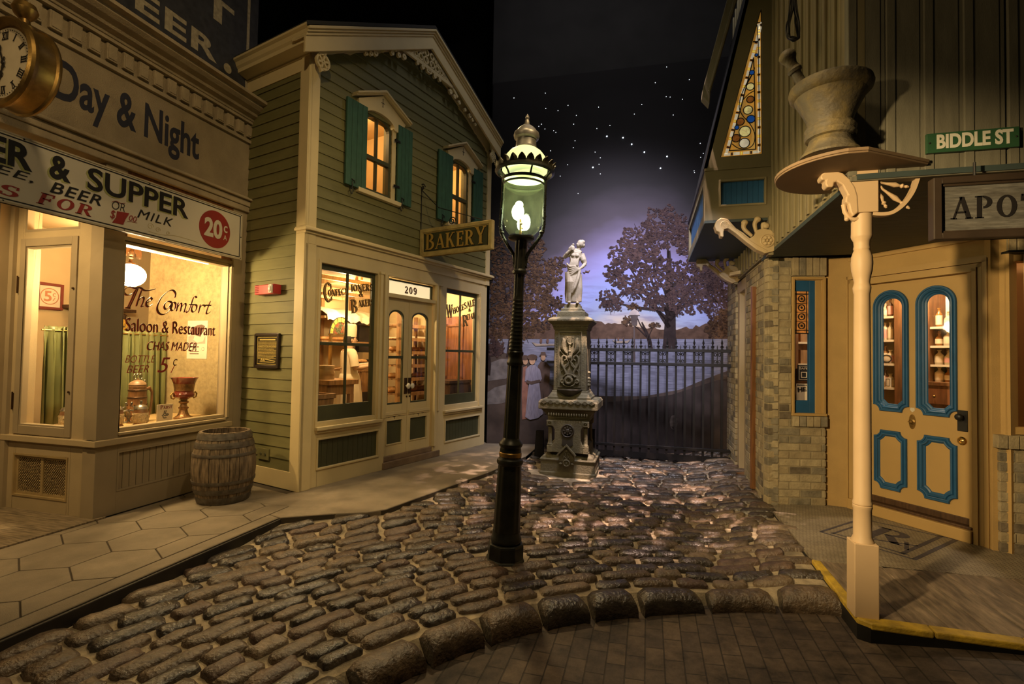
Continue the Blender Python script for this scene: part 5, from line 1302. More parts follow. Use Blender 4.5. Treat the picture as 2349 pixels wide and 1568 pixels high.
a = UZ(FB2, 740, 142, .115); wheel(a[0], a[1], .085); wheel(3.24, 4.60, .07)
# --- upper windows with pediment hoods and shutters
def upper(u0, u1, extra):
    z0, z1 = 3.36, 4.19; cx = (u0 + u1) / 2; hw = (u1 - u0) / 2
    arch = [(cx + hw * math.cos(math.radians(t)), z1 + .095 * math.sin(math.radians(t))) for t in range(0, 181, 15)]
    fr = part('upper_window', m_sash, FB2, lambda q: (
        q.strip([[(p[0], .0, p[1]) for p in ([(u1, z0)] + arch + [(u0, z0)])], [(cx + (p[0] - cx) * .86, .0, p[1] - .03) for p in ([(u1, z0 + .07)] + arch + [(u0, z0 + .07)])], [(cx + (p[0] - cx) * .86, -.05, p[1] - .03) for p in ([(u1, z0 + .07)] + arch + [(u0, z0 + .07)])], [(p[0], -.05, p[1]) for p in ([(u1, z0)] + arch + [(u0, z0)])]], True),
        q.box(u0, u1, -.05, .004, 3.745, 3.79), q.box(cx - .012, cx + .012, -.045, -.008, z0 + .05, 3.75), q.box(cx - .012, cx + .012, -.045, -.008, 3.78, 4.25)))
    part('pane', m_glass, FB2, lambda q: q.prism([(u0, z0), (u1, z0)] + arch, -.032, -.027), fr)
    part('window_casing', m_crm, FB2, lambda q: (q.box(u1, u1 + .065, -.02, .025, z0, 4.24), q.box(u0 - .06, u0, -.02, .025, z0, 4.24), q.box(u0 - .10, u1 + .15, -.02, .06, z0 - .055, z0 - .005)), fr, bev=.004)
    def fn(q):
        o = [(u0 - .17, 4.345), (u0 - .17, 4.375), (cx + .03, 4.58), (u1 + .25, 4.375), (u1 + .25, 4.345)]
        q.prism([(u0 - .10, 4.20), (u0 - .12, 4.345), (cx + .03, 4.535), (u1 + .20, 4.345), (u1 + .12, 4.20)] + [(u1 + .01, 4.20)] + [(cx + (hw + .01) * math.cos(math.radians(t)), z1 + .02 + .10 * math.sin(math.radians(t))) for t in range(15, 180, 15)] + [(u0 - .01, 4.20)], .0, .05)
        for a_, b_, d in ((0, .022, .105), (.022, .04, .085)):
            q.prism([(u0 - .18, 4.385 - a_), (cx + .03, 4.59 - a_), (u1 + .26, 4.385 - a_), (u1 + .26, 4.385 - b_), (cx + .03, 4.59 - b_ - .006), (u0 - .18, 4.385 - b_)], 0, d)
    part('window_hood', m_crm, FB2, fn, fr, bev=.003)
    part('incised_cross', m_flet, FB2, lambda q: (q.box(cx + .02, cx + .026, .05, .053, 4.40, 4.49), q.box(cx - .002, cx + .048, .05, .053, 4.44, 4.446), q.sphere((cx + .023, .051, 4.40), (.008, .002, .008), 6, 4), q.sphere((cx + .023, .051, 4.49), (.008, .002, .008), 6, 4)), fr)
    return fr
uw1 = upper(.72, 1.155, 0); uw2 = upper(2.325, 2.745, 0)
def shutter(u0, u1, z0, z1, left, hinge):
    s = part('shutter', m_shut, FB2, lambda q: [q.box(u0 + (u1 - u0) * k / 4 + .002, u0 + (u1 - u0) * (k + 1) / 4 - .002, .03, .058, z0, z1) for k in range(4)] + [q.box(u0 + .01, u1 - .01, .02, .032, z, z + .07) for z in (z0 + .1, z1 - .2)], bev=.003)
    if hinge:
        part('hinge', m_iron, FB2, lambda q: [(q.box(u0 - .06, u0 + .03, .05, .064, z, z + .028)) for z in (z0 + .17, z1 - .23)], s)
    cx = u0 + (u1 - u0) * .3
    part('scroll_catch', m_iron, FB2, lambda q: (q.tube([(cx, .065, z0 + .05), (cx, .07, z0 + .0), (cx, .06, z0 - .03)], .006, 6), q.tube([(cx + .03 * math.cos(t * .6) * (1 - t / 14), .06, z0 - .06 + .03 * math.sin(t * .6)) for t in range(12)], .005, 6), q.tube([(cx - .01, .066, z0 + .07), (cx + .03, .066, z0 + .06), (cx + .035, .066, z0 + .035)], .006, 6)), s)
shutter(.435, .73, 3.335, 4.29, True, False); shutter(1.225, 1.48, 3.345, 4.30, False, True)
shutter(2.005, 2.32, 3.34, 4.29, True, False); shutter(2.83, 3.075, 3.345, 4.30, False, True)
# upper rooms
def inb(name, mat, boxes, F=FB2): return part(name, mat, F, lambda q: [q.box(*b) for b in boxes])
m_crm_in = M('upstairs plaster', (0.72, 0.50, 0.24), .8, var=.05)
inb('upstairs_room', m_crm_in, [(.15, 3.2, -1.25, -1.2, 2.8, 4.55), (.10, .15, -1.25, -.13, 2.8, 4.5), (3.2, 3.24, -1.25, -.13, 2.8, 4.5), (1.7, 1.74, -1.25, -.13, 2.8, 4.55), (.1, 3.2, -1.25, -.13, 4.5, 4.55)])
inb('upstairs_floor', m_brown, [(.1, 3.24, -1.25, -.13, 2.78, 2.82)])
for u in (.95, 2.55):
    p = FB2 @ Vector((u, -.55, 4.35)); point('upstairs_light', p, 22, .06, (1.0, .66, .28))
p = FB2 @ Vector((1.2, -1.19, 3.3))
framed('brown_picture', 'brown framed picture on the upstairs wall seen through the larger bakery window', FB2, 1.12, 1.45, 3.18, 3.66, -1.2, m_brown, M('sepia print', (0.42, 0.25, 0.10), .7, var=.3), .05)
hh = thing('hat_stand', 'dark turned stand with a hanging strap behind the farther upstairs window', 'stand', FB2 @ Vector((2.78, -.5, 2.82)))
q = MB(FB2); q.tube([(2.78, -.5, 2.82), (2.78, -.5, 3.5), (2.80, -.5, 3.95)], [.03, .015, .012], 8); q.sphere((2.80, -.5, 3.97), .022, 8, 6); q.build('pole', m_bronze, hh)
q = MB(FB2); q.tube([(2.79, -.5, 3.85), (2.72, -.47, 3.70), (2.70, -.46, 3.45), (2.73, -.46, 3.38)], [.01, .018, .022, .012], 8); q.build('strap', m_brown, hh)
# --- hanging BAKERY sign
FQ = FR((FB2 @ Vector((1.72, 0, 0))).x, (FB2 @ Vector((1.72, 0, 0))).y, BA + 90)
a = UZ(FQ, 959, 589); b = UZ(FQ, 1131, 503); c_ = UZ(FQ, 1131, 572); e_ = UZ(FQ, 960, 530)
su0, su1, sz0, sz1 = .02, (b[0] + c_[0]) / 2, (a[1] + c_[1]) / 2, (b[1] + e_[1]) / 2
sg = thing('bakery_sign', 'projecting green bakery sign with gilt letters and a cream frame beside the shop door', 'sign', FQ @ Vector((.5, 0, sz0)))
part('sign_board', m_sash, FQ, lambda q: q.box(su0 + .03, su1 - .03, -.02, .012, sz0 + .03, sz1 - .03), sg)
m_sf = M('distressed cream frame', (0.55, 0.42, 0.17), .55, var=.2, scale=9, dirt=(0.25, 0.17, 0.06), dscale=6, damt=.5)
part('sign_frame', m_sf, FQ, lambda q: (rect_frame(q, su0, su1, sz0, sz1, .045, -.035, .03), rect_frame(q, su0 + .045, su1 - .045, sz0 + .045, sz1 - .045, .012, -.02, .02)), sg, bev=.006)
hz = (sz1 - sz0)
for mat, o, dd in ((m_flet, .008, .013), (M('gilt sign letters', (0.62, 0.40, 0.10), .4, metal=.3), 0, .016)):
    serif_mb('BAKERY', FQ, ((su0 + .09 + o, sz0 + hz * .22 - o), (su1 - .09 + o, sz0 + hz * .22 - o), hz * .54), dd, .003, sizes=[1.12, 1, 1, 1, 1, 1.12], gap=.09).build('gilt_lettering' if o == 0 else 'lettering_edge', mat, sg)
def curl(q, u, z, r, F=None): q.tube([(u + r * math.cos(t * .55) * (1 - t / 22), 0, z + r * math.sin(t * .55) * (1 - t / 22)) for t in range(15)], .007, 6)
b1_ = UZ(FQ, 968, 437)
part('scroll_bracket', m_iron, FQ, lambda q: (q.tube([(.02, 0, b1_[1] + .0), (.30, 0, sz1 + .26), (su1 - .12, 0, sz1 + .01)], .006, 6), curl(q, .02, b1_[1] + .04, .05), curl(q, .52, sz1 + .06, .055), q.tube([(.0, 0, sz1 + .005), (su1 - .05, 0, sz1 + .005)], .008, 6), q.tube([(.01, 0, sz0 - .02), (.01, 0, b1_[1] + .05)], .008, 6)), sg)
# --- wall fittings on the side wall
al = thing('fire_alarm', 'red fire alarm strobe and sounder on the olive side wall', 'alarm', FSD @ Vector((.55, .03, 2.1)))
a0 = UZ(FSD, 598, 678, .03); a1 = UZ(FSD, 645, 652, .03)
m_alr = M('alarm red', (0.42, 0.035, 0.035), .35, var=.05)
part('housing', m_alr, FSD, lambda q: q.box(a0[0], a1[0] - .02, .012, .10, a0[1], a1[1]), al, bev=.006)
part('strobe_lens', M('strobe lens', (0.75, 0.70, 0.62), .1), FSD, lambda q: (q.box(a1[0] - .080, a1[0] - .03, .10, .12, a0[1] + .008, a1[1] - .006), q.sphere((a1[0] - .055, .12, (a0[1] + a1[1]) / 2), (.02, .014, .035), 10, 8)), al, bev=.004)
part('sounder_grille', M('dull alarm red', (0.25, 0.02, 0.02), .6), FSD, lambda q: [q.box(a0[0] + .015 + .012 * (k % 5), a0[0] + .022 + .012 * (k % 5), .10, .103, a0[1] + .02 + .018 * (k // 5), a0[1] + .030 + .018 * (k // 5)) for k in range(25)], al)
a0 = UZ(FSD, 583, 842, .03); a1 = UZ(FSD, 641, 764, .03)
pl = thing('history_plaque', 'black framed plaque of small gold text on the olive side wall', 'plaque', FSD @ Vector(((a0[0] + a1[0]) / 2, .02, a0[1])))
part('frame', M('black brown frame', (0.025, 0.016, 0.012), .35), FSD, lambda q: rect_frame(q, a0[0], a1[0], a0[1], a1[1], .028, .01, .04), pl, bev=.005)
part('plate', M('dark bronze plate', (0.045, 0.035, 0.018), .3, metal=.2), FSD, lambda q: q.box(a0[0] + .02, a1[0] - .02, .01, .022, a0[1] + .02, a1[1] - .02), pl)
m_gt = M('gold print', (0.75, 0.58, 0.18), .4)
def fn(q):
    w0, w1_, t0, t1 = a0[0] + .045, a1[0] - .045, a0[1] + .05, a1[1] - .05
    rect_frame(q, w0 - .008, w1_ + .008, t0 - .012, t1 + .012, .0035, .022, .024)
    q.box(w0 + .03, w1_ - .03, .022, .024, t1 - .022, t1 - .010)
    r_ = random.Random(2)
    for k in range(15):
        z = t1 - .04 - .0125 * k; u = w0 + .006; e = w1_ - .006 if k % 7 != 6 else w1_ - .05
        while u < e:
            l = r_.uniform(.008, .026); q.box(u, min(u + l, e), .022, .0235, z, z + .0042); u += l + .004
    pen(q, [(w0 + .05, t0 + .02), (w0 + .07, t0 + .045), (w0 + .08, t0 + .02), (w0 + .10, t0 + .04), (w0 + .115, t0 + .02), (w0 + .14, t0 + .038), (w1_ - .02, t0 + .02)], .022, .003, .008, .002)
    pen(q, [(w0 + .04, t0 + .012), (w1_ - .03, t0 + .010)], .022, .003, .005, .002)
part('gold_lettering', m_gt, FSD, fn, pl, recalc=False)
a0 = UZ(FSD, 591, 1051, .02); a1 = UZ(FSD, 617, 1030, .02)
ol = thing('power_outlet', 'small olive painted power outlet low on the bakery side wall', 'outlet', FSD @ Vector((a0[0], .02, a0[1])))
part('cover_plate', m_olive, FSD, lambda q: q.box(a0[0], a1[0], .01, .024, a0[1], a1[1]), ol, bev=.003)
part('socket', m_sash, FSD, lambda q: [q.lathe([(.016, .024), (.014, .028), (0, .028)], (a0[0] + (a1[0] - a0[0]) * k, 0, (a0[1] + a1[1]) / 2), 12, T=Matrix.Rotation(-math.pi / 2, 4, 'X')) for k in (.3, .7)], ol)
# ================================================================== BAKERY SHOP ROOM
FZ = .20
m_wl = M('bakery limewash', (0.66, 0.50, 0.27), .85, var=.12, scale=5)
inb('shop_back_wall', m_wl, [(.0, 3.3, -2.35, -2.3, FZ, 2.58)])
inb('shop_side_wall', m_wl, [(.04, .08, -2.3, -.13, FZ, 2.58)])
inb('shop_end_wall', m_wl, [(3.26, 3.30, -2.3, -.13, FZ, 2.58)])
inb('shop_floor', m_brown, [(.0, 3.3, -2.3, -.12, FZ - .06, FZ)])
inb('shop_ceiling', m_wl, [(.0, 3.3, -2.3, -.13, 2.56, 2.60)])
inb('ceiling_poles', M('pale pole wood', (0.50, 0.30, 0.13), .6, var=.3, stretch=(6, 6, 1)), [(.05, 2.2, -d, -d + .05, z, z + .045) for d, z in ((.5, 2.36), (.8, 2.42), (1.2, 2.30), (1.6, 2.40), (2.0, 2.33))] + [(.40, .44, -1.9, -.4, 2.41, 2.47), (1.1, 1.14, -1.9, -.4, 2.41, 2.47)])
for u, d, e in ((.95, -.5, 55), (1.9, -1.5, 50), (2.7, -.45, 30)):
    point('bakery_room_light', FB2 @ Vector((u, d, 2.28)), e, .06, (1.0, .72, .36))
m_flour = M('floury cloth', (0.72, 0.62, 0.44), .8, var=.06)
m_plank = M('bakery plank', (0.30, 0.16, 0.06), .6, var=.35, scale=5, stretch=(6, 6, 1))
m_dark = M('dark oven iron', (0.03, 0.024, 0.02), .6, var=.3)  # near black iron, also used for the lead cames
# wall shelf with draped cloth
ws = thing('cloth_shelf', 'wall shelf draped with a pale cloth high in the bakery behind the baker', 'shelf', FB2 @ Vector((2.4, -2.1, 1.86)))
part('board', m_plank, FB2, lambda q: (q.box(1.75, 3.0, -2.3, -1.85, 2.02, 2.06), q.box(1.75, 2.69, -2.3, -1.9, 1.66, 1.69), q.box(2.0, 2.06, -2.3, -2.24, 1.1, 2.55), q.box(2.6, 2.66, -2.3, -2.24, 1.1, 2.55)), ws)
def fn(q):
    rows = []
    for k, (d, z) in enumerate(((-2.25, 2.20), (-1.95, 2.14), (-1.83, 2.075), (-1.82, 2.03), (-1.815, 1.99))): rows.append([(1.78 + .95 * i / 40, d + .01 * math.sin(i * .8), z + (.016 * math.sin(i * .55) + .01 * math.sin(i * 1.3) if k > 1 else .03 * abs(math.sin(i * .2)))) for i in range(41)])
    q.strip(rows, False, 0, True)
part('draped_cloth', m_flour, FB2, fn, ws, recalc=False)
rl = random.Random(8)
ORD = ('first from the left', 'second from the left', 'third from the left', 'fourth from the left', 'fifth from the left')
m_crust = M('bread crust', (0.42, 0.20, 0.06), .5, var=.35, scale=18, dirt=(0.62, 0.40, 0.17), dscale=14, damt=.6)
loaf_me = []
for v in range(3):
    q = MB(); n = 10; lo = []
    for i in range(n + 1):
        t = -1 + 2 * i / n; r = math.sqrt(max(0, 1 - abs(t) ** (2.6 + v)))
        lo.append([(t * .13, .062 * r * math.cos(a) * 1.05, .045 + (.05 * r * math.sin(a) if math.sin(a) > 0 else .045 * r * math.sin(a)) + (.006 * math.sin(t * 14) if math.sin(a) > .6 else 0)) for a in [6.2832 * k / 12 for k in range(12)]])
    q.strip(lo, True, 0, True); loaf_me.append(q)
LOAF = []
def loaf(u, d, z, label, group, rot=None, sc=1.0):
    k = rl.randrange(3)
    p = FB2 @ Vector((u, d, z))
    if len(LOAF) < 3:
        o = loaf_me[len(LOAF)].build('bread_loaf', m_crust); LOAF.append(o)
    else:
        o = LOAF[k].copy(); COL.objects.link(o)
    o.location = p; o.rotation_euler = (0, 0, (math.radians(90 - BA) if rot is None else rot) + rl.uniform(-.15, .15)); o.scale = (sc, sc, sc)
    tag(o, label, 'bread', group)
    return o
for k in range(5): loaf(1.95 + k * .085, -2.08, 1.692, 'small loaf %s on the lower wall shelf behind the baker' % ORD[k], 'loaves on the lower wall shelf', rot=math.radians(75), sc=.7)
# bread rack behind the doors
rk = thing('bread_rack', 'tall wooden rack of bread shelves behind the glass shop doors', 'rack', FB2 @ Vector((2.7, -1.0, FZ)))
RU0, RU1, RD0, RD1 = 2.22, 3.20, -1.35, -.80
for u in (RU0, RU1 - .05):
    for d in (RD0, RD1 - .05): part('post', m_plank, FB2, lambda q, u=u, d=d: q.box(u, u + .05, d, d + .05, FZ, 2.12), rk)
SHZ = [.42, .66, .90, 1.12, 1.32, 1.52, 1.72, 1.92]
for z in SHZ:
    part('slatted_shelf', m_plank, FB2, lambda q, z=z: [q.box(RU0, RU1, RD0 + .01 + k * .11, RD0 + .08 + k * .11, z, z + .018) for k in range(5)] + [q.box(RU0, RU1, RD1 - .02, RD1, z - .02, z + .03)], rk)
for i, z in enumerate(SHZ[:7]):
    n = 5 if i < 3 else 4
    if i in (4, 6): continue
    for k in range(n):
        loaf(RU0 + .14 + k * (.95 / n) + rl.uniform(-.02, .02), -1.02 + rl.uniform(-.03, .03), z + .018, 'bread loaf %s on the rack\'s %s' % (ORD[k], ('lowest shelf', 'second lowest shelf', 'third lowest shelf', 'fourth lowest shelf', '', 'upper shelf', '')[i]), 'loaves on rack shelf %s' % ('lowest', 'second', 'third', 'fourth', '', 'upper', '')[i], rot=math.radians(75) if k % 2 else None, sc=1.0 if i < 3 else .85)
for z in (1.34, 1.74, 1.94):
    pass
tr_ = thing('flour_tray', 'pale floured trays stacked on the upper shelves of the bread rack', 'tray', FB2 @ Vector((2.7, -1.0, 1.34)))
part('tray_base', m_flour, FB2, lambda q: [(q.box(RU0 + .06 + k * .46, RU0 + .46 + k * .46, -1.25, -.9, 1.740, 1.752), q.box(RU0 + .06 + k * .46, RU0 + .46 + k * .46, -.91, -.9, 1.752, 1.78)) for k in (0, 1)], tr_)
# trough, barrel boxes, tables
t = thing('dough_table', 'heavy wooden dough table along the bakery side wall left of the baker', 'table', FB2 @ Vector((.95, -.9, FZ)))
part('table_top', m_plank, FB2, lambda q: (q.box(.70, 1.16, -1.5, -.45, 1.12, 1.18), q.box(.73, 1.13, -1.45, -.50, 1.0, 1.12)), t, bev=.005)
for u in (.73, 1.07):
    for d in (-1.45, -.56): part('leg', m_plank, FB2, lambda q, u=u, d=d: q.box(u, u + .06, d, d + .06, FZ, 1.0), t)
for k, (z, h, r) in enumerate(((1.18, .09, .10), (1.27, .08, .098))):
    c = FB2 @ Vector((.83, -.66, z)); q = MB(); q.lathe([(0, 0), (r, 0), (r, h - .03), (r + .006, h - .03), (r + .006, h), (0, h)], (0, 0, 0), 24)
    o = q.build('bentwood_box', M('bentwood', (0.38, 0.25, 0.11), .6, var=.2)); o.location = c
    tag(o, ('round bentwood box under another on the dough table', 'round bentwood box on top of the pair on the dough table')[k], 'box', 'round bentwood boxes')
t = thing('flour_bin', 'slant sided wooden flour bin low in the bakery window corner', 'bin', FB2 @ Vector((.5, -.3, FZ)))
part('bin_body', m_plank, FB2, lambda q: q.strip([[(.34, -.40, FZ), (.50, -.40, FZ), (.50, -.20, FZ), (.34, -.20, FZ)], [(.28, -.42, 1.02), (.56, -.42, 1.02), (.56, -.18, 1.02), (.28, -.18, 1.02)]], True), t)
part('bin_rim', m_plank, FB2, lambda q: [q.box(.26, .58, -.44, -.41, 1.0, 1.05), q.box(.26, .58, -.20, -.17, 1.0, 1.05), q.box(.26, .29, -.41, -.2, 1.0, 1.05), q.box(.55, .58, -.41, -.2, 1.0, 1.05)], t)
t = thing('work_bench', 'wooden bench with a bread bowl that the baker reaches over', 'bench', FB2 @ Vector((2.0, -1.6, FZ)))
part('bench_top', m_plank, FB2, lambda q: q.box(1.82, 2.18, -1.9, -1.12, 1.24, 1.29), t, bev=.004)
part('bench_front', m_plank, FB2, lambda q: q.box(1.84, 2.16, -1.16, -1.13, .95, 1.24), t)
for d in (-1.22, -1.88):
    for u in (1.84, 2.11): part('leg', m_plank, FB2, lambda q, u=u, d=d: q.box(u, u + .05, d, d + .05, FZ, 1.24), t)
bw = thing('bread_bowl', 'metal bowl heaped with a loaf on the bench beside the baker', 'bowl', FB2 @ Vector((1.98, -1.3, 1.29)))
q = MB(); q.lathe([(0, 0), (.07, 0), (.13, .085), (.135, .09), (.125, .085), (.065, .012), (0, .012)], FB2 @ Vector((1.98, -1.3, 1.29)), 24); q.build('bowl_body', m_pewter, bw)
loaf(1.98, -1.3, 1.33, 'round loaf heaped in the metal bowl by the baker', None, sc=.9)
ov = thing('brick_oven_front', 'dark iron oven front filling the bakery back wall right of the baker', 'oven', FB2 @ Vector((2.95, -2.25, FZ)))
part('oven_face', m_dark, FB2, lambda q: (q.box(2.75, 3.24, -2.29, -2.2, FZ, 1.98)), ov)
part('oven_shelf', m_wl, FB2, lambda q: q.box(2.74, 3.24, -2.29, -2.1, 1.40, 1.52), ov)
# stained glass arch behind the baker
a0 = UZ(FB2, 781, 766, -1.6)
sgp = thing('stained_glass_arch', 'half round yellow and red stained glass panel behind the baker', 'stained glass', FB2 @ Vector((a0[0], -1.6, a0[1])))
q = MB(FB2); R_ = .20; q.strip([[(a0[0] + R_ * math.cos(t_) , -1.6, a0[1] + R_ * 1.25 * math.sin(t_)) for t_ in [math.pi * k / 16 for k in range(17)]], [(a0[0] + R_ * .72 * math.cos(t_), -1.6, a0[1] + R_ * .90 * math.sin(t_)) for t_ in [math.pi * k / 16 for k in range(17)]]], False)
o = q.build('yellow_border', M('yellow leaded glass', (0.62, 0.50, 0.08), .2, var=.4, scale=20, emit=.35), sgp); o.modifiers.new('t', 'SOLIDIFY').thickness = .008  # emission imitates light shining through this glass
q = MB(FB2); q.prism([(a0[0] + R_ * .72 * math.cos(t_), a0[1] + R_ * .90 * math.sin(t_)) for t_ in [math.pi * k / 16 for k in range(17)]], -1.603, -1.597)
q.build('leaded_centre', M('leaded glass centre', (0.10, 0.12, 0.06), .2, var=.8, scale=40, dirt=(0.5, 0.08, 0.04), dscale=16, damt=.9), sgp)
q = MB(FB2)
for k in range(9):
    t_ = math.pi * k / 8; q.tube([(a0[0] + R_ * .72 * math.cos(t_), -1.594, a0[1] + R_ * .9 * math.sin(t_)), (a0[0] + R_ * math.cos(t_), -1.594, a0[1] + R_ * 1.25 * math.sin(t_))], .005, 5)
q.tube([(a0[0] + R_ * math.cos(t_), -1.594, a0[1] + R_ * 1.25 * math.sin(t_)) for t_ in [math.pi * k / 16 for k in range(17)]], .007, 6); q.build('lead_came', m_dark, sgp)
q = MB(FB2); q.box(a0[0] - .19, a0[0] - .16, -1.62, -1.58, FZ, a0[1]); q.box(a0[0] + .16, a0[0] + .19, -1.62, -1.58, FZ, a0[1]); q.box(a0[0] - .2, a0[0] + .2, -1.62, -1.58, a0[1] - .02, a0[1]); q.build('stand', m_brass, sgp)
# timber partition, ladder and counter in the farther shop window
tp = thing('timber_partition', 'reddish timber partition with a door behind the wholesale window', 'partition', FB2 @ Vector((3.2, -.8, FZ)))
m_red_w = M('reddish boards', (0.24, 0.095, 0.035), .5, var=.3, scale=4, stretch=(8, 8, 1))
part('boards', m_red_w, FB2, lambda q: [q.box(3.215, 3.255, -.30 - k * .15, -.154 - k * .15, FZ, 2.12) for k in range(4)], tp)
part('door_stile', m_red_w, FB2, lambda q: (q.box(3.19, 3.22, -.40, -.36, FZ, 2.0), q.box(3.19, 3.22, -.70, -.66, FZ, 2.0), q.box(3.19, 3.22, -.70, -.36, 1.96, 2.0), q.box(3.19, 3.22, -.70, -.36, 1.1, 1.16)), tp, bev=.004)
ld = thing('wall_ladder', 'narrow wooden ladder leaning behind the wholesale window', 'ladder', FB2 @ Vector((3.1, -.74, FZ)))
for u in (3.02, 3.16): part('rail', m_plank, FB2, lambda q, u=u: q.box(u, u + .02, -.775, -.745, FZ, 2.15), ld)
for k in range(9): part('rung', m_plank, FB2, lambda q, k=k: q.box(3.04, 3.16, -.77, -.75, .4 + k * .2, .425 + k * .2), ld)
ct = thing('shop_counter', 'dark low counter behind the wholesale window', 'counter', FB2 @ Vector((2.95, -.35, FZ)))
part('counter_top', m_oak, FB2, lambda q: q.box(2.62, 3.18, -.56, -.16, 1.08, 1.12), ct); part('counter_front', m_oak, FB2, lambda q: q.box(2.66, 3.16, -.54, -.18, FZ, 1.08), ct)
# --- the baker
def limb(q, pts, rad, seg=10): q.tube([FBK @ Vector(p) for p in pts], [r * KB for r in rad], seg)
def blob(q, p, r, seg=12, rg=8): q.sphere(FBK @ Vector(p), tuple(x * KB for x in r), seg, rg)
BU, BD = UZ(FB2, 802, 800, -.95)[0], -.95
BZ = .37; KB = .82
_p = FB2 @ Vector((BU, BD, BZ)); FBK = Matrix.Translation(_p) @ Matrix.Rotation(math.radians(90 - BA - 22), 4, 'Z') @ Matrix.Scale(KB, 4)   # local x = the way he faces
bk_m = thing('person', 'baker in white hat, shirt and long apron holding a long wooden peel', 'person', _p)
m_skin2 = M('warm skin', (0.60, 0.37, 0.22), .5, var=.05)
q = MB()
blob(q, (.02, 0, 1.60), (.085, .085, .115), 16, 12); blob(q, (.055, 0, 1.545), (.055, .055, .055), 12, 8)
limb(q, [(.095, 0, 1.615), (.122, 0, 1.585), (.098, 0, 1.575)], [.012, .016, .012], 8)      # nose
limb(q, [(.0, 0, 1.52), (-.01, 0, 1.42)], [.055, .065])                                       # neck
for s in (-1, 1):
    blob(q, (.0, s * .084, 1.595), (.018, .012, .03), 8, 6)                  # ears
    el = (.03, s * .235, 1.14); hd = (.33, s * .09 - .02, 1.20) if s > 0 else (.26, s * .14, 1.17)
    limb(q, [(-.02, s * .19, 1.38), (.0, s * .225, 1.25), el, ((el[0] + hd[0]) / 2, (el[1] + hd[1]) / 2, (el[2] + hd[2]) / 2 - .005), hd], [.056, .05, .043, .038, .028])
    limb(q, [hd, (hd[0] + .05, hd[1] - s * .015, hd[2])], [.030, .034])
    for k in range(4):
        y = hd[1] - s * .015 + (k - 1.5) * .017; L = (.055, .062, .058, .046)[k]
        limb(q, [(hd[0] + .05, y, hd[2] + .012), (hd[0] + .05 + L * .6, y, hd[2] + .012), (hd[0] + .055 + L * .8, y, hd[2] - .015), (hd[0] + .04 + L * .5, y, hd[2] - .026)], [.010, .010, .009, .007], 6)
    limb(q, [(hd[0] + .01, hd[1] - s * .03, hd[2]), (hd[0] + .045, hd[1] - s * .05, hd[2] - .01), (hd[0] + .07, hd[1] - s * .045, hd[2] - .022)], [.013, .011, .009], 6)
limb(q, [(-.01, 0, 1.44), (-.01, 0, 1.0), (0, 0, .9)], [.11, .13, .13]); 
for s in (-1, 1): limb(q, [(0, s * .08, .95), (.01, s * .09, .55), (0, s * .09, .08)], [.095, .07, .045]); limb(q, [(-.04, s * .09, .04), (.06, s * .09, .045), (.15, s * .10, .035)], [.04, .045, .032])
body = q.build('body', m_skin2, bk_m, merge=False); md = body.modifiers.new('v', 'REMESH'); md.mode = 'VOXEL'; md.voxel_size = .006; md.use_smooth_shade = True
md = body.modifiers.new('s', 'SMOOTH'); md.iterations = 4
def ring(c, rx, ry, z, n=28, w=0.0, k=9, ph=0.0): return [FBK @ Vector((c[0] + (rx + w * math.sin(k * a + ph)) * math.cos(a), c[1] + (ry + w * math.sin(k * a + ph)) * math.sin(a), z)) for a in [6.2832 * i / n for i in range(n)]]
q = MB(); q.strip([ring((.0, 0), .07, .08, 1.455), ring((-.01, 0), .11, .20, 1.405), ring((-.01, 0), .125, .205, 1.30), ring((.0, 0), .13, .185, 1.15), ring((0, 0), .135, .175, 1.02), ring((0, 0), .14, .18, .98)], True, 0, True)
for s in (-1, 1): q.tube([FBK @ Vector(p) for p in ((-.015, s * .15, 1.385), (-.01, s * .205, 1.33), (.0, s * .225, 1.24), (.01, s * .232, 1.17))], [.075 * KB, .072 * KB, .068 * KB, .072 * KB], 14)
m_cot = M('white cotton', (0.78, 0.66, 0.45), .8, var=.05, bump=.25, bscale=18)
sh = q.build('shirt', m_cot, bk_m)
q = MB(); N_ = 60; q.strip([ring((.005, 0), .146, .186, 1.05, N_), ring((.01, 0), .165, .205, .95, N_, .004), ring((.02, 0), .18, .22, .70, N_, .010, 11, .5), ring((.03, 0), .20, .235, .40, N_, .014, 11, .8), ring((.03, 0), .21, .24, .12, N_, .017, 11, 1.0)], True, 0, True)
ap = q.build('long_apron', m_cot, bk_m); ap.modifiers.new('t', 'SOLIDIFY').thickness = .004
q = MB(); q.strip([ring((.01, 0), .094, .092, 1.645), ring((.01, 0), .098, .096, 1.70), ring((.005, 0), .105, .103, 1.78), ring((.0, 0), .108, .106, 1.83), ring((.0, 0), .085, .085, 1.86), ring((0, 0), .0, .0, 1.865)], True, 0, True); q.build('baker_hat', m_cot, bk_m)
q = MB(); q.strip([ring((.0, 0), .092, .09, 1.655), ring((-.012, 0), .094, .092, 1.60), ring((-.03, 0), .075, .082, 1.55)], True, 0, True); blob(q, (.092, .03, 1.615), (.012, .016, .005), 8, 6); blob(q, (.092, -.03, 1.615), (.012, .016, .005), 8, 6); hr = q.build('dark_hair', M('black hair', (.02, .014, .01), .5), bk_m)
for s in (-1, 1):
    q = MB(); blob(q, (.096, s * .032, 1.598), (.008, .012, .008), 8, 6); q.build('eye', m_ink, bk_m)
q = MB(); blob(q, (.098, 0, 1.545), (.008, .022, .005), 8, 6); q.build('mouth', M('lip colour', (.35, .12, .08), .5), bk_m)
pf = thing('duckboard', 'low plank duckboard the baker stands on', 'duckboard', FB2 @ Vector((BU, BD, FZ)))
part('boards', m_plank, FB2, lambda q: [q.box(BU - .28, BU + .28, BD - .25 + k * .085, BD - .17 + k * .085, FZ + .13, BZ) for k in range(6)], pf)
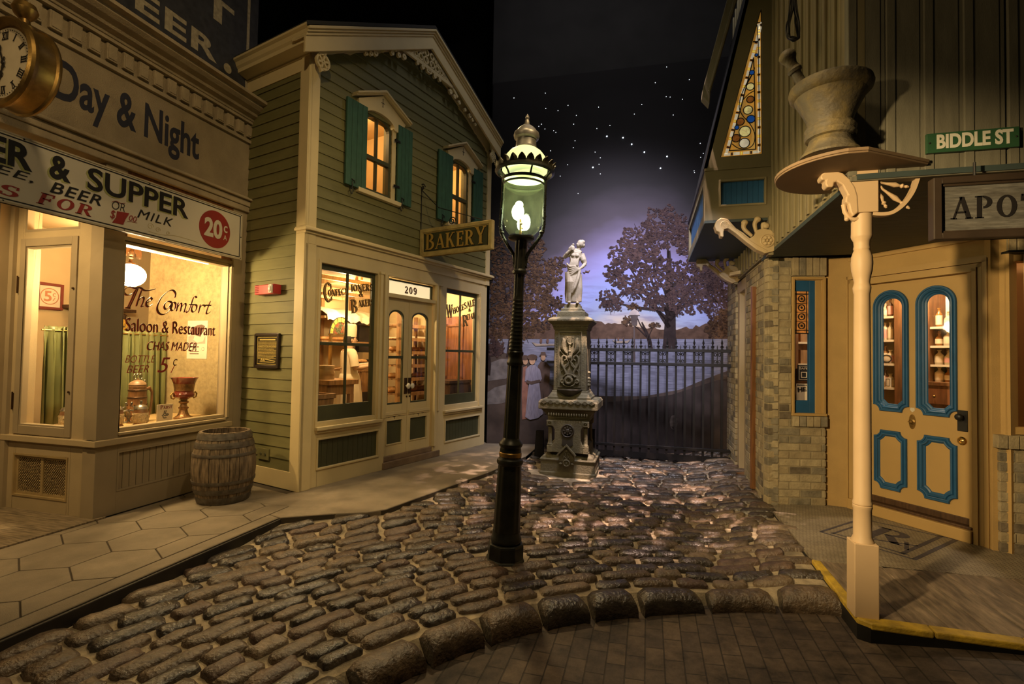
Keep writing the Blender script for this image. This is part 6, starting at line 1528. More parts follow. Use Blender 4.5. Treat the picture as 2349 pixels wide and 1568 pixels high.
for k in (-.25, .2): part('bearer', m_plank, FB2, lambda q, k=k: q.box(BU + k, BU + k + .05, BD - .25, BD + .25, FZ, FZ + .13), pf)
q = MB(); q.tube([FBK @ Vector(p) for p in ((-.55, .02, 1.08), (.30, -.05, 1.19), (.62, -.08, 1.235))], .011, 8)
pe = single('bakers_peel', q, m_plank, 'long wooden peel handle in the hands of the baker', 'tool')
# ================================================================== APOTHECARY ON THE RIGHT
FA = FR(0.0, 3.15, 90)                      # upper street front, u = X
FL = Matrix(((0, -1, 0, 1.10), (1, 0, 0, 0), (0, 0, 1, 0), (0, 0, 0, 1)))   # side of the upper floor, u = Y, d = into the street
FBK2 = FR(1.12, 5.33, 77)                   # short brick front with the sidelight
FDW = FR(1.88, 5.46, 143)                   # slanting door wall
FP = FR(0.0, 4.55, 90)                      # brick pier at the right edge
FO = FR(0.0, 5.07, 90)                      # front of the gabled oriel
m_bat = M('grey brown board siding', (0.150, 0.140, 0.100), 0.7, var=0.14, scale=5, stretch=(6, 6, 1), bump=0.15, bscale=60)
m_bat2 = M('olive tan board siding', (0.215, 0.180, 0.095), 0.6, var=0.10, scale=5, stretch=(6, 6, 1))
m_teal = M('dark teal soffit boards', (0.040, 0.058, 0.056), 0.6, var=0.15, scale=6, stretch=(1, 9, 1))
m_och = M('ochre stucco', (0.44, 0.285, 0.105), 0.8, var=0.07, scale=6, bump=0.25, bscale=140)
m_och2 = M('ochre painted wood', (0.44, 0.285, 0.105), 0.5, var=0.05, scale=4)
m_blue = M('peacock blue paint', (0.020, 0.090, 0.205), 0.42, var=0.12)
m_post = M('salmon cream paint', (0.54, 0.385, 0.225), 0.5, var=0.04)
m_tan3 = M('carved tan paint', (0.44, 0.33, 0.175), 0.55, var=0.08)
shop = thing('apothecary_building', 'brick and ochre apothecary shop with overhanging board upper floor and a blue moulded door', 'building', (1.9, 5.0, WALK))
def sp(name, mat, F, fn, parent=shop, bev=0.0, **k): return part(name, mat, F, fn, parent, bev, **k)
# --- platform
m_tile = brick_mat('small mosaic tiles', (0.30, 0.25, 0.175), (0.25, 0.205, 0.14), (0.15, 0.12, 0.08), 0.028, 0.024, 0.003, rot=math.radians(45), rough=0.55, var=0.28, bump=0.35)
m_plank2 = M('weathered platform planks', (0.215, 0.160, 0.105), 0.7, var=0.45, scale=4, stretch=(9, 1.6, 1), bump=0.5, bscale=40, dirt=(0.055, 0.036, 0.022), dscale=1.6, damt=0.7)
m_yel = M('worn yellow edge paint', (0.52, 0.34, 0.035), 0.6, var=0.2, scale=9, bump=0.4, bscale=50, dirt=(0.12, 0.085, 0.03), dscale=7, damt=0.7)
PE = [(1.10, 3.125), (1.165, 3.10), (3.6, 3.10)]
mb = MB(); mb.slab([(1.10, 3.14), (1.15, 3.10), (3.6, 3.10), (3.6, 6.2), (1.15, 6.2), (1.12, 5.2)], BRK - .05, WALK - .025)
tag(mb.build('platform_base', m_iron), kind='structure')
mb = MB(); mb.slab([(1.125, 3.955), (1.125, 5.34), (1.2, 6.2), (3.6, 6.2), (3.6, 4.10), (2.34, 4.026), (1.53, 3.961)], 0.05, WALK)
tag(mb.build('platform_tiles', m_tile), kind='structure')
mb = MB(); x = 1.165
while x < 3.5:
    y1 = 3.951 + (x + .09 - 1.15) * .063
    mb.box(x, x + .180, 3.175, y1, 0.05, WALK); x += .186
tag(mb.build('platform_planks', m_plank2, bev=.003), kind='structure')
mb = MB(); mb.slab([(1.10, 3.14), (1.155, 3.095), (1.43, 3.092), (1.435, 3.175), (1.165, 3.175), (1.165, 3.95), (1.112, 3.965)], .088, WALK + .004)
x = 1.438
while x < 3.5: mb.box(x, x + .40, 3.094, 3.175, .088, WALK + .003); x += .403
tag(mb.build('platform_edge', m_yel, bev=.008), kind='structure')
# the mosaic emblem
c1, c2, c3 = Vector((1.365, 4.625, 0)), Vector((1.818, 4.189, 0)), Vector((2.346, 4.758, 0)); c4 = Vector((1.83, 5.12, 0))
m_slate = M('blue grey mosaic', (0.050, 0.046, 0.062), .5, var=.4, scale=40)
eu, ev = (c2 - c1).normalized(), (c3 - c2).normalized()
mb = MB()
def lineq(a, b, w):
    t = (b - a).normalized(); n = Vector((-t.y, t.x, 0)) * w / 2
    mb.slab([(a + n)[:2], (b + n)[:2], (b - n)[:2], (a - n)[:2]], WALK - .004, WALK + .0015)
lineq(c1, c4, .022); lineq(c1 + eu * .07 + ev * .03, c4 + eu * .07, .018); lineq(c1, c2, .018); lineq(c1 + ev * .06 + eu * .05, c2 + ev * .06 - eu * .05, .014); lineq(c2, c3, .03); lineq(c2 - eu * .09 + ev * .04, c3 - eu * .09, .03); lineq(c4, c3, .016)
em = mb.build('floor_emblem', m_slate); tag(em, 'blue grey bordered mosaic emblem with a large R set in the tiled shop threshold', 'emblem')
FRr = Matrix(((eu.x, 0, ev.x, 1.86), (eu.y, 0, ev.y, 4.66), (0, 1, 0, WALK), (0, 0, 0, 1)))
q = serif_mb('R', FRr, ((-.16, -.14), (.13, -.14), .36), -.003, .0045); q.prism([(-.06, -.20), (.20, -.04), (.19, -.02), (-.07, -.18)], -.003, .0015); q.prism([(.1, -.01), (.13, -.01), (.20, -.20), (.17, -.20)], -.003, .0015)
q.build('mosaic_letter', m_slate, em)
# --- brickwork laid brick by brick
BR = [M('cream brick', (0.40, 0.33, 0.20), .85, var=.18, scale=12, bump=.5, bscale=60, dirt=(.20, .16, .10), dscale=8, damt=.5), M('grey brick', (0.225, 0.195, 0.135), .85, var=.3, scale=12, bump=.5, bscale=60, dirt=(.11, .095, .07), dscale=9, damt=.6), M('buff brick', (0.33, 0.265, 0.155), .85, var=.2, scale=12, bump=.5, bscale=60), M('brown brick', (0.155, 0.125, 0.085), .85, var=.35, scale=12, bump=.5, bscale=60)]
m_mor = M('pale brick mortar', (0.30, 0.25, 0.155), .95, var=.15, scale=20)
rb = random.Random(21)
def bricks(q, u0, u1, z0, z1, d, bl=.205, ch=.0735, dep=.09, holes=()):
    row = 0; z = z0
    while z < z1 - .01:
        h = min(ch, z1 - z); u = u0 - (bl / 2 if row % 2 else 0)
        while u < u1 - .005:
            e = u + bl; a, b = max(u, u0), min(e, u1)
            segs = [(a, b)]
            for hh in holes:
                if z + h / 2 > hh[2] and z + h / 2 < hh[3]:
                    segs = [s for p in segs for s in ((p[0], min(p[1], hh[0])), (max(p[0], hh[1]), p[1])) if s[1] - s[0] > .012]
            for a, b in segs:
                if b - a > .012:
                    j = rb.uniform(-.003, .003); q.box(a + .005, b - .005, d - dep, d + j, z + .005, z + h - .005, rb.choices((0, 1, 2, 3), (4, 3, 4, 1))[0])
            u = e
        z += ch; row += 1
def rowlock(q, u0, u1, z0, z1, d, w=.068, dep=.1):
    n = max(1, round((u1 - u0) / w)); w = (u1 - u0) / n
    for k in range(n): q.box(u0 + k * w + .004, u0 + (k + 1) * w - .004, d - dep, d + rb.uniform(-.002, .003), z0 + .004, z1 - .004, rb.choice((0, 1, 2, 2)))
def fn(q):
    bricks(q, 0, .552, WALK, .865, 0.0); rowlock(q, .225, .556, .87, .975, .025); bricks(q, 0, .224, .865, 2.33, 0.0); bricks(q, 0, .224, 2.33, 2.53, 0.0); rowlock(q, .226, .552, 2.325, 2.54, .012, .072)
sp('brick_front', BR, FBK2, fn, bev=.004, merge=False)
sp('brick_mortar', m_mor, FBK2, lambda q: (q.box(.012, .54, -.12, -.006, WALK, .97), q.box(.012, .224, -.12, -.006, .97, 2.53), q.box(.224, .54, -.12, -.006, 2.32, 2.53)))
FLB = Matrix(((0, -1, 0, 1.125), (1, 0, 0, 0), (0, 0, 1, 0), (0, 0, 0, 1)))
sp('brick_side', BR, FLB, lambda q: bricks(q, 5.335, 6.52, 0.0, 2.53, 0.0), bev=.004, merge=False)
sp('brick_side', BR, FLB, lambda q: bricks(q, 7.25, 7.95, 0.0, 2.85, 0.0), bev=.004, merge=False)
sp('brick_mortar', m_mor, FLB, lambda q: q.box(5.352, 6.505, -.1, -.006, -.02, 2.52))
sp('brick_mortar', m_mor, FLB, lambda q: q.box(7.262, 7.94, -.1, -.006, -.02, 2.84))
FJ = FR(0, 7.25, 90); sp('brick_jamb', BR, FJ, lambda q: bricks(q, 1.125, 1.40, 0, 2.85, 0.0), bev=.004, merge=False)
# side doorway between the bricks
sp('side_doorway', m_tan, FLB, lambda q: (q.box(6.52, 6.64, -.28, -.01, 0, 2.45), q.box(7.12, 7.25, -.28, -.03, 0, 2.6), q.box(6.52, 7.25, -.28, -.02, 2.38, 2.56), q.box(6.64, 7.12, -.26, -.22, 0, 2.38)), bev=.006)
# --- sidelight in the brick front
sf_ = sp('sidelight_casing', m_och2, FBK2, lambda q: (rect_frame(q, .226, .545, .975, 2.315, .022, -.09, .008), rect_frame(q, .245, .53, .985, 2.30, .016, -.09, -.012), q.box(.46, .53, -.1, -.02, .985, 2.30), q.box(.22, .55, -.06, .02, .975, 1.0)), bev=.003)
bs = sp('blue_sash', m_blue, FBK2, lambda q: (q.box(.258, .275, -.07, -.03, 1.0, 2.29), q.box(.408, .462, -.07, -.03, 1.0, 2.29), q.box(.27, .41, -.07, -.03, 1.0, 1.12), q.box(.27, .41, -.07, -.03, 2.18, 2.29)), sf_, bev=.003)
sp('pane', m_glass, FBK2, lambda q: q.box(.272, .41, -.055, -.050, 1.12, 1.77), sf_)
m_amb2 = M('amber leaded glass', (0.42, 0.16, 0.035), .2, var=.5, scale=25, emit=.35)  # self-glow in place of light from the shop behind
sp('leaded_glass', m_amb2, FBK2, lambda q: q.box(.272, .41, -.055, -.050, 1.77, 2.18), sf_)
def fn(q):
    for z in (1.77, 2.0 + .155, 1.80): q.box(.272, .41, -.052, -.044, z - .004, z + .004)
    for u in (.29, .39): q.box(u - .003, u + .003, -.052, -.044, 1.77, 2.18)
    for k in range(4): q.lathe([(.034, -.052), (.034, -.042), (.026, -.042), (.026, -.052)], (.341, 0, 1.845 + .088 * k), 18, T=Matrix.Rotation(-math.pi / 2, 4, 'X')); q.box(.29, .39, -.052, -.046, 1.885 + .088 * k, 1.889 + .088 * k); 
    for k in range(4): q.sphere((.341, -.044, 1.845 + .088 * k), (.012, .006, .012), 8, 6)
sp('lead_cames', m_iron, FBK2, fn, sf_)
# --- ochre wall and the door wall
e = FBK2 @ Vector((.55, -.06, 0))
mb = MB(); mb.slab([(e.x, e.y), (1.885, 5.462), (1.93, 5.52), (e.x + .1, e.y + .12)], WALK, 2.54); mb.build('ochre_wall', m_och, shop)
sp('door_wall', m_och, FDW, lambda q: grid_wall(q, -.02, 1.16, WALK, 2.56, [(.05, .925, WALK, 2.27)], -.1, 0.0))
def fn(q):
    for a, d in ((-.075, .015), (-.055, .03), (-.02, .022), (.01, .035)):
        w = .985 - a
        q.box(a, a + .03, -.02, d, WALK, 2.31 - a * .4 if False else 2.25 - (a - .01)); q.box(w - .03, w, -.02, d, WALK, 2.25 - (a - .01)); q.box(a, w, -.02, d, 2.25 - (a - .01) - .03, 2.25 - (a - .01))
    q.box(.035, .06, -.09, .0, WALK, 2.25); q.box(.905, .935, -.09, .0, WALK, 2.25)
sp('door_casing', m_och2, FDW, fn, bev=.004)
sp('wall_crown', m_och2, FDW, lambda q: (q.box(-.4, 1.2, -.02, .02, 2.46, 2.50), q.box(-.4, 1.2, -.02, .04, 2.50, 2.52)), bev=.006)
mb = MB(); mb.box(1.13, 1.92, 5.30, 5.46, 2.50, 2.54); mb.build('wall_crown', m_och2, shop)
dd0, dd1 = -.075, -.035
LA, RA = (.172, .467, 1.064, 2.152), (.522, .819, 1.064, 2.150); LAI, RAI = (.252, .404, 1.133, 2.074), (.605, .758, 1.131, 2.075)
LP, RP = (.178, .450, .368, .894), (.529, .815, .368, .898); LPI, RPI = (.240, .381, .447, .823), (.609, .747, .455, .828)
def arch_pts(b, sc, concave):
    u0, u1, z0, z1 = b; cx = (u0 + u1) / 2; r = (u1 - u0) / 2; P = []
    for t in range(0, 181, 10): P.append((cx + r * math.cos(math.radians(t)), z1 - r + r * math.sin(math.radians(t))))
    for k in range(6):
        t = k / 5
        P.append((u0 + sc * math.sin(t * 1.5708), z0 + sc * math.cos(t * 1.5708)) if concave else (u0 + sc * t, z0 + sc * (1 - t)))
    for k in range(6):
        t = k / 5
        P.append((u1 - sc * math.cos(t * 1.5708), z0 + sc * math.sin(t * 1.5708)) if concave else (u1 - sc * (1 - t), z0 + sc * t))
    return P
def oct_pts(b, sc, concave):
    u0, u1, z0, z1 = b; P = []
    for (cx, cz, sx_, sz_, rev) in ((u1, z1, -1, -1, 0), (u0, z1, 1, -1, 1), (u0, z0, 1, 1, 0), (u1, z0, -1, 1, 1)):
        for k in range(6):
            t = (k / 5) if not rev else 1 - k / 5
            if concave: P.append((cx + sx_ * sc * math.sin(t * 1.5708), cz + sz_ * sc * math.cos(t * 1.5708)))
            else: P.append((cx + sx_ * sc * t, cz + sz_ * sc * (1 - t)))
    return P
def mould(q, O, I):
    L = []
    for t, d in ((0, .0), (.0, .012), (.06, .020), (.20, .020), (.24, .013), (.34, .011), (.42, .022), (.55, .024), (.62, .012), (.74, .006), (.80, -.002), (.93, -.006), (1.0, -.012)):
        L.append([(a[0] + (b[0] - a[0]) * t, dd1 + d, a[1] + (b[1] - a[1]) * t) for a, b in zip(O, I)])
    q.strip(L, True)
door = sp('shop_door', m_och2, FDW, lambda q: grid_wall(q, .062, .903, .285, 2.248, [(LAI[0] - .03, LAI[1] + .03, LAI[2] - .02, LAI[3] + .02), (RAI[0] - .03, RAI[1] + .03, RAI[2] - .02, RAI[3] + .02)], dd0, dd1))
for b, i, kind in ((LA, LAI, 'a'), (RA, RAI, 'a'), (LP, LPI, 'o'), (RP, RPI, 'o')):
    f = arch_pts if kind == 'a' else oct_pts
    sp('blue_moulding', m_blue, FDW, lambda q: mould(q, f(b, .055, True), f(i, .038, False)), door, recalc=True)
    if kind == 'a': sp('pane', m_glass, FDW, lambda q: q.prism(f(i, .038, False), dd1 - .022, dd1 - .017), door)
    else:
        sp('raised_panel', m_och2, FDW, lambda q: (q.prism(f(i, .038, False), dd1 - .012, dd1 - .006), q.prism(f((i[0] + .022, i[1] - .022, i[2] + .03, i[3] - .03), .03, True), dd1 - .006, dd1 - .002)), door, bev=.002)
sp('twist_bell', m_brass, FDW, lambda q: (q.lathe([(0, dd1), (.026, dd1), (.024, dd1 + .008), (.012, dd1 + .012), (.01, dd1 + .03), (0, dd1 + .032)], (.49, 0, .995), 18, T=Matrix.Rotation(-math.pi / 2, 4, 'X')), q.prism([(.49 + .026 * math.cos(t * .3142), .995 + .064 * math.sin(t * .3142)) for t in range(20)], dd1, dd1 + .005), q.box(.472, .508, dd1 + .026, dd1 + .033, .991, .999)), door)
sp('door_sticker', m_white, FDW, lambda q: q.prism([(.475, 1.115), (.507, 1.115), (.510, 1.095), (.491, 1.075), (.472, 1.095)], dd1, dd1 + .0015), door)
lk = sp('lock_plate', m_iron, FDW, lambda q: q.box(.817, .885, dd1, dd1 + .01, .965, 1.131), door, bev=.003)
sp('door_knob', m_iron, FDW, lambda q: (q.tube([(.85, dd1, 1.08), (.85, dd1 + .045, 1.08)], .010, 8), q.sphere((.85, dd1 + .055, 1.08), (.028, .02, .028), 14, 10)), lk)
sp('keyhole', m_ink, FDW, lambda q: (q.lathe([(.006, dd1 + .0105), (0, dd1 + .0105)], (.852, 0, 1.018), 10, T=Matrix.Rotation(-math.pi / 2, 4, 'X')), q.box(.849, .855, dd1 + .010, dd1 + .0108, 1.0, 1.016)), lk)
sp('deadbolt', M('polished brass', (0.75, 0.50, 0.17), .2, metal=1.0), FDW, lambda q: q.lathe([(.033, dd1), (.033, dd1 + .006), (.026, dd1 + .013), (.016, dd1 + .013), (.014, dd1 + .008), (.006, dd1 + .012), (0, dd1 + .012)], (.845, 0, .888), 20, T=Matrix.Rotation(-math.pi / 2, 4, 'X')), door)
sp('door_sill', m_oak, FDW, lambda q: (q.box(.05, .925, -.10, .02, WALK, .235), q.box(.055, .905, -.08, -.03, .235, .29)), bev=.006)  # dark oak chosen to imitate the shade below the door
sp('sill_board', m_och2, FDW, lambda q: q.box(-.02, .94, -.02, .055, WALK, .215), bev=.006)
# --- right pier
m_dglass = GLASS('dark shop glass', (0.5, 0.4, 0.3), .3)
sp('brick_pier', BR, FP, lambda q: (bricks(q, 2.515, 3.5, WALK, .87, 0.0), rowlock(q, 2.49, 3.5, .88, .985, .03)), bev=.004, merge=False)
sp('brick_lintel', BR, FP, lambda q: rowlock(q, 2.565, 3.5, 2.34, 2.56, .012), bev=.004, merge=False)
sp('brick_mortar', m_mor, FP, lambda q: q.box(2.528, 3.5, -.15, -.006, WALK, .97))
sp('brick_mortar', m_mor, FP, lambda q: q.box(2.57, 3.5, -.15, -.006, 2.33, 2.56))
sp('ochre_wall', m_och, FP, lambda q: q.box(2.49, 2.56, -.2, -.03, WALK, 2.56))
ww = sp('side_shop_window', m_och2, FP, lambda q: (q.box(2.56, 2.60, -.1, -.0, .985, 2.34), q.box(2.60, 2.635, -.1, -.03, .985, 2.34), q.box(2.6, 3.5, -.1, -.02, .985, 1.04), q.box(2.6, 3.5, -.1, -.02, 2.27, 2.34)), bev=.003)
sp('pane', m_dglass, FP, lambda q: q.box(2.63, 3.5, -.07, -.065, 1.04, 2.27), ww)
sp('lintel_drip', m_iron, FP, lambda q: q.box(2.55, 3.5, -.02, .06, 2.325, 2.34))
# --- upper floor
def fn(q):
    for a in (1.062, 1.246, 1.422, 1.601, 1.793, 1.975, 2.16, 2.34, 2.52, 2.7, 2.88, 3.06):
        b = a + .16; q.box(a + .002, b, -.05, .0, 2.515, 6.0); q.box(b, a + .184, -.05, -.004, 2.515, 6.0); q.box(a + .003, a + .045, -.05, .006, 2.53, 6.0)
sp('board_siding', m_bat, FA, fn, bev=.003)
sp('siding_backing', m_iron, FA, lambda q: q.box(1.10, 3.3, -.08, -.045, 2.52, 6.0))
sp('fascia_drip', m_bat, FA, lambda q: q.box(1.07, 3.3, -.05, .02, 2.495, 2.525), bev=.004)
def fn(q):
    y = 3.19
    while y < 7.3: q.box(y + .003, y + .172, -.05, .0, 2.53, 6.2); q.box(y + .06, y + .105, 0, .016, 2.545, 6.2); y += .176
sp('side_board_siding', m_bat2, FL, fn, bev=.003)
sp('siding_backing', m_iron, FL, lambda q: q.box(3.16, 8.0, -.09, -.045, 2.52, 6.2))
mb = MB(); y = 3.12
while y < 5.45: mb.box(1.10, 3.4, y, y + .095, 2.50, 2.53); y += .0965
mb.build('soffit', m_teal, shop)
sp('corner_board', m_bat2, FL, lambda q: q.box(3.148, 3.19, -.05, .012, 2.50, 6.2), bev=.004)
# --- gabled oriel with the stained glass
GAP = [(.649, 3.428), (1.017, 3.428), (1.005, 4.80), (.992, 4.80)]
ORL = lambda z: .51 if z < 3.31 else .497 + (z - 3.31) / (4.916 - 3.31) * (.861 - .497)
m_or = M('olive brown oriel paint', (0.165, 0.138, 0.072), .6, var=.08)
def fn(q):
    # front as bands around the panel and the glass
    q.prism([(.51, 2.825), (1.10, 2.825), (1.10, 2.955), (.51, 2.955)], -.08, 0); q.prism([(.51, 2.955), (.643, 2.955), (.643, 3.198), (.51, 3.198)], -.08, 0); q.prism([(1.04, 2.955), (1.10, 2.955), (1.10, 3.198), (1.04, 3.198)], -.08, 0); q.prism([(.51, 3.198), (1.10, 3.198), (1.10, 3.428), (ORL(3.428), 3.428), (.497, 3.31), (.51, 3.31)], -.08, 0)
    q.prism([(ORL(3.428), 3.428), (.649, 3.428), (.992, 4.80), (ORL(4.80), 4.80)], -.08, 0); q.prism([(1.017, 3.428), (1.10, 3.428), (1.10, 4.80), (1.005, 4.80)], -.08, 0); q.prism([(ORL(4.80), 4.80), (1.10, 4.80), (1.10, 6.0), (1.10, 6.0)], -.08, 0)
    q.box(.505, 1.10, -.02, .012, 3.30, 3.325)
ori = sp('oriel', m_or, FO, fn)
sp('oriel_side', m_or, Matrix(((0, -1, 0, .51), (1, 0, 0, 0), (0, 0, 1, 0), (0, 0, 0, 1))), lambda q: (rect_frame(q, 5.152, 7.07, 2.826, 3.308, .09, -.06, -.001), q.box(5.2, 7.0, -.06, -.03, 2.9, 3.25)), ori)
sp('blue_side_panel', m_blue, Matrix(((0, -1, 0, .51), (1, 0, 0, 0), (0, 0, 1, 0), (0, 0, 0, 1))), lambda q: [q.box(5.19 + .12 * k, 5.30 + .12 * k, -.028, -.02, 2.93, 3.22) for k in range(14)], ori)
sp('blue_panel', m_blue, FO, lambda q: [q.box(.655 + k * .047, .700 + k * .047, -.04, -.02, 2.968, 3.186) for k in range(8)], ori)
sp('panel_moulding', m_bat2, FO, lambda q: rect_frame(q, .635, 1.048, 2.948, 3.206, .018, -.03, .012), ori, bev=.003)
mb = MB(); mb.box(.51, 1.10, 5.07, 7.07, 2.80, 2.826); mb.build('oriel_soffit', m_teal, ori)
mb = MB(); mb.add([(ORL(3.31), 5.07, 3.31), (.861, 5.07, 4.916), (1.10, 5.07, 6.0), (1.10, 7.07, 6.0), (.861, 7.07, 4.916), (ORL(3.31), 7.07, 3.31)], [(0, 1, 4, 5), (1, 2, 3, 4)]); o = mb.build('oriel_roof', m_iron, ori); o.modifiers.new('t', 'SOLIDIFY').thickness = .03
def fn(q):
    P = [(.475, 3.62), (.555, 4.02), (.56, 4.15), (.79, 5.05), (1.02, 6.0)]
    q.prism([(.470, 3.98), (.535, 3.90), (.545, 4.02), (.80, 4.98), (1.03, 6.0), (.93, 6.0), (.71, 4.98), (.478, 4.06)], 0, .12); q.prism([(.535, 4.0), (.80, 4.98), (1.05, 6.0), (1.02, 6.0), (.77, 4.98), (.52, 4.02)], .0, .14)
sp('rake_board', m_bat, FO, fn, ori, bev=.006)
# the leaded triangle
SGA = (.649, 3.428); SGB = (1.017, 3.428); SGC = (.998, 4.80)
m_sg = M('amber stained glass', (0.75, 0.33, 0.05), .25, var=.45, scale=9, stretch=(1, 1, .5), emit=.30, dirt=(0.80, 0.55, 0.16), dscale=5, damt=.7)  # glow in the glass stands in for light from behind
win = thing('stained_glass_window', 'tall triangular stained glass window of amber glass and roundels in the oriel gable', 'stained glass', FO @ Vector((.85, -.03, 3.428)))
sp('amber_field', m_sg, FO, lambda q: q.prism([SGA, SGB, SGC], -.03, -.025), win)
m_milk = M('milky border glass', (0.70, 0.62, 0.45), .25, var=.2, scale=20, emit=.42); m_dkg = M('dark purple glass', (0.06, 0.03, 0.06), .2); m_yg = M('yellow jewel glass', (0.75, 0.60, 0.10), .2, emit=.5); m_bg = M('cobalt glass', (0.01, 0.06, 0.25), .15, emit=.5); m_cl = M('clear yellow roundel', (0.75, 0.62, 0.25), .2, var=.4, scale=30, emit=.40); m_br2 = M('brown roundel glass', (0.28, 0.10, 0.02), .2, var=.4, scale=30, emit=.25)  # these pieces glow too, as if lit from behind
mats_b = [m_milk, m_dkg, m_yg]
def border(q, A, B, w, inx, n):
    """a border strip of long milky pieces with dark and jewelled squares between"""
    t = Vector((B[0] - A[0], B[1] - A[1])); L = t.length; t /= L; nn = Vector((t[1], -t[0])) * inx
    s = 0.0; k = 0
    while s < L - .01:
        l = min(.062 if k % 2 == 0 else .022, L - s)
        a = Vector(A) + t * (s + .004); b = Vector(A) + t * (s + l - .004); o = nn * w
        q.prism([tuple(a + nn * .004), tuple(b + nn * .004), tuple(b + o), tuple(a + o)], -.024, -.020, 0 if k % 2 == 0 else (1 if k % 4 == 1 else 2)); s += l; k += 1
def fn(q):
    for off in (.012,):
        border(q, (SGA[0] + .035, SGA[1] + .03), (SGC[0] - .006, SGC[1] - .10), .030, 1, 0); border(q, (SGB[0] - .012, SGB[1] + .02), (SGC[0], SGC[1] - .10), .028, -1, 0); border(q, (SGA[0] + .03, SGA[1] + .012), (SGB[0] - .02, SGB[1] + .012), .030, -1, 0)
sp('jewelled_border', mats_b, FO, fn, win)
RND = [(335, 820, 38, 'c'), (335, 942, 36, 'b'), (313, 1042, 44, 'c'), (340, 1127, 40, 'u'), (240, 1152, 38, 'b'), (207, 1208, 20, 'u'), (283, 1245, 56, 'c'), (200, 1308, 40, 'b'), (278, 1355, 50, 'm'), (350, 688, 24, 'u'), (392, 522, 14, 'u')]
for x, y, r, k in RND:
    u, z = UZ(FO, 1640 + x / 4.129, y / 4.126, -.02); rr = UZ(FO, 1640 + (x + r) / 4.129, y / 4.126, -.02)[0] - u
    ro = sp('roundel', {'c': m_cl, 'b': m_br2, 'u': m_bg, 'm': m_milk}[k], FO, lambda q: q.lathe([(rr, -.022), (rr * .8, -.014), (0, -.010)], (u, 0, z), 20, T=Matrix.Rotation(-math.pi / 2, 4, 'X')), win)
    sp('lead_ring', m_iron, FO, lambda q: q.tube([(u + rr * math.cos(t * .349), -.018, z + rr * math.sin(t * .349)) for t in range(18)], .0045, 5, closed=True), ro)
def fn(q):
    gz = lambda x, y: (lambda p: (p[0], -.019, p[1]))(UZ(FO, 1640 + x / 4.129, y / 4.126, -.02))
    q.tube(catmull([gz(*p) for p in ((300, 800), (345, 720), (375, 640), (360, 690), (310, 770), (250, 900), (230, 1010), (260, 1090), (330, 1170), (375, 1260), (370, 1350), (320, 1400), (230, 1405), (160, 1360))], 4), .0042, 5)
    q.tube(catmull([gz(*p) for p in ((370, 860), (320, 890), (270, 940), (260, 960))], 4), .0042, 5); q.tube([gz(366, 560), gz(372, 700), gz(378, 1000), gz(386, 1410)], .005, 5); q.tube([gz(135, 1425), gz(386, 1412)], .005, 5); q.tube([gz(135, 1425), gz(250, 1000), gz(366, 545)], .005, 5); q.tube([gz(360, 395), gz(410, 395)], .006, 5); q.tube([gz(400, 240), gz(410, 400), gz(425, 1430)], .004, 5)
    q.tube([(SGA[0], -.022, SGA[1]), (SGB[0], -.022, SGB[1]), (SGC[0], -.022, SGC[1])], .006, 6, closed=True)
sp('lead_cames', m_iron, FO, fn, win)
# carved corbels under the oriel
def corbel(Y, label_unused=None):
    F = FR(0, Y, 90)
    k = (lambda x, y: UZ(FO, 1560 + x / 2.45, y / 2.45))
    def P(lst): return [k(*p) for p in lst]
    body = P([(190, 1275), (198, 1250), (225, 1232), (262, 1238), (285, 1262), (310, 1290), (350, 1315), (385, 1345), (410, 1330), (425, 1300), (460, 1290), (505, 1300), (535, 1330), (542, 1365), (538, 1400), (515, 1420), (470, 1430), (425, 1410), (370, 1370), (310, 1320), (270, 1292), (245, 1290), (240, 1310), (240, 1338), (222, 1335), (220, 1312), (200, 1305)])
    c = sp('corbel', m_tan3, F, lambda q: q.prism(body, -.06, .05), bev=.008)
    def fn(q):
        u, z = k(245, 1272); 
        for j in range(3): q.tube([(u + (.034 - .011 * j) * math.cos(t * .3927), .05, z + (.034 - .011 * j) * math.sin(t * .3927)) for t in range(16)], .005, 6, closed=True)
    sp('volute', m_tan3, F, fn, c)
    def fn(q):
        u, z = k(482, 1360)
        q.lathe([(.062, .05), (.062, .058), (.055, .062), (.05, .056), (0, .056)], (u, 0, z), 24, T=Matrix.Rotation(-math.pi / 2, 4, 'X'))
        for j in range(6): a = j * 1.047; q.sphere((u + .03 * math.cos(a), .06, z + .03 * math.sin(a)), (.017, .012, .017), 10, 6)
        q.sphere((u, .064, z), (.012, .012, .012), 10, 6)
    sp('rosette', m_tan3, F, fn, c)
    def fn(q):
        for (x, y), (x2, y2), (x3, y3) in (((400, 1330), (355, 1290), (358, 1258)), ((425, 1310), (415, 1265), (430, 1240)), ((460, 1290), (462, 1265), (478, 1275))):
            a, b, c3_ = k(x, y), k(x2, y2), k(x3, y3)
            q.tube(catmull([(a[0], .02, a[1]), (b[0], .03, b[1]), (c3_[0], .03, c3_[1])], 5), [.014 + .012 * t / 10 for t in range(11)], 8); q.sphere((c3_[0], .035, c3_[1]), (.030, .02, .028), 10, 8)
        a, b = k(290, 1300), k(500, 1412); q.tube(catmull([(*k(260, 1262),), (*k(330, 1312),), (*k(400, 1362),), (*k(470, 1405),)] and [(k(260, 1262)[0], .05, k(260, 1262)[1]), (k(330, 1318)[0], .05, k(330, 1318)[1]), (k(400, 1372)[0], .05, k(400, 1372)[1]), (k(480, 1418)[0], .05, k(480, 1418)[1])], 5), .008, 6)
    sp('acanthus', m_tan3, F, fn, c)
    sp('corbel_back', m_bat2, F, lambda q: q.box(1.06, 1.10, -.08, .03, 2.47, 2.83), c)
corbel(5.06); corbel(6.95)
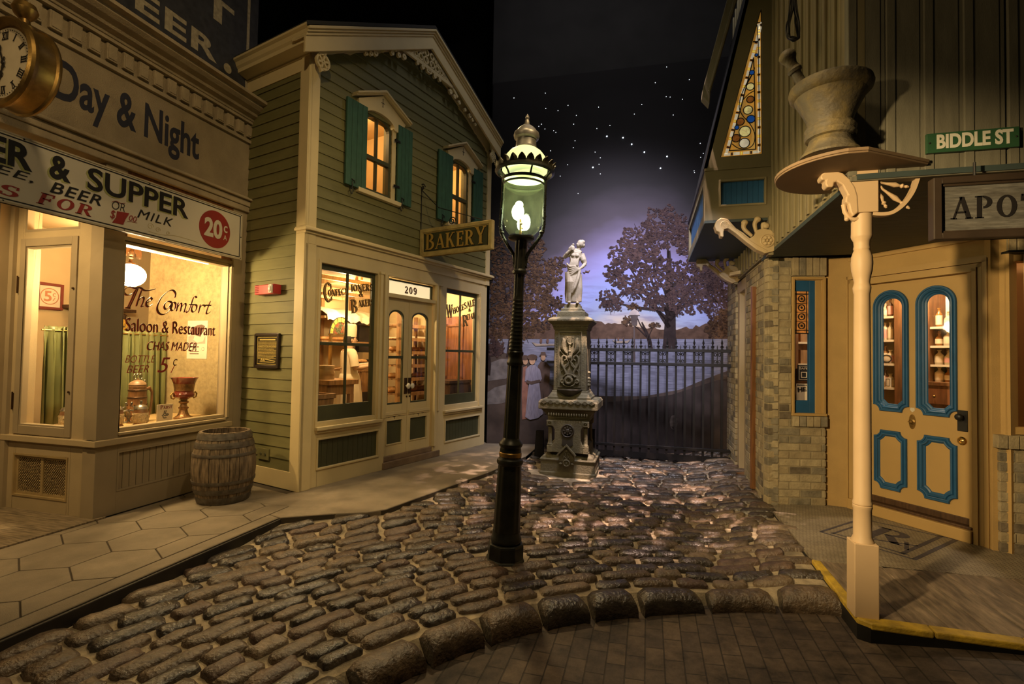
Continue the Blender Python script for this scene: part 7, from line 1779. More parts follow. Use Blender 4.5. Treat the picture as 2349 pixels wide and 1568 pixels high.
# --- shelf carrying the giant mortar
m_ply = M('tan shelf board', (0.24, 0.16, 0.09), .6, var=.08)
SCX, SCY, SCR = 1.06, 3.20, .345
shp = [(SCX + SCR * math.cos(math.radians(t)), SCY + SCR * math.sin(math.radians(t))) for t in range(95, 256, 8)] + [(1.06, 2.87), (1.43, 3.12), (1.43, 3.16), (1.11, 3.16), (1.11, 3.54)]
mb = MB(); mb.slab(shp, 2.556, 2.566); mb.slab([(SCX + (x - SCX) * 1.012, SCY + (y - SCY) * 1.012) for x, y in shp], 2.566, 2.584)
sh_ = single('mortar_shelf', mb, m_ply, 'rounded tan shelf board on the upper wall corner carrying the giant mortar', 'shelf', bev=.004)
# --- turned porch post with brackets
PXX, PYY = 1.150, 3.205
po = thing('porch_post', 'turned salmon cream porch post with square plinth and scroll bracket under the shelf', 'post', (PXX, PYY, WALK))
mb = MB(); mb.box(PXX - .058, PXX + .058, PYY - .058, PYY + .058, WALK, .515); mb.build('plinth', m_post, po, bev=.004)
mb = MB(); mb.lathe([(.0, .50), (.056, .505), (.053, .525), (.044, .545), (.0435, .69), (.047, .70), (.047, .712), (.044, .715), (.047, .719), (.047, .73), (.0430, .742), (.0425, 1.2), (.0405, 1.6), (.0385, 1.88), (.042, 1.895), (.044, 1.915), (.040, 1.93), (.0375, 1.945), (.042, 1.975), (.050, 2.01), (.053, 2.05), (.050, 2.09), (.043, 2.112), (.038, 2.125), (.041, 2.135), (.038, 2.15), (.040, 2.175), (.05, 2.195), (.052, 2.205), (.051, 2.225), (.051, 2.325)], (PXX, PYY, 0), 32); mb.build('turned_shaft', m_post, po)
mb = MB(); mb.box(PXX - .068, PXX + .06, PYY - .06, PYY + .06, 2.325, 2.556); mb.build('capital_block', m_post, po, bev=.004)
FPO = FR(0, PYY - .03, 90)
kp = lambda x, y: UZ(FPO, 1560 + x / 2.45, y / 2.45)
bodyp = [kp(*p) for p in ((778, 1005), (790, 985), (820, 968), (860, 968), (905, 985), (945, 1020), (970, 1060), (985, 1110), (990, 1200), (960, 1225), (945, 1200), (935, 1155), (918, 1145), (920, 1115), (930, 1105), (900, 1050), (870, 1030), (855, 1035), (850, 1060), (815, 1062), (805, 1045), (808, 1022), (785, 1022))]
mb = MB(FPO); mb.prism(bodyp, -.035, .035); bk_ = mb.build('scroll_bracket', m_post, po, bev=.008)
mb = MB(FPO); P = [kp(*p) for p in ((918, 1150), (925, 1190), (945, 1220), (975, 1232), (1000, 1228))]; mb.tube([(a, 0, b) for a, b in P], .012, 8); p = kp(937, 1230); mb.sphere((p[0], 0, p[1]), .013, 8, 6); mb.build('drop_pendant', m_post, po)
mb = MB(FPO); P = [kp(*p) for p in ((1075, 1203), (1130, 1207), (1190, 1195), (1250, 1150), (1300, 1080), (1328, 1005))]; C = catmull([(a, 0, b) for a, b in P], 5)
L_, R_2 = ribbon([(c[0], c[2]) for c in C], [.019] * len(C)); mb.strip([[(a, .02, b) for a, b in L_], [(a, .02, b) for a, b in R_2], [(a, -.02, b) for a, b in R_2], [(a, -.02, b) for a, b in L_], [(a, .02, b) for a, b in L_]], False)
fan = mb.build('fan_hoop', m_post, po)
for e_, in (((1285, 1050),), ((1290, 1172),), ((1160, 1168),)):
    a, b = kp(1080, 1020), kp(*e_); L = math.hypot(b[0] - a[0], b[1] - a[1]); an = math.atan2(b[1] - a[1], b[0] - a[0])
    T = Matrix.Translation((a[0], 0, a[1])) @ Matrix.Rotation(math.pi / 2 - an, 4, 'Y')
    mb = MB(FPO @ T); mb.lathe([(0, 0), (.007, .01), (.006, L * .15), (.011, L * .22), (.006, L * .28), (.007, L * .4), (.014, L * .62), (.006, L * .76), (.013, L * .82), (.006, L * .88), (.009, L * .94), (.004, L), (0, L)], seg=12); mb.build('turned_spindle', m_post, po)
# --- giant mortar and pestle
m_mort = M('weathered gilded stone', (0.095, 0.080, 0.052), .6, var=.3, scale=8, bump=.6, bscale=35, dirt=(0.22, 0.16, 0.05), dscale=7, damt=.75)
MX, MY, MZ = .925, 2.985, 2.584
mo = thing('giant_mortar', 'huge weathered gilt mortar trade sign standing on the rounded shelf', 'mortar', (MX, MY, MZ))
mb = MB(); mb.lathe([(0, 0), (.145, 0), (.145, .012), (.128, .03), (.105, .07), (.098, .10)], (MX, MY, MZ), 40); mb.build('foot', m_mort, mo)
mb = MB(); mb.lathe([(.098, .095), (.115, .10), (.122, .115), (.116, .13), (.119, .137), (.122, .15), (.114, .165), (.102, .17), (.104, .18)], (MX, MY, MZ), 40); mb.build('waist_rings', m_mort, mo)
mb = MB(); mb.lathe([(.104, .178), (.112, .21), (.14, .27), (.162, .31), (.168, .325), (.178, .33), (.192, .345), (.197, .365), (.192, .385), (.178, .395), (.165, .385), (.14, .30), (.09, .2), (0, .18)], (MX, MY, MZ), 44); mb.build('cup', m_mort, mo)
a = Vector((MX - .02, MY + .04, MZ + .20)); b = FR(0, MY, 90) @ Vector((UZ(FR(0, MY, 90), 1800, 118)[0], 0, UZ(FR(0, MY, 90), 1800, 118)[1]))
ax_ = (b - a); L = ax_.length; T = Matrix.Translation(a) @ ax_.to_track_quat('Z', 'Y').to_matrix().to_4x4()
mb = MB(T); mb.lathe([(0, 0), (.035, .01), (.03, .1), (.026, L * .55), (.024, L - .135), (.034, L - .13), (.037, L - .115), (.03, L - .10), (.026, L - .085), (.033, L - .06), (.042, L - .045), (.044, L - .028), (.036, L - .012), (.02, L), (0, L)], seg=24); 
single('giant_pestle', mb, m_mort, 'long gilt pestle with a knobbed end leaning in the giant mortar', 'pestle')
# --- street name plate and trade sign
FN = FR(0, 3.135, 90)
bd_ = thing('street_name_sign', 'green Biddle street name plate with white capitals on the grey board wall', 'sign', FN @ Vector((1.62, 0, 2.617)))
mb = MB(FN); mb.box(1.424, 1.826, -.008, .012, 2.617, 2.722); mb.build('plate', M('sign green', (0.028, 0.085, 0.038), .45, var=.12), bd_, bev=.002)
text_mb('BIDDLE ST', FN, 1.468, 2.635, 1.80, 2.713, .012, .002, .035).build('lettering', M('sign white', (0.62, 0.60, 0.50), .5), bd_)
mb = MB(FN)
for u in (1.437, 1.813): mb.sphere((u, .012, 2.67), .005, 8, 6)
mb.build('screws', m_iron, bd_)
FT = FR(0, 3.05, 90)
ts = thing('apothecary_sign', 'weathered grey apothecary signboard in a dark frame hanging below the overhang', 'sign', FT @ Vector((1.95, 0, 2.13)))
m_sb = M('weathered grey signboard', (0.135, 0.130, 0.115), .75, var=.4, scale=9, stretch=(1.5, 1, 12), bump=.3, bscale=50, dirt=(0.07, 0.058, 0.045), dscale=4, damt=.55)
mb = MB(FT); mb.box(1.44, 2.6, -.03, -.005, 2.16, 2.43); mb.build('board', m_sb, ts)
mb = MB(FT); rect_frame(mb, 1.41, 2.63, 2.135, 2.455, .034, -.04, .02); rect_frame(mb, 1.444, 2.596, 2.169, 2.421, .012, -.03, .008, ); mb.build('frame', M('dark brown frame', (0.042, 0.028, 0.018), .5, var=.2), ts, bev=.005)
serif_mb('APO', FT, ((1.495, 2.240), (1.772, 2.238), .114), -.005, .003, gap=.13).build('lettering', m_ink, ts); serif_mb('T', FT, ((1.785, 2.238), (1.875, 2.238), .114), -.005, .003).build('lettering', m_ink, ts)
mb = MB(FT)
for u in (1.6, 2.4): mb.tube([(u, -.01, 2.44), (u, -.01, 2.53)], .006, 6)
mb.build('hanging_rods', m_iron, ts)
# --- black cables above
cb = MB()
FC = FR(0, 3.6, 90)
k = lambda x, y: UZ(FC, 1560 + x / 2.45, y / 2.45)
for j in range(7):
    r_ = random.Random(j)
    P = [(632 + r_.uniform(-8, 8), -120), (625 + r_.uniform(-10, 14), 40), (606 + r_.uniform(-10, 12), 140), (612 + r_.uniform(-8, 10), 205), (640 + r_.uniform(-8, 10), 228 - 3 * j), (668 + r_.uniform(-8, 6), 205), (660 + r_.uniform(-14, 14), 130), (650 + r_.uniform(-12, 8), 60), (640, -120)]
    cb.tube(catmull([(FC @ Vector((k(*p)[0], r_.uniform(-.015, .015), k(*p)[1])))[:] for p in P], 5), .005, 6)
cable = single('cable_bundle', cb, m_iron, 'bundle of black cables hanging in a loop beside the side boards', 'cable', kind='stuff')
# --- the apothecary room behind the door
m_shw = M('white painted shelf', (0.72, 0.60, 0.42), .6, var=.04)
sp('room_back_wall', m_shw, FDW, lambda q: q.box(-1.6, 1.6, -1.45, -1.40, WALK, 2.6))
sp('room_floor', m_brown, FDW, lambda q: q.box(-1.5, 1.6, -1.4, -.1, .08, WALK))
sp('room_ceiling', m_shw, FDW, lambda q: q.box(-1.6, 1.6, -1.45, -.08, 2.56, 2.6))
sp('room_side_wall', m_shw, FDW, lambda q: q.box(1.2, 1.25, -1.4, -.1, WALK, 2.58))
point('apothecary_room_light', FDW @ Vector((.35, -.45, 2.42)), 75, .06, (1.0, .76, .50))
point('apothecary_corner_light', FDW @ Vector((-.75, -.7, 2.3)), 18, .06, (1.0, .70, .40))
GL = [M('amber bottle glass', (0.25, 0.10, 0.02), .1, spec=.8), M('pale bottle glass', (0.52, 0.42, 0.27), .1, var=.1, spec=.8), M('brown bottle glass', (0.10, 0.045, 0.018), .1, spec=.8)]
LBL = [M('cream bottle label', (0.75, 0.62, 0.40), .6), M('red bottle label', (0.40, 0.06, 0.05), .6), M('pink bottle label', (0.62, 0.30, 0.24), .6)]
PROF = [[(0, 0), (.030, 0), (.032, .008), (.032, .075), (.018, .092), (.012, .10), (.012, .118), (.016, .12), (.016, .126), (.008, .128), (.014, .14), (0, .148)], [(0, 0), (.036, 0), (.037, .01), (.037, .09), (.02, .105), (.013, .115), (.013, .13), (.019, .133), (.019, .14), (0, .142)], [(0, 0), (.026, 0), (.027, .01), (.027, .12), (.014, .14), (.010, .15), (.010, .17), (.014, .172), (.014, .182), (0, .184)]]
PROTO = {}
def bottle(u, d, z, k, g, l, label, group):
    p = FDW @ Vector((u, d, z))
    key = (k, g, l)
    if key not in PROTO:
        t = thing('medicine_bottle', label, 'bottle', p, group)
        q = MB(); q.lathe(PROF[k], p, 14); q.build('glass_body', GL[g], t)
        r = PROF[k][2][0]; q = MB(); q.lathe([(r + .0008, .02), (r + .0008, PROF[k][3][1] - .01)], p, 14); q.build('paper_label', LBL[l], t)
        PROTO[key] = t
    else:
        t = copy_tree(PROTO[key]); t.location = p
    return tag(t, label, 'bottle', group)
rbt = random.Random(33)
def shelves(name, label, u0, u1, d0, d1, zs, wood=m_shw, posts=m_brown, zb=WALK):
    t = thing(name, label, 'shelves', FDW @ Vector(((u0 + u1) / 2, d1, zb)))
    for z in zs: part('shelf_board', wood, FDW, lambda q, z=z: q.box(u0, u1, d0, d1, z - .022, z), t)
    part('back_board', wood, FDW, lambda q: q.box(u0 - .05, u1 + .05, d0 - .02, d0, zb, 2.4), t)
    part('upright', posts, FDW, lambda q: (q.box(u0 - .05, u0, d0, d1 + .01, zb, 2.4), q.box(u1, u1 + .05, d0, d1 + .01, zb, 2.4)), t)
    return t
dS = -.75
zl = [UZ(FDW, 1660 + 860 / 2.306, 520 + y / 2.306, dS)[1] for y in (473, 597, 722, 848)]
zr = [UZ(FDW, 1660 + 1130 / 2.306, 520 + y / 2.306, dS)[1] for y in (527, 628, 728)]
ul = [UZ(FDW, 1660 + x / 2.306, 520 + 600 / 2.306, dS)[0] for x in (815, 895)]
ur_ = [UZ(FDW, 1660 + x / 2.306, 520 + 600 / 2.306, dS)[0] for x in (1092, 1185)]
shelves('apothecary_shelves', 'white shelves of boxes and bottles behind the left pane of the shop door', ul[0] - .12, ul[1] + .02, -1.0, dS, zl + [zl[-1] - .28])
zc_ = UZ(FDW, 1660 + 1120 / 2.306, 520 + 822 / 2.306, -.6)[1]
shelves('apothecary_shelves', 'white shelves of bottles behind the right pane of the shop door', ur_[0], ur_[1] + .2, -1.0, dS, zr, zb=zc_ + .002)
SN = {0: 'top', 1: 'second', 2: 'third', 3: 'fourth', 4: 'bottom'}
for i, z in enumerate(zl):
    for k in range(3): bottle(ul[0] - .03 + (ul[1] - ul[0] + .0) * (k + .4) / 3, dS - .06, z, rbt.randrange(3), rbt.randrange(3), 1 if i == 2 and k == 0 else rbt.choice((0, 0, 2)), 'bottle %s on the %s shelf behind the left door pane' % (ORD[k], SN[i]), 'bottles %s left shelf' % SN[i])
for i, z in enumerate(zr + [zc_]):
    for k in range(4): bottle(ur_[0] + .04 + .075 * k, dS - .07, z, rbt.randrange(3), rbt.choice((1, 1, 0)), 2 if i == 2 and k == 1 else 0, 'bottle %s on the %s shelf behind the right door pane' % (ORD[k], SN[i]) if i < 3 else 'medicine bottle %s on the brown drawer counter behind the door' % ORD[k], 'bottles %s right shelf' % SN[i] if i < 3 else 'bottles on the drug counter')
q = MB(FDW); z = zl[2] + .05; um = (ul[0] + ul[1]) / 2; q.sphere((um + .01, dS - .01, z), (.045, .006, .036), 20, 10); o = single('oval_card', q, m_shw, 'white oval card in a dark rim on the third shelf behind the left door pane', 'card')
q = MB(FDW); q.tube([(um + .01 + .046 * math.cos(t * .3142), dS - .006, z + .037 * math.sin(t * .3142)) for t in range(20)], .005, 6, closed=True); q.build('dark_rim', m_ink, o)
for j, (du, w, h, mt) in enumerate(((-.02, .05, .12, m_shw), (.05, .045, .10, m_shw))):
    q = MB(FDW); q.box(ul[0] + .02 + du, ul[0] + .02 + du + w, dS - .05, dS - .01, zl[3], zl[3] + h); o = single('carton', q, mt, ('tall cream carton on the fourth shelf behind the left door pane', 'shorter cream carton with dark edge beside the tall carton behind the left pane')[j], 'carton')
    q = MB(FDW); rect_frame(q, ul[0] + .025 + du, ul[0] + .015 + du + w, zl[3] + .012, zl[3] + h - .012, .003, dS - .011, dS - .0085); q.build('printed_border', m_ink, o)
t = thing('drug_counter', 'brown drawer counter low behind the right pane of the shop door', 'counter', FDW @ Vector((.9, -.9, WALK)))
part('counter_top', m_brown, FDW, lambda q: q.box(ur_[0] - .1, ur_[1] + .25, -1.0, -.6, zc_ - .03, zc_), t)
part('counter_front', m_brown, FDW, lambda q: q.box(ur_[0] - .08, ur_[1] + .22, -.98, -.62, WALK, zc_ - .03), t)
part('drawer', m_red_w, FDW, lambda q: q.box(ur_[0] - .02, ur_[1] + .15, -.62, -.60, zc_ - .20, zc_ - .06), t); part('drawer_knob', m_brass, FDW, lambda q: q.sphere((ur_[0] + .12, -.585, zc_ - .13), .012, 8, 6), t)
# things seen through the sidelight
cbx = thing('display_cabinet', 'dark cabinet of cartons and placards seen through the brick sidelight', 'cabinet', FBK2 @ Vector((.36, -.45, WALK)))
part('back_panel', m_brown, FBK2, lambda q: (q.box(.10, .95, -.62, -.58, WALK, 2.3), q.box(.43, .47, -.6, -.35, WALK, 2.3)), cbx); part('shelf_board', m_shw, FBK2, lambda q: (q.box(.47, .90, -.6, -.38, 1.68, 1.70), q.box(.47, .90, -.6, -.38, 1.46, 1.475)), cbx)
for z, h, lab in ((1.475, .14, 'brown carton on the lower cabinet shelf in the brick sidelight'), (1.70, .10, 'brown carton under the leaded panes of the brick sidelight')):
    q = MB(FBK2); q.box(.53, .62, -.5, -.42, z, z + h); single('carton', q, m_plank, lab, 'carton')
q = MB(FBK2); q.box(.45, .57, -.33, -.32, 1.30, 1.46); o = single('black_placard', q, m_ink, 'black placard with pale lettering in the brick sidelight', 'placard')
text_mb('SAFE', FBK2, .465, 1.415, .55, 1.435, -.319, .001).build('lettering', m_shw, o); q = MB(FBK2); rect_frame(q, .48, .54, 1.33, 1.39, .008, -.32, -.318); rect_frame(q, .46, .56, 1.31, 1.45, .004, -.32, -.318); q.build('printed_border', m_shw, o)
q = MB(FBK2); q.box(.42, .60, -.30, -.29, 1.08, 1.27); o = single('white_placard', q, m_shw, 'white placard with black letters low in the brick sidelight', 'placard')
text_mb('HE', FBK2, .435, 1.19, .52, 1.235, -.289, .001, .03, rot=.12).build('lettering', m_ink, o); q = MB(FBK2); [q.box(.43 + .02 * k, .442 + .02 * k, -.29, -.2885, 1.25, 1.262) for k in range(8)]; q.build('printed_border', m_ink, o)
# ================================================================== STREET FURNITURE
# --- gas lamp (leans a little to the right)
LX, LY = -1.0, 3.59
lp = thing('gas_street_lamp', 'tall fluted dark iron gas street lamp burning in the middle of the cobbles', 'street lamp', (LX, LY, 0.0))
TL = Matrix.Translation((LX, LY, 0)) @ Matrix.Rotation(math.radians(2.0), 4, 'Y')
m_lamp = M('dark green black iron', (0.022, 0.024, 0.020), .38, metal=.3, var=.4, scale=10, dirt=(0.06, 0.055, 0.04), dscale=6, damt=.35)
m_ver = M('worn galvanised metal', (0.22, 0.21, 0.19), .42, metal=.6, var=.3, scale=12, dirt=(0.10, 0.06, 0.035), dscale=7, damt=.5)
def LB(): return MB(TL)
q = LB(); q.box(-.17, .16, -.17, .17, -.03, .012); q.build('foundation_plate', M('pale concrete pad', (0.27, 0.22, 0.15), .9, var=.2), lp, bev=.004)
q = LB(); q.lathe([(0, .0), (.148, .0), (.145, .02), (.136, .03), (.134, .12), (.128, .135), (.10, .14), (0, .14)], seg=8, smooth=False); q.build('octagonal_base', m_lamp, lp, bev=.004)
def flute(prof, n=16, amp=.06, seg=64):
    q = LB(); loops = []
    for r, z in prof: loops.append([(r * (1 - amp * (0.5 + 0.5 * math.cos(n * a))) * math.cos(a), r * (1 - amp * (0.5 + 0.5 * math.cos(n * a))) * math.sin(a), z) for a in [6.28319 * i / seg for i in range(seg)]])
    q.strip(loops, True, 0, True); return q
q = LB(); q.lathe([(.10, .135), (.112, .15), (.114, .165), (.105, .185), (.099, .22)], seg=32); q.build('base_torus', m_lamp, lp)
flute([(.099, .215), (.097, .30), (.090, .60), (.084, .72)], 12, .05).build('lower_shaft', m_lamp, lp)
q = LB(); q.lathe([(.084, .70), (.094, .71), (.099, .725), (.094, .742), (.083, .75), (.079, .765)], seg=32); q.build('shaft_ring', m_lamp, lp)
q = LB(); q.lathe([(.079, .76), (.083, .765), (.083, .79), (.078, .797)], seg=32); q.build('bronze_band', m_brass, lp)
q = LB(); q.lathe([(.078, .795), (.080, .80), (.076, .83), (.086, .842), (.088, .857), (.078, .872), (.066, .885), (.06, .90)], seg=32); q.build('shaft_ring', m_lamp, lp)
flute([(.060, .895), (.058, 1.1), (.053, 1.44)], 12, .07).build('middle_shaft', m_lamp, lp)
q = LB(); q.lathe([(.053, 1.43), (.060, 1.44), (.062, 1.455), (.055, 1.47), (.052, 1.50), (.060, 1.515), (.060, 1.53), (.052, 1.54)], seg=32); q.build('shaft_ring', m_lamp, lp)
prof = []
for k in range(14): z = 1.54 + k * .028; prof += [(.049 - k * .0008, z), (.052 - k * .0008, z + .008), (.049 - k * .0008, z + .016)]
q = LB(); q.lathe(prof + [(.038, 1.94)], seg=28); q.build('ribbed_shaft', m_lamp, lp)
flute([(.038, 1.935), (.038, 2.08), (.040, 2.11)], 10, .10, 40).build('upper_shaft', m_lamp, lp)
q = LB(); q.lathe([(.040, 2.105), (.053, 2.115), (.055, 2.13), (.045, 2.145)], seg=28); q.build('shaft_ring', m_lamp, lp)
flute([(.045, 2.14), (.043, 2.2), (.046, 2.36), (.05, 2.37)], 10, .12, 40).build('neck', m_lamp, lp)
for s in (-1, 1):
    q = LB(); P = catmull([(s * .04, 0, 2.16), (s * .052, 0, 2.25), (s * .105, 0, 2.33), (s * .148, 0, 2.40), (s * .165, 0, 2.47), (s * .163, 0, 2.60), (s * .160, 0, 2.83)], 5); q.tube(P, .0125, 10); ar = q.build('cradle_arm', m_lamp, lp)
    q = LB()
    for k in range(0, len(P) - 1):
        for j in range(4):
            t = (k * 4 + j) / 4.0; a = P[k]; b = P[k + 1]; f = j / 4; c = Vector(a).lerp(Vector(b), f); an = (k * 4 + j) * 1.3
            if (k * 4 + j) % 2 == 0: q.sphere(tuple(c + Vector((.011 * math.cos(an), .011 * math.sin(an), 0))), .0065, 6, 4)
    q.build('rope_twist', m_lamp, ar); 
    q = LB(); q.sphere((s * .152, 0, 2.42), (.02, .02, .016), 10, 6); q.build('arm_boss', m_lamp, ar)
q = LB(); q.lathe([(.04, 2.355), (.085, 2.362), (.098, 2.372), (.098, 2.385), (.07, 2.392), (.0, 2.392)], seg=36); q.build('burner_plate', m_lamp, lp)
q = LB(); q.lathe([(.090, 2.395), (.098, 2.41), (.125, 2.44), (.146, 2.50), (.152, 2.60), (.152, 2.80), (.150, 2.82)], seg=40); q.build('glass_cylinder', GLASS('lamp glass', (0.94, 1.0, 0.88), .06, .05, .012, (0.85, 1.0, 0.55)), lp)
q = LB(); q.lathe([(.162, 2.795), (.168, 2.80), (.168, 2.815), (.158, 2.82), (.152, 2.812)], seg=40); q.lathe([(.152, 2.768), (.157, 2.772), (.157, 2.780), (.152, 2.784)], seg=40); q.build('glass_collar', m_lamp, lp)
q = LB(); q.lathe([(.186, 2.868), (.204, 2.855), (.222, 2.866), (.222, 2.878), (.206, 2.888), (.186, 2.880), (.186, 2.868)], seg=48); [q.tube([(.158 * math.cos(a), .158 * math.sin(a), 2.815), (.178 * math.cos(a), .178 * math.sin(a), 2.845), (.20 * math.cos(a), .20 * math.sin(a), 2.865)], .007, 6) for a in [k * 1.0472 for k in range(6)]]; cr = q.build('coronet_rim', m_lamp, lp)
m_leaf = M('patinated coronet leaves', (0.075, 0.07, 0.05), .4, metal=.6, var=.3)
for k in range(22):
    a = k * 6.28319 / 22; q = MB(TL @ Matrix.Rotation(a, 4, 'Z')); loops = []
    for r, z, w in ((.205, 2.875, .030), (.208, 2.892, .031), (.215, 2.91, .026), (.225, 2.926, .014), (.233, 2.934, .002)): loops.append([(r, -w, z), (r - .006, 0, z + .002), (r, w, z)])
    q.strip(loops, False); o = q.build('coronet_leaf', m_leaf, cr); o.modifiers.new('t', 'SOLIDIFY').thickness = .004
q = LB(); q.lathe([(.168, 2.88), (.170, 2.90), (.165, 2.935), (.148, 2.985), (.12, 3.02), (.085, 3.045)], seg=40); q.lathe([(.150, 2.82), (.135, 2.87), (.13, 2.88)], seg=40); q.build('opal_dome', GLOW('lit opal glass', (0.78, 0.86, 0.46), .62), lp)
q = LB(); q.lathe([(.086, 3.04), (.088, 3.05), (.078, 3.06), (.074, 3.11), (.076, 3.12)], seg=32); q.build('chimney', m_ver, lp)
q = LB(); q.lathe([(.076, 3.115), (.092, 3.125), (.097, 3.145), (.092, 3.165), (.075, 3.18), (.07, 3.19), (.055, 3.205), (.035, 3.22), (.018, 3.225)], seg=32); q.build('chimney_cap', m_ver, lp)
q = LB(); q.lathe([(.016, 3.22), (.019, 3.24), (.015, 3.262), (.012, 3.268), (.016, 3.28), (.008, 3.30), (0, 3.312)], seg=14); q.build('finial', m_ver, lp)
q = LB(); q.tube([(-.01, 0, 2.39), (-.01, 0, 2.50), (-.02, 0, 2.53)], .009, 8); q.tube([(-.01, 0, 2.45), (.03, 0.01, 2.46), (.035, .01, 2.48)], .006, 8); q.lathe([(.012, 2.475), (.02, 2.485), (.012, 2.50)], seg=10); q.build('burner', m_brass, lp)
q = LB(); q.sphere((-.037, 0, 2.575), (.046, .042, .062), 16, 12); q.sphere((-.030, 0, 2.63), (.030, .028, .026), 12, 8); q.build('gas_flame', GLOW('gas mantle glow', (0.95, 1.0, 0.70), 26.0), lp)
q = LB(); q.sphere((.026, .01, 2.497), (.034, .030, .058), 16, 12); q.build('gas_flame', MATS['gas mantle glow'], lp)
point('gas_lamp_light', TL @ Vector((0, 0, 2.60)), 22, .045, (0.95, 0.95, 0.55))
# --- drinking fountain pedestal
FX, FY = -.965, 6.62
ft = thing('drinking_fountain', 'carved stone drinking fountain pedestal standing on the cobbles before the gate', 'fountain', (FX, FY, 0))
m_fst = M('greenish carved stone', (0.165, 0.145, 0.085), .75, var=.25, scale=6, bump=.5, bscale=50, dirt=(0.07, 0.06, 0.04), dscale=3.5, damt=.6)
m_fd = M('dark metal rosette', (0.05, 0.042, 0.032), .55, var=.3)
FF = FR(FX, FY - .32, 90)
def sq(prof, name, parent=ft, mat=m_fst, bev=.004):
    q = MB(Matrix.Translation((FX, FY, 0)))
    loops = [[(-h, -h, z), (h, -h, z), (h, h, z), (-h, h, z)] for h, z in prof]
    q.strip(loops, True); q.add(loops[0], [(0, 1, 2, 3)]); q.add(loops[-1], [(0, 1, 2, 3)])
    return q.build(name, mat, parent, bev)
def fz(py): return (1093 - py) * .00548
sq([(.350, -.03), (.350, .05), (.340, .055), (.338, .185), (.345, .19), (.350, .205), (.345, .22)], 'plinth')
sq([(.325, .22), (.318, .245), (.285, .27), (.262, .285), (.262, .31)], 'sloped_base')
q = MB(FF); q.prism([(-.255, .30), (-.255, .38), (-.19, .40), (-.165, .45), (-.165, .58), (-.19, .63), (-.19, .70), (.19, .70), (.19, .63), (.165, .58), (.165, .45), (.19, .40), (.255, .38), (.255, .30)], -.56, .02); q.build('die', m_fst, ft, bev=.006)
for sx_ in (-1, 1):
    for dy in (-.005, -.53):
        q = MB(FF); q.box(sx_ * .225 - .035, sx_ * .225 + .035, dy - .035, dy + .035, .30, .385); q.lathe([(.032, .385), (.036, .395), (.028, .41), (.026, .43), (.024, .60), (.030, .61), (.024, .62)], (sx_ * .225, dy, 0), 16); q.box(sx_ * .225 - .042, sx_ * .225 + .042, dy - .04, dy + .04, .625, .70)
        c = q.build('corner_column', m_fst, ft, bev=.004)
        if dy > -.1: q = MB(FF); rect_frame(q, sx_ * .225 - .03, sx_ * .225 + .03, .64, .69, .008, dy + .04, dy + .05); q.sphere((sx_ * .225, dy + .04, .665), (.012, .008, .012), 8, 6); q.build('carved_square', m_fst, c)
sq([(.265, .70), (.265, .715), (.272, .72), (.268, .735), (.29, .78), (.335, .825), (.335, .84)], 'cornice')
q = MB(FF)
for k in range(16): q.sphere((-.24 + .032 * k, .035, .775), (.010, .012, .022), 8, 6)
q.build('leaf_band', m_fst, ft)
sq([(.365, .838), (.372, .845), (.372, .925), (.355, .955), (.30, .965)], 'basin_slab')
q = MB(FF)
for k in range(8): u = -.30 + .086 * k; q.prism([(u - .04, .928), (u, .955), (u + .04, .928), (u, .905)], .04, .062)
q.build('zigzag_carving', m_fst, ft)
sq([(.275, .96), (.275, .99), (.26, 1.0), (.245, 1.03), (.23, 1.045), (.225, 1.07)], 'shaft_base')
sq([(.212, 1.065), (.208, 1.85)], 'shaft', bev=.012)
FS2 = FR(FX, FY - .21, 90)
def fp(x, y): # pixel of the detail crop -> wall coordinates on the shaft front
    return ((x - 345) * .001327, fz(520 + y / 4.128))
q = MB(FS2); rect_frame(q, -.152, .150, 1.11, 1.83, .012, -.01, .014)
for k in range(30): q.sphere((-.172, .004, 1.12 + k * .022), (.006, .005, .008), 6, 4)
q.build('panel_frame', m_fst, ft)
q = MB(FS2)
T3 = lambda P, d=.012: [(fp(*p)[0], d, fp(*p)[1]) for p in P]
q.tube(T3([(340, 1270), (340, 1060)]), .012, 8)
for s in (-1, 1):
    m = lambda P: [(345 + s * (x - 345), y) for x, y in P]
    q.tube(T3(m([(350, 1110), (368, 1095), (372, 1050)])), [.008, .010, .007], 8); q.sphere((fp(345 + s * 27, 1048)[0], .014, fp(0, 1048)[1]), (.010, .01, .010), 8, 6)
    q.tube(T3(catmull(m([(375, 1200), (395, 1180), (412, 1140), (408, 1080), (420, 1050)]), 4)), [.012 + .018 * math.sin(math.pi * k / 16) for k in range(17)], 8)      # urns / reeds
    q.tube(T3(catmull(m([(400, 1270), (380, 1255), (385, 1230), (410, 1225), (425, 1250), (425, 1300), (400, 1350), (380, 1400), (400, 1430)]), 4)), [.010 + .008 * (k / 32) for k in range(33)], 8)   # swan neck
    q.tube(T3(catmull(m([(360, 1280), (400, 1220), (445, 1170)]), 4)), [.006 + .006 * math.sin(k / 8 * 3.1) for k in range(9)], 6)
    for j in range(4): q.tube(T3(catmull(m([(345 + 4 * j, 1270 + 14 * j), (370 + 6 * j, 1300 + 14 * j), (400 + 8 * j, 1340 + 10 * j)]), 4)), .007, 6)                        # wing feathers
    q.sphere((fp(345 + s * 72, 1470)[0], .010, fp(0, 1470)[1]), (.030, .018, .034), 10, 8); q.tube(T3([(345 + s * (70 + 16 * math.cos(t * .6)), 1470 + 16 * math.sin(t * .6)) for t in range(12)], .026), .006, 6)
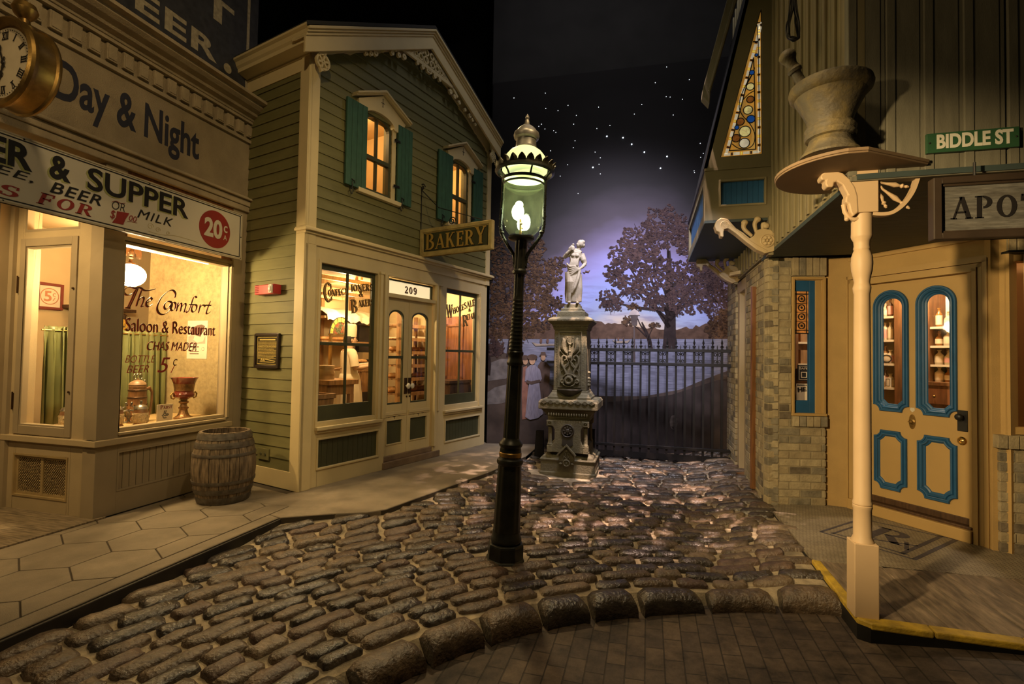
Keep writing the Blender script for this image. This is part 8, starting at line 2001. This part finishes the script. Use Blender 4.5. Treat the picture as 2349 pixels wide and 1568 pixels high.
q.sphere((fp(340, 1240)[0], .014, fp(0, 1240)[1]), (.028, .018, .032), 10, 8); q.sphere((fp(340, 1180)[0], .014, fp(0, 1180)[1]), (.018, .014, .02), 10, 8); q.sphere((fp(340, 1110)[0], .014, fp(0, 1110)[1]), (.02, .014, .02), 10, 8)
q.lathe([(.06, .0), (.058, .03), (.045, .045), (.032, .045), (.026, .03), (.018, .028), (.0, .02)], (fp(335, 1460)[0], 0, fp(0, 1460)[1]), 24, T=Matrix.Rotation(-math.pi / 2, 4, 'X'))
q.tube(T3(catmull([(280, 1430), (310, 1405), (340, 1400), (370, 1405), (395, 1430)], 4), .03), .009, 6); q.tube(T3(catmull([(270, 1450), (285, 1500), (335, 1520), (390, 1500), (402, 1450)], 4), .02), .010, 6)
q.build('swan_relief', m_fst, ft, merge=False)
q = MB(FS2); q.lathe([(.01, 0), (.0, .003)], (fp(335, 1460)[0], .03, fp(0, 1460)[1]), 12, T=Matrix.Rotation(-math.pi / 2, 4, 'X')); q.lathe([(0, .98), (.05, .985), (.10, 1.02), (.165, 1.085), (.16, 1.095), (.09, 1.04), (0, 1.02)], (0, -.02, 0), 28); q.build('spout_bowl', m_fd, ft)
q = MB(Matrix.Translation((FX + .213, FY - .02, 0)));
for z, r in ((1.18, .03), (1.14, .035), (1.22, .025), (1.30, .02)): q.sphere((.005, 0, z), (.028, r * 1.4, r), 10, 8)
q.build('side_spout_mask', m_fst, ft)
sq([(.215, 1.85), (.215, 1.865), (.225, 1.87), (.222, 1.885), (.235, 1.905), (.235, 1.915), (.27, 1.945), (.285, 1.965), (.285, 1.985), (.27, 1.995), (.225, 2.02)], 'crown_cornice')
q = MB(FS2)
for k in range(22): q.sphere((-.2 + .019 * k, .02, 1.893), (.0075, .008, .011), 6, 4)
q.build('leaf_band', m_fst, ft)
sq([(.185, 2.01), (.182, 2.085), (.17, 2.095), (.14, 2.10), (.14, 2.13), (.125, 2.14), (.105, 2.145), (.103, 2.185)], 'stepped_cap')
q = MB(FF); q.lathe([(.085, .02), (.085, .03), (.075, .036), (.065, .026), (.03, .026), (.02, .036), (0, .038)], (-.0, 0, .575), 28, T=Matrix.Rotation(-math.pi / 2, 4, 'X')); q.prism([(-.062, .54), (-.07, .40), (0, .36), (.07, .40), (.062, .54)], .018, .026)
for k in range(8): a = k * .785; q.sphere((.045 * math.cos(a), .028, .575 + .045 * math.sin(a)), (.014, .008, .014), 8, 6)
q.build('dark_rosette', m_fd, ft, merge=False)
q = MB(FF); q.prism([(-.095, .20), (-.095, .30), (0, .40), (.095, .30), (.095, .20)], .02, .075); q.strip([[(u, .075, z) for u, z in ((-.12, .29), (0, .42), (.12, .29))], [(u, .105, z) for u, z in ((-.12, .29), (0, .42), (.12, .29))], [(u, .105, z) for u, z in ((-.115, .265), (0, .39), (.115, .265))], [(u, .075, z) for u, z in ((-.115, .265), (0, .39), (.115, .265))], [(u, .075, z) for u, z in ((-.12, .29), (0, .42), (.12, .29))]], False)
nb = q.build('gabled_niche', m_fst, ft, bev=.003)
q = MB(FF)
for s in (-1, 1): q.tube([(s * (.028 + .018 * math.cos(t * .6)), .078, .285 + .022 * math.sin(t * .6)) for t in range(10)], .006, 6); q.tube([(s * (.022 + .014 * math.cos(t * .6)), .078, .238 + .018 * math.sin(t * .6)) for t in range(10)], .006, 6); q.sphere((s * .075, .07, .175), (.022, .02, .014), 8, 6)
q.lathe([(.048, .07), (.048, .082), (.036, .09), (.03, .08), (.012, .08), (.008, .09), (0, .09)], (0, 0, .185), 20, T=Matrix.Rotation(-math.pi / 2, 4, 'X')); q.sphere((0, .078, .33), .014, 8, 6); q.build('scroll_carving', m_fst, nb, merge=False)
# --- statue of a woman with a dove
st = thing('statue', 'grey stone statue of a draped woman holding a dove atop the fountain', 'statue', (FX, FY, 2.185))
m_mar = M('pale grey statue stone', (0.40, 0.345, 0.27), .7, var=.15, scale=10, bump=.25, bscale=60, dirt=(0.18, 0.15, 0.11), dscale=5, damt=.5)
def S(x, y, dy=0.0): return Vector((FX + (x - 372) * .001327, FY + dy, fz(520 + y / 4.128) + .005))
q = MB()
def tb(pts, r, seg=12): q.tube([S(*p) for p in pts], r, seg)
def bl(x, y, dy, r): q.sphere(S(x, y, dy), r, 16, 12)
bl(436, 108, 0, (.046, .05, .058)); bl(420, 122, -.015, (.030, .034, .034)); tb([(408, 108, -.03), (400, 112, -.045), (410, 120, -.03)], [.008, .009, .006], 6)
bl(452, 90, .01, (.040, .045, .035)); bl(465, 120, .01, (.022, .026, .032))                                  # hair and bun
for s in (-1, 1): bl(438 + s * 4, 118, s * .045, (.008, .006, .012))
tb([(425, 140, 0), (412, 175, 0)], [.026, .032])
tb([(395, 190, 0), (385, 230, 0), (378, 290, 0), (375, 340, 0)], [.066, .076, .062, .064], 16)
bl(372, 228, -.055, (.03, .03, .03)); bl(412, 232, -.055, (.03, .03, .03))
tb([(340, 190, 0), (390, 185, 0), (445, 205, 0)], [.036, .05, .036])
tb([(335, 192, 0), (312, 215, -.01), (275, 240, -.02)], [.034, .030, .025]); tb([(275, 240, -.02), (310, 205, -.06), (350, 172, -.08)], [.025, .022, .017])       # raised arm
tb([(350, 172, -.08), (368, 160, -.085)], [.017, .019])
for k in range(4): tb([(366, 156 + 5 * k, -.088), (380, 152 + 6 * k, -.088), (388, 156 + 6 * k, -.08)], [.0065, .006, .005], 6)
tb([(355, 168, -.09), (364, 178, -.095), (374, 180, -.09)], [.008, .007, .005], 6)
tb([(320, 195, -.06), (340, 165, -.07), (362, 150, -.075), (385, 150, -.07)], [.010, .026, .032, .012]); bl(372, 122, -.075, (.017, .016, .015)); tb([(360, 150, -.075), (370, 130, -.075)], [.02, .012])    # dove
tb([(372, 122, -.088), (364, 124, -.10)], [.006, .002], 6)
tb([(450, 210, 0), (470, 255, 0), (487, 310, -.01)], [.036, .032, .027]); tb([(487, 310, -.01), (465, 345, -.05), (440, 368, -.075)], [.026, .021, .016])
tb([(440, 368, -.075), (432, 378, -.08)], [.018, .018])
for k in range(4): tb([(436 - 5 * k, 376, -.088), (434 - 5 * k, 390, -.09), (430 - 4 * k, 397, -.085)], [.0065, .006, .005], 6)
tb([(440, 372, -.085), (430, 366, -.094)], [.008, .005], 6)
tb([(375, 335, 0), (375, 400, 0), (378, 480, 0), (382, 580, 0), (385, 690, 0)], [.070, .098, .092, .080, .086], 18)
tb([(340, 400, -.03), (352, 500, -.07), (345, 600, -.05), (350, 690, -.04)], [.06, .058, .045, .05]); tb([(420, 420, -.02), (428, 560, -.03), (425, 690, -.03)], [.05, .05, .045])
# drapery folds
for k in range(9):
    x0 = 310 + 16 * k; tb(catmull([(350 + 6 * k, 360 + 4 * k, -.075), (330 + 11 * k, 450 + 6 * k, -.10 + .004 * abs(k - 4)), (318 + 14 * k, 580, -.09 + .006 * abs(k - 4)), (308 + 16.5 * k, 694, -.085 + .008 * abs(k - 4))], 4), [.012] * 13, 6)
for k in range(5): tb(catmull([(305 + 5 * k, 300 + 22 * k, -.02), (345, 345 + 22 * k, -.09), (395, 345 + 14 * k, -.10), (436, 385 - 4 * k, -.085)], 4), [.013] * 13, 6)
for k in range(6): tb(catmull([(345 + 18 * k, 235, -.05), (352 + 14 * k, 290, -.072), (330 + 18 * k, 340, -.08)], 4), [.009] * 9, 6)
tb([(295, 380, .02), (300, 480, .02), (296, 600, .03), (305, 690, .03)], [.02, .022, .022, .02]); tb([(440, 380, -.07), (425, 470, -.10), (395, 560, -.115), (370, 610, -.11)], [.02, .022, .02, .012])
bl(340, 700, -.10, (.022, .045, .014)); bl(425, 705, -.095, (.022, .045, .014))
tb([(455, 235, 0), (470, 275, -.01), (480, 300, .0)], [.042, .04, .034])
q.lathe([(.0, 2.18), (.098, 2.18), (.098, 2.20), (.09, 2.205), (0, 2.205)], (FX, FY, 0), 28)
b_ = q.build('figure', m_mar, st, merge=False); md = b_.modifiers.new('v', 'REMESH'); md.mode = 'VOXEL'; md.voxel_size = .0048; md.use_smooth_shade = True; md = b_.modifiers.new('s', 'SMOOTH'); md.iterations = 3
# --- iron gate
FGT = FR(0, 7.62, 90)
gt = thing('iron_gate', 'black iron picket gate with spear tips and scrolls closing the street before the mural', 'gate', (.2, 7.62, 0))
m_gate = M('black gate iron', (0.014, 0.012, 0.012), .5, metal=.3, var=.3)
gx0 = UZ(FGT, 1255, 800)[0]; gxr = UZ(FGT, 1684, 900)[0]
gz = lambda y: UZ(FGT, 1660, y)[1]
sp_ = (UZ(FGT, 1080 + 1458 / 2.53, 800)[0] - UZ(FGT, 1080 + 693 / 2.53, 800)[0]) / 15
ust = UZ(FGT, 1080 + 693 / 2.53, 800)[0]; zt = gz(780)
rails = [(gz(805), .045, .03), (gz(838), .045, .03), (gz(1034), .04, .025)]
def fn(q, z, h, w): q.box(gx0, gxr, -w, w, z - h / 2, z + h / 2)
for z, h, w in rails: part('rail', m_gate, FGT, lambda q, z=z, h=h, w=w: fn(q, z, h, w), gt, bev=.003)
u = ust - 4 * sp_
while u < gxr - .05:
    part('picket', m_gate, FGT, lambda q: (q.box(u - .015, u + .015, -.012, .012, .05, zt - .10), q.lathe([(.022, zt - .105), (.026, zt - .095), (.010, zt - .08), (.008, zt - .07), (.017, zt - .045), (.010, zt - .02), (0, zt + .04)], (u, 0, 0), 8)), gt)
    u += sp_
u = ust - 3.5 * sp_; k = 0
while u < gxr - .05:
    if k % 2 == 0:
        def fn2(q):
            for s in (-1, 1):
                for w in (-1, 1):
                    c = (u + s * .03, (rails[0][0] + rails[1][0]) / 2 + w * .045); q.tube([(c[0] + .028 * (1 - t / 18) * math.cos(s * t * .55 + (0 if s > 0 else 3.14)), 0, c[1] + w * .028 * (1 - t / 18) * math.sin(t * .55)) for t in range(15)], .006, 5)
            q.box(u - .03, u + .03, -.006, .006, rails[1][0] + .03, rails[1][0] + .042); q.box(u - .006, u + .006, -.005, .005, rails[1][0], rails[0][0])
        part('scrollwork', m_gate, FGT, fn2, gt)
    part('short_spike', m_gate, FGT, lambda q: (q.box(u - .006, u + .006, -.006, .006, rails[0][0], rails[0][0] + .05), q.lathe([(.010, rails[0][0] + .05), (.006, rails[0][0] + .06), (0, rails[0][0] + .085)], (u, 0, 0), 6)), gt)
    u += sp_; k += 1
part('gate_post', m_gate, FGT, lambda q: (q.box(gxr - .015, gxr + .045, -.03, .03, 0, gz(775)), q.box(gxr - .02, gxr + .05, -.035, .035, gz(775), gz(768))), gt, bev=.003)
part('kick_plate', m_gate, FGT, lambda q: q.box(gx0, gxr, -.006, .006, .04, .13), gt)
# --- things by the mural foot
vt = thing('floor_vent', 'pale slatted vent low behind the gate beside the fountain', 'vent', FM @ Vector((1.8, .06, .1)))
FV = FR(0, 8.02, 90)
a = UZ(FV, 1360, 1040); b = UZ(FV, 1386, 980)
part('housing', M('vent grey', (.10, .095, .09), .6), FV, lambda q: q.box(a[0], b[0], -.02, .0, a[1], b[1]), vt); part('slats', M('pale vent slats', (.30, .28, .26), .5), FV, lambda q: [q.box(a[0] + .02 + .10 * c, a[0] + .085 + .10 * c, 0, .01, z, z + .012) for c in range(2) for z in [a[1] + .03 + .03 * k for k in range(int((b[1] - a[1]) / .03) - 1)]], vt)
for j, (x0, x1, y0, y1, Y, lab) in enumerate(((1226, 1246, 988, 1026, 7.0, 'black box on the ground left of the fountain'), (1352, 1364, 985, 1012, 7.0, 'black box on the ground right of the fountain'))):
    F = FR(0, Y, 90); a = UZ(F, x0, y1); b = UZ(F, x1, y0)
    t = thing('ground_box', lab, 'ground_box', F @ Vector((a[0], 0, 0)))  # plain dark tapered box beside the fountain
    part('housing', m_iron, F, lambda q: q.strip([[(a[0] - .01, -.09, 0.0), (b[0], -.09, 0.0), (b[0], .0, 0.0), (a[0] - .01, .0, 0.0)], [(a[0] + .02, -.06, b[1]), (b[0], -.06, b[1]), (b[0], .0, b[1]), (a[0] + .02, .0, b[1])]], True), t); part('lens', m_iron, F, lambda q: q.box(a[0] + .02, b[0] - .01, -.10, -.092, .08, b[1] - .05), t)
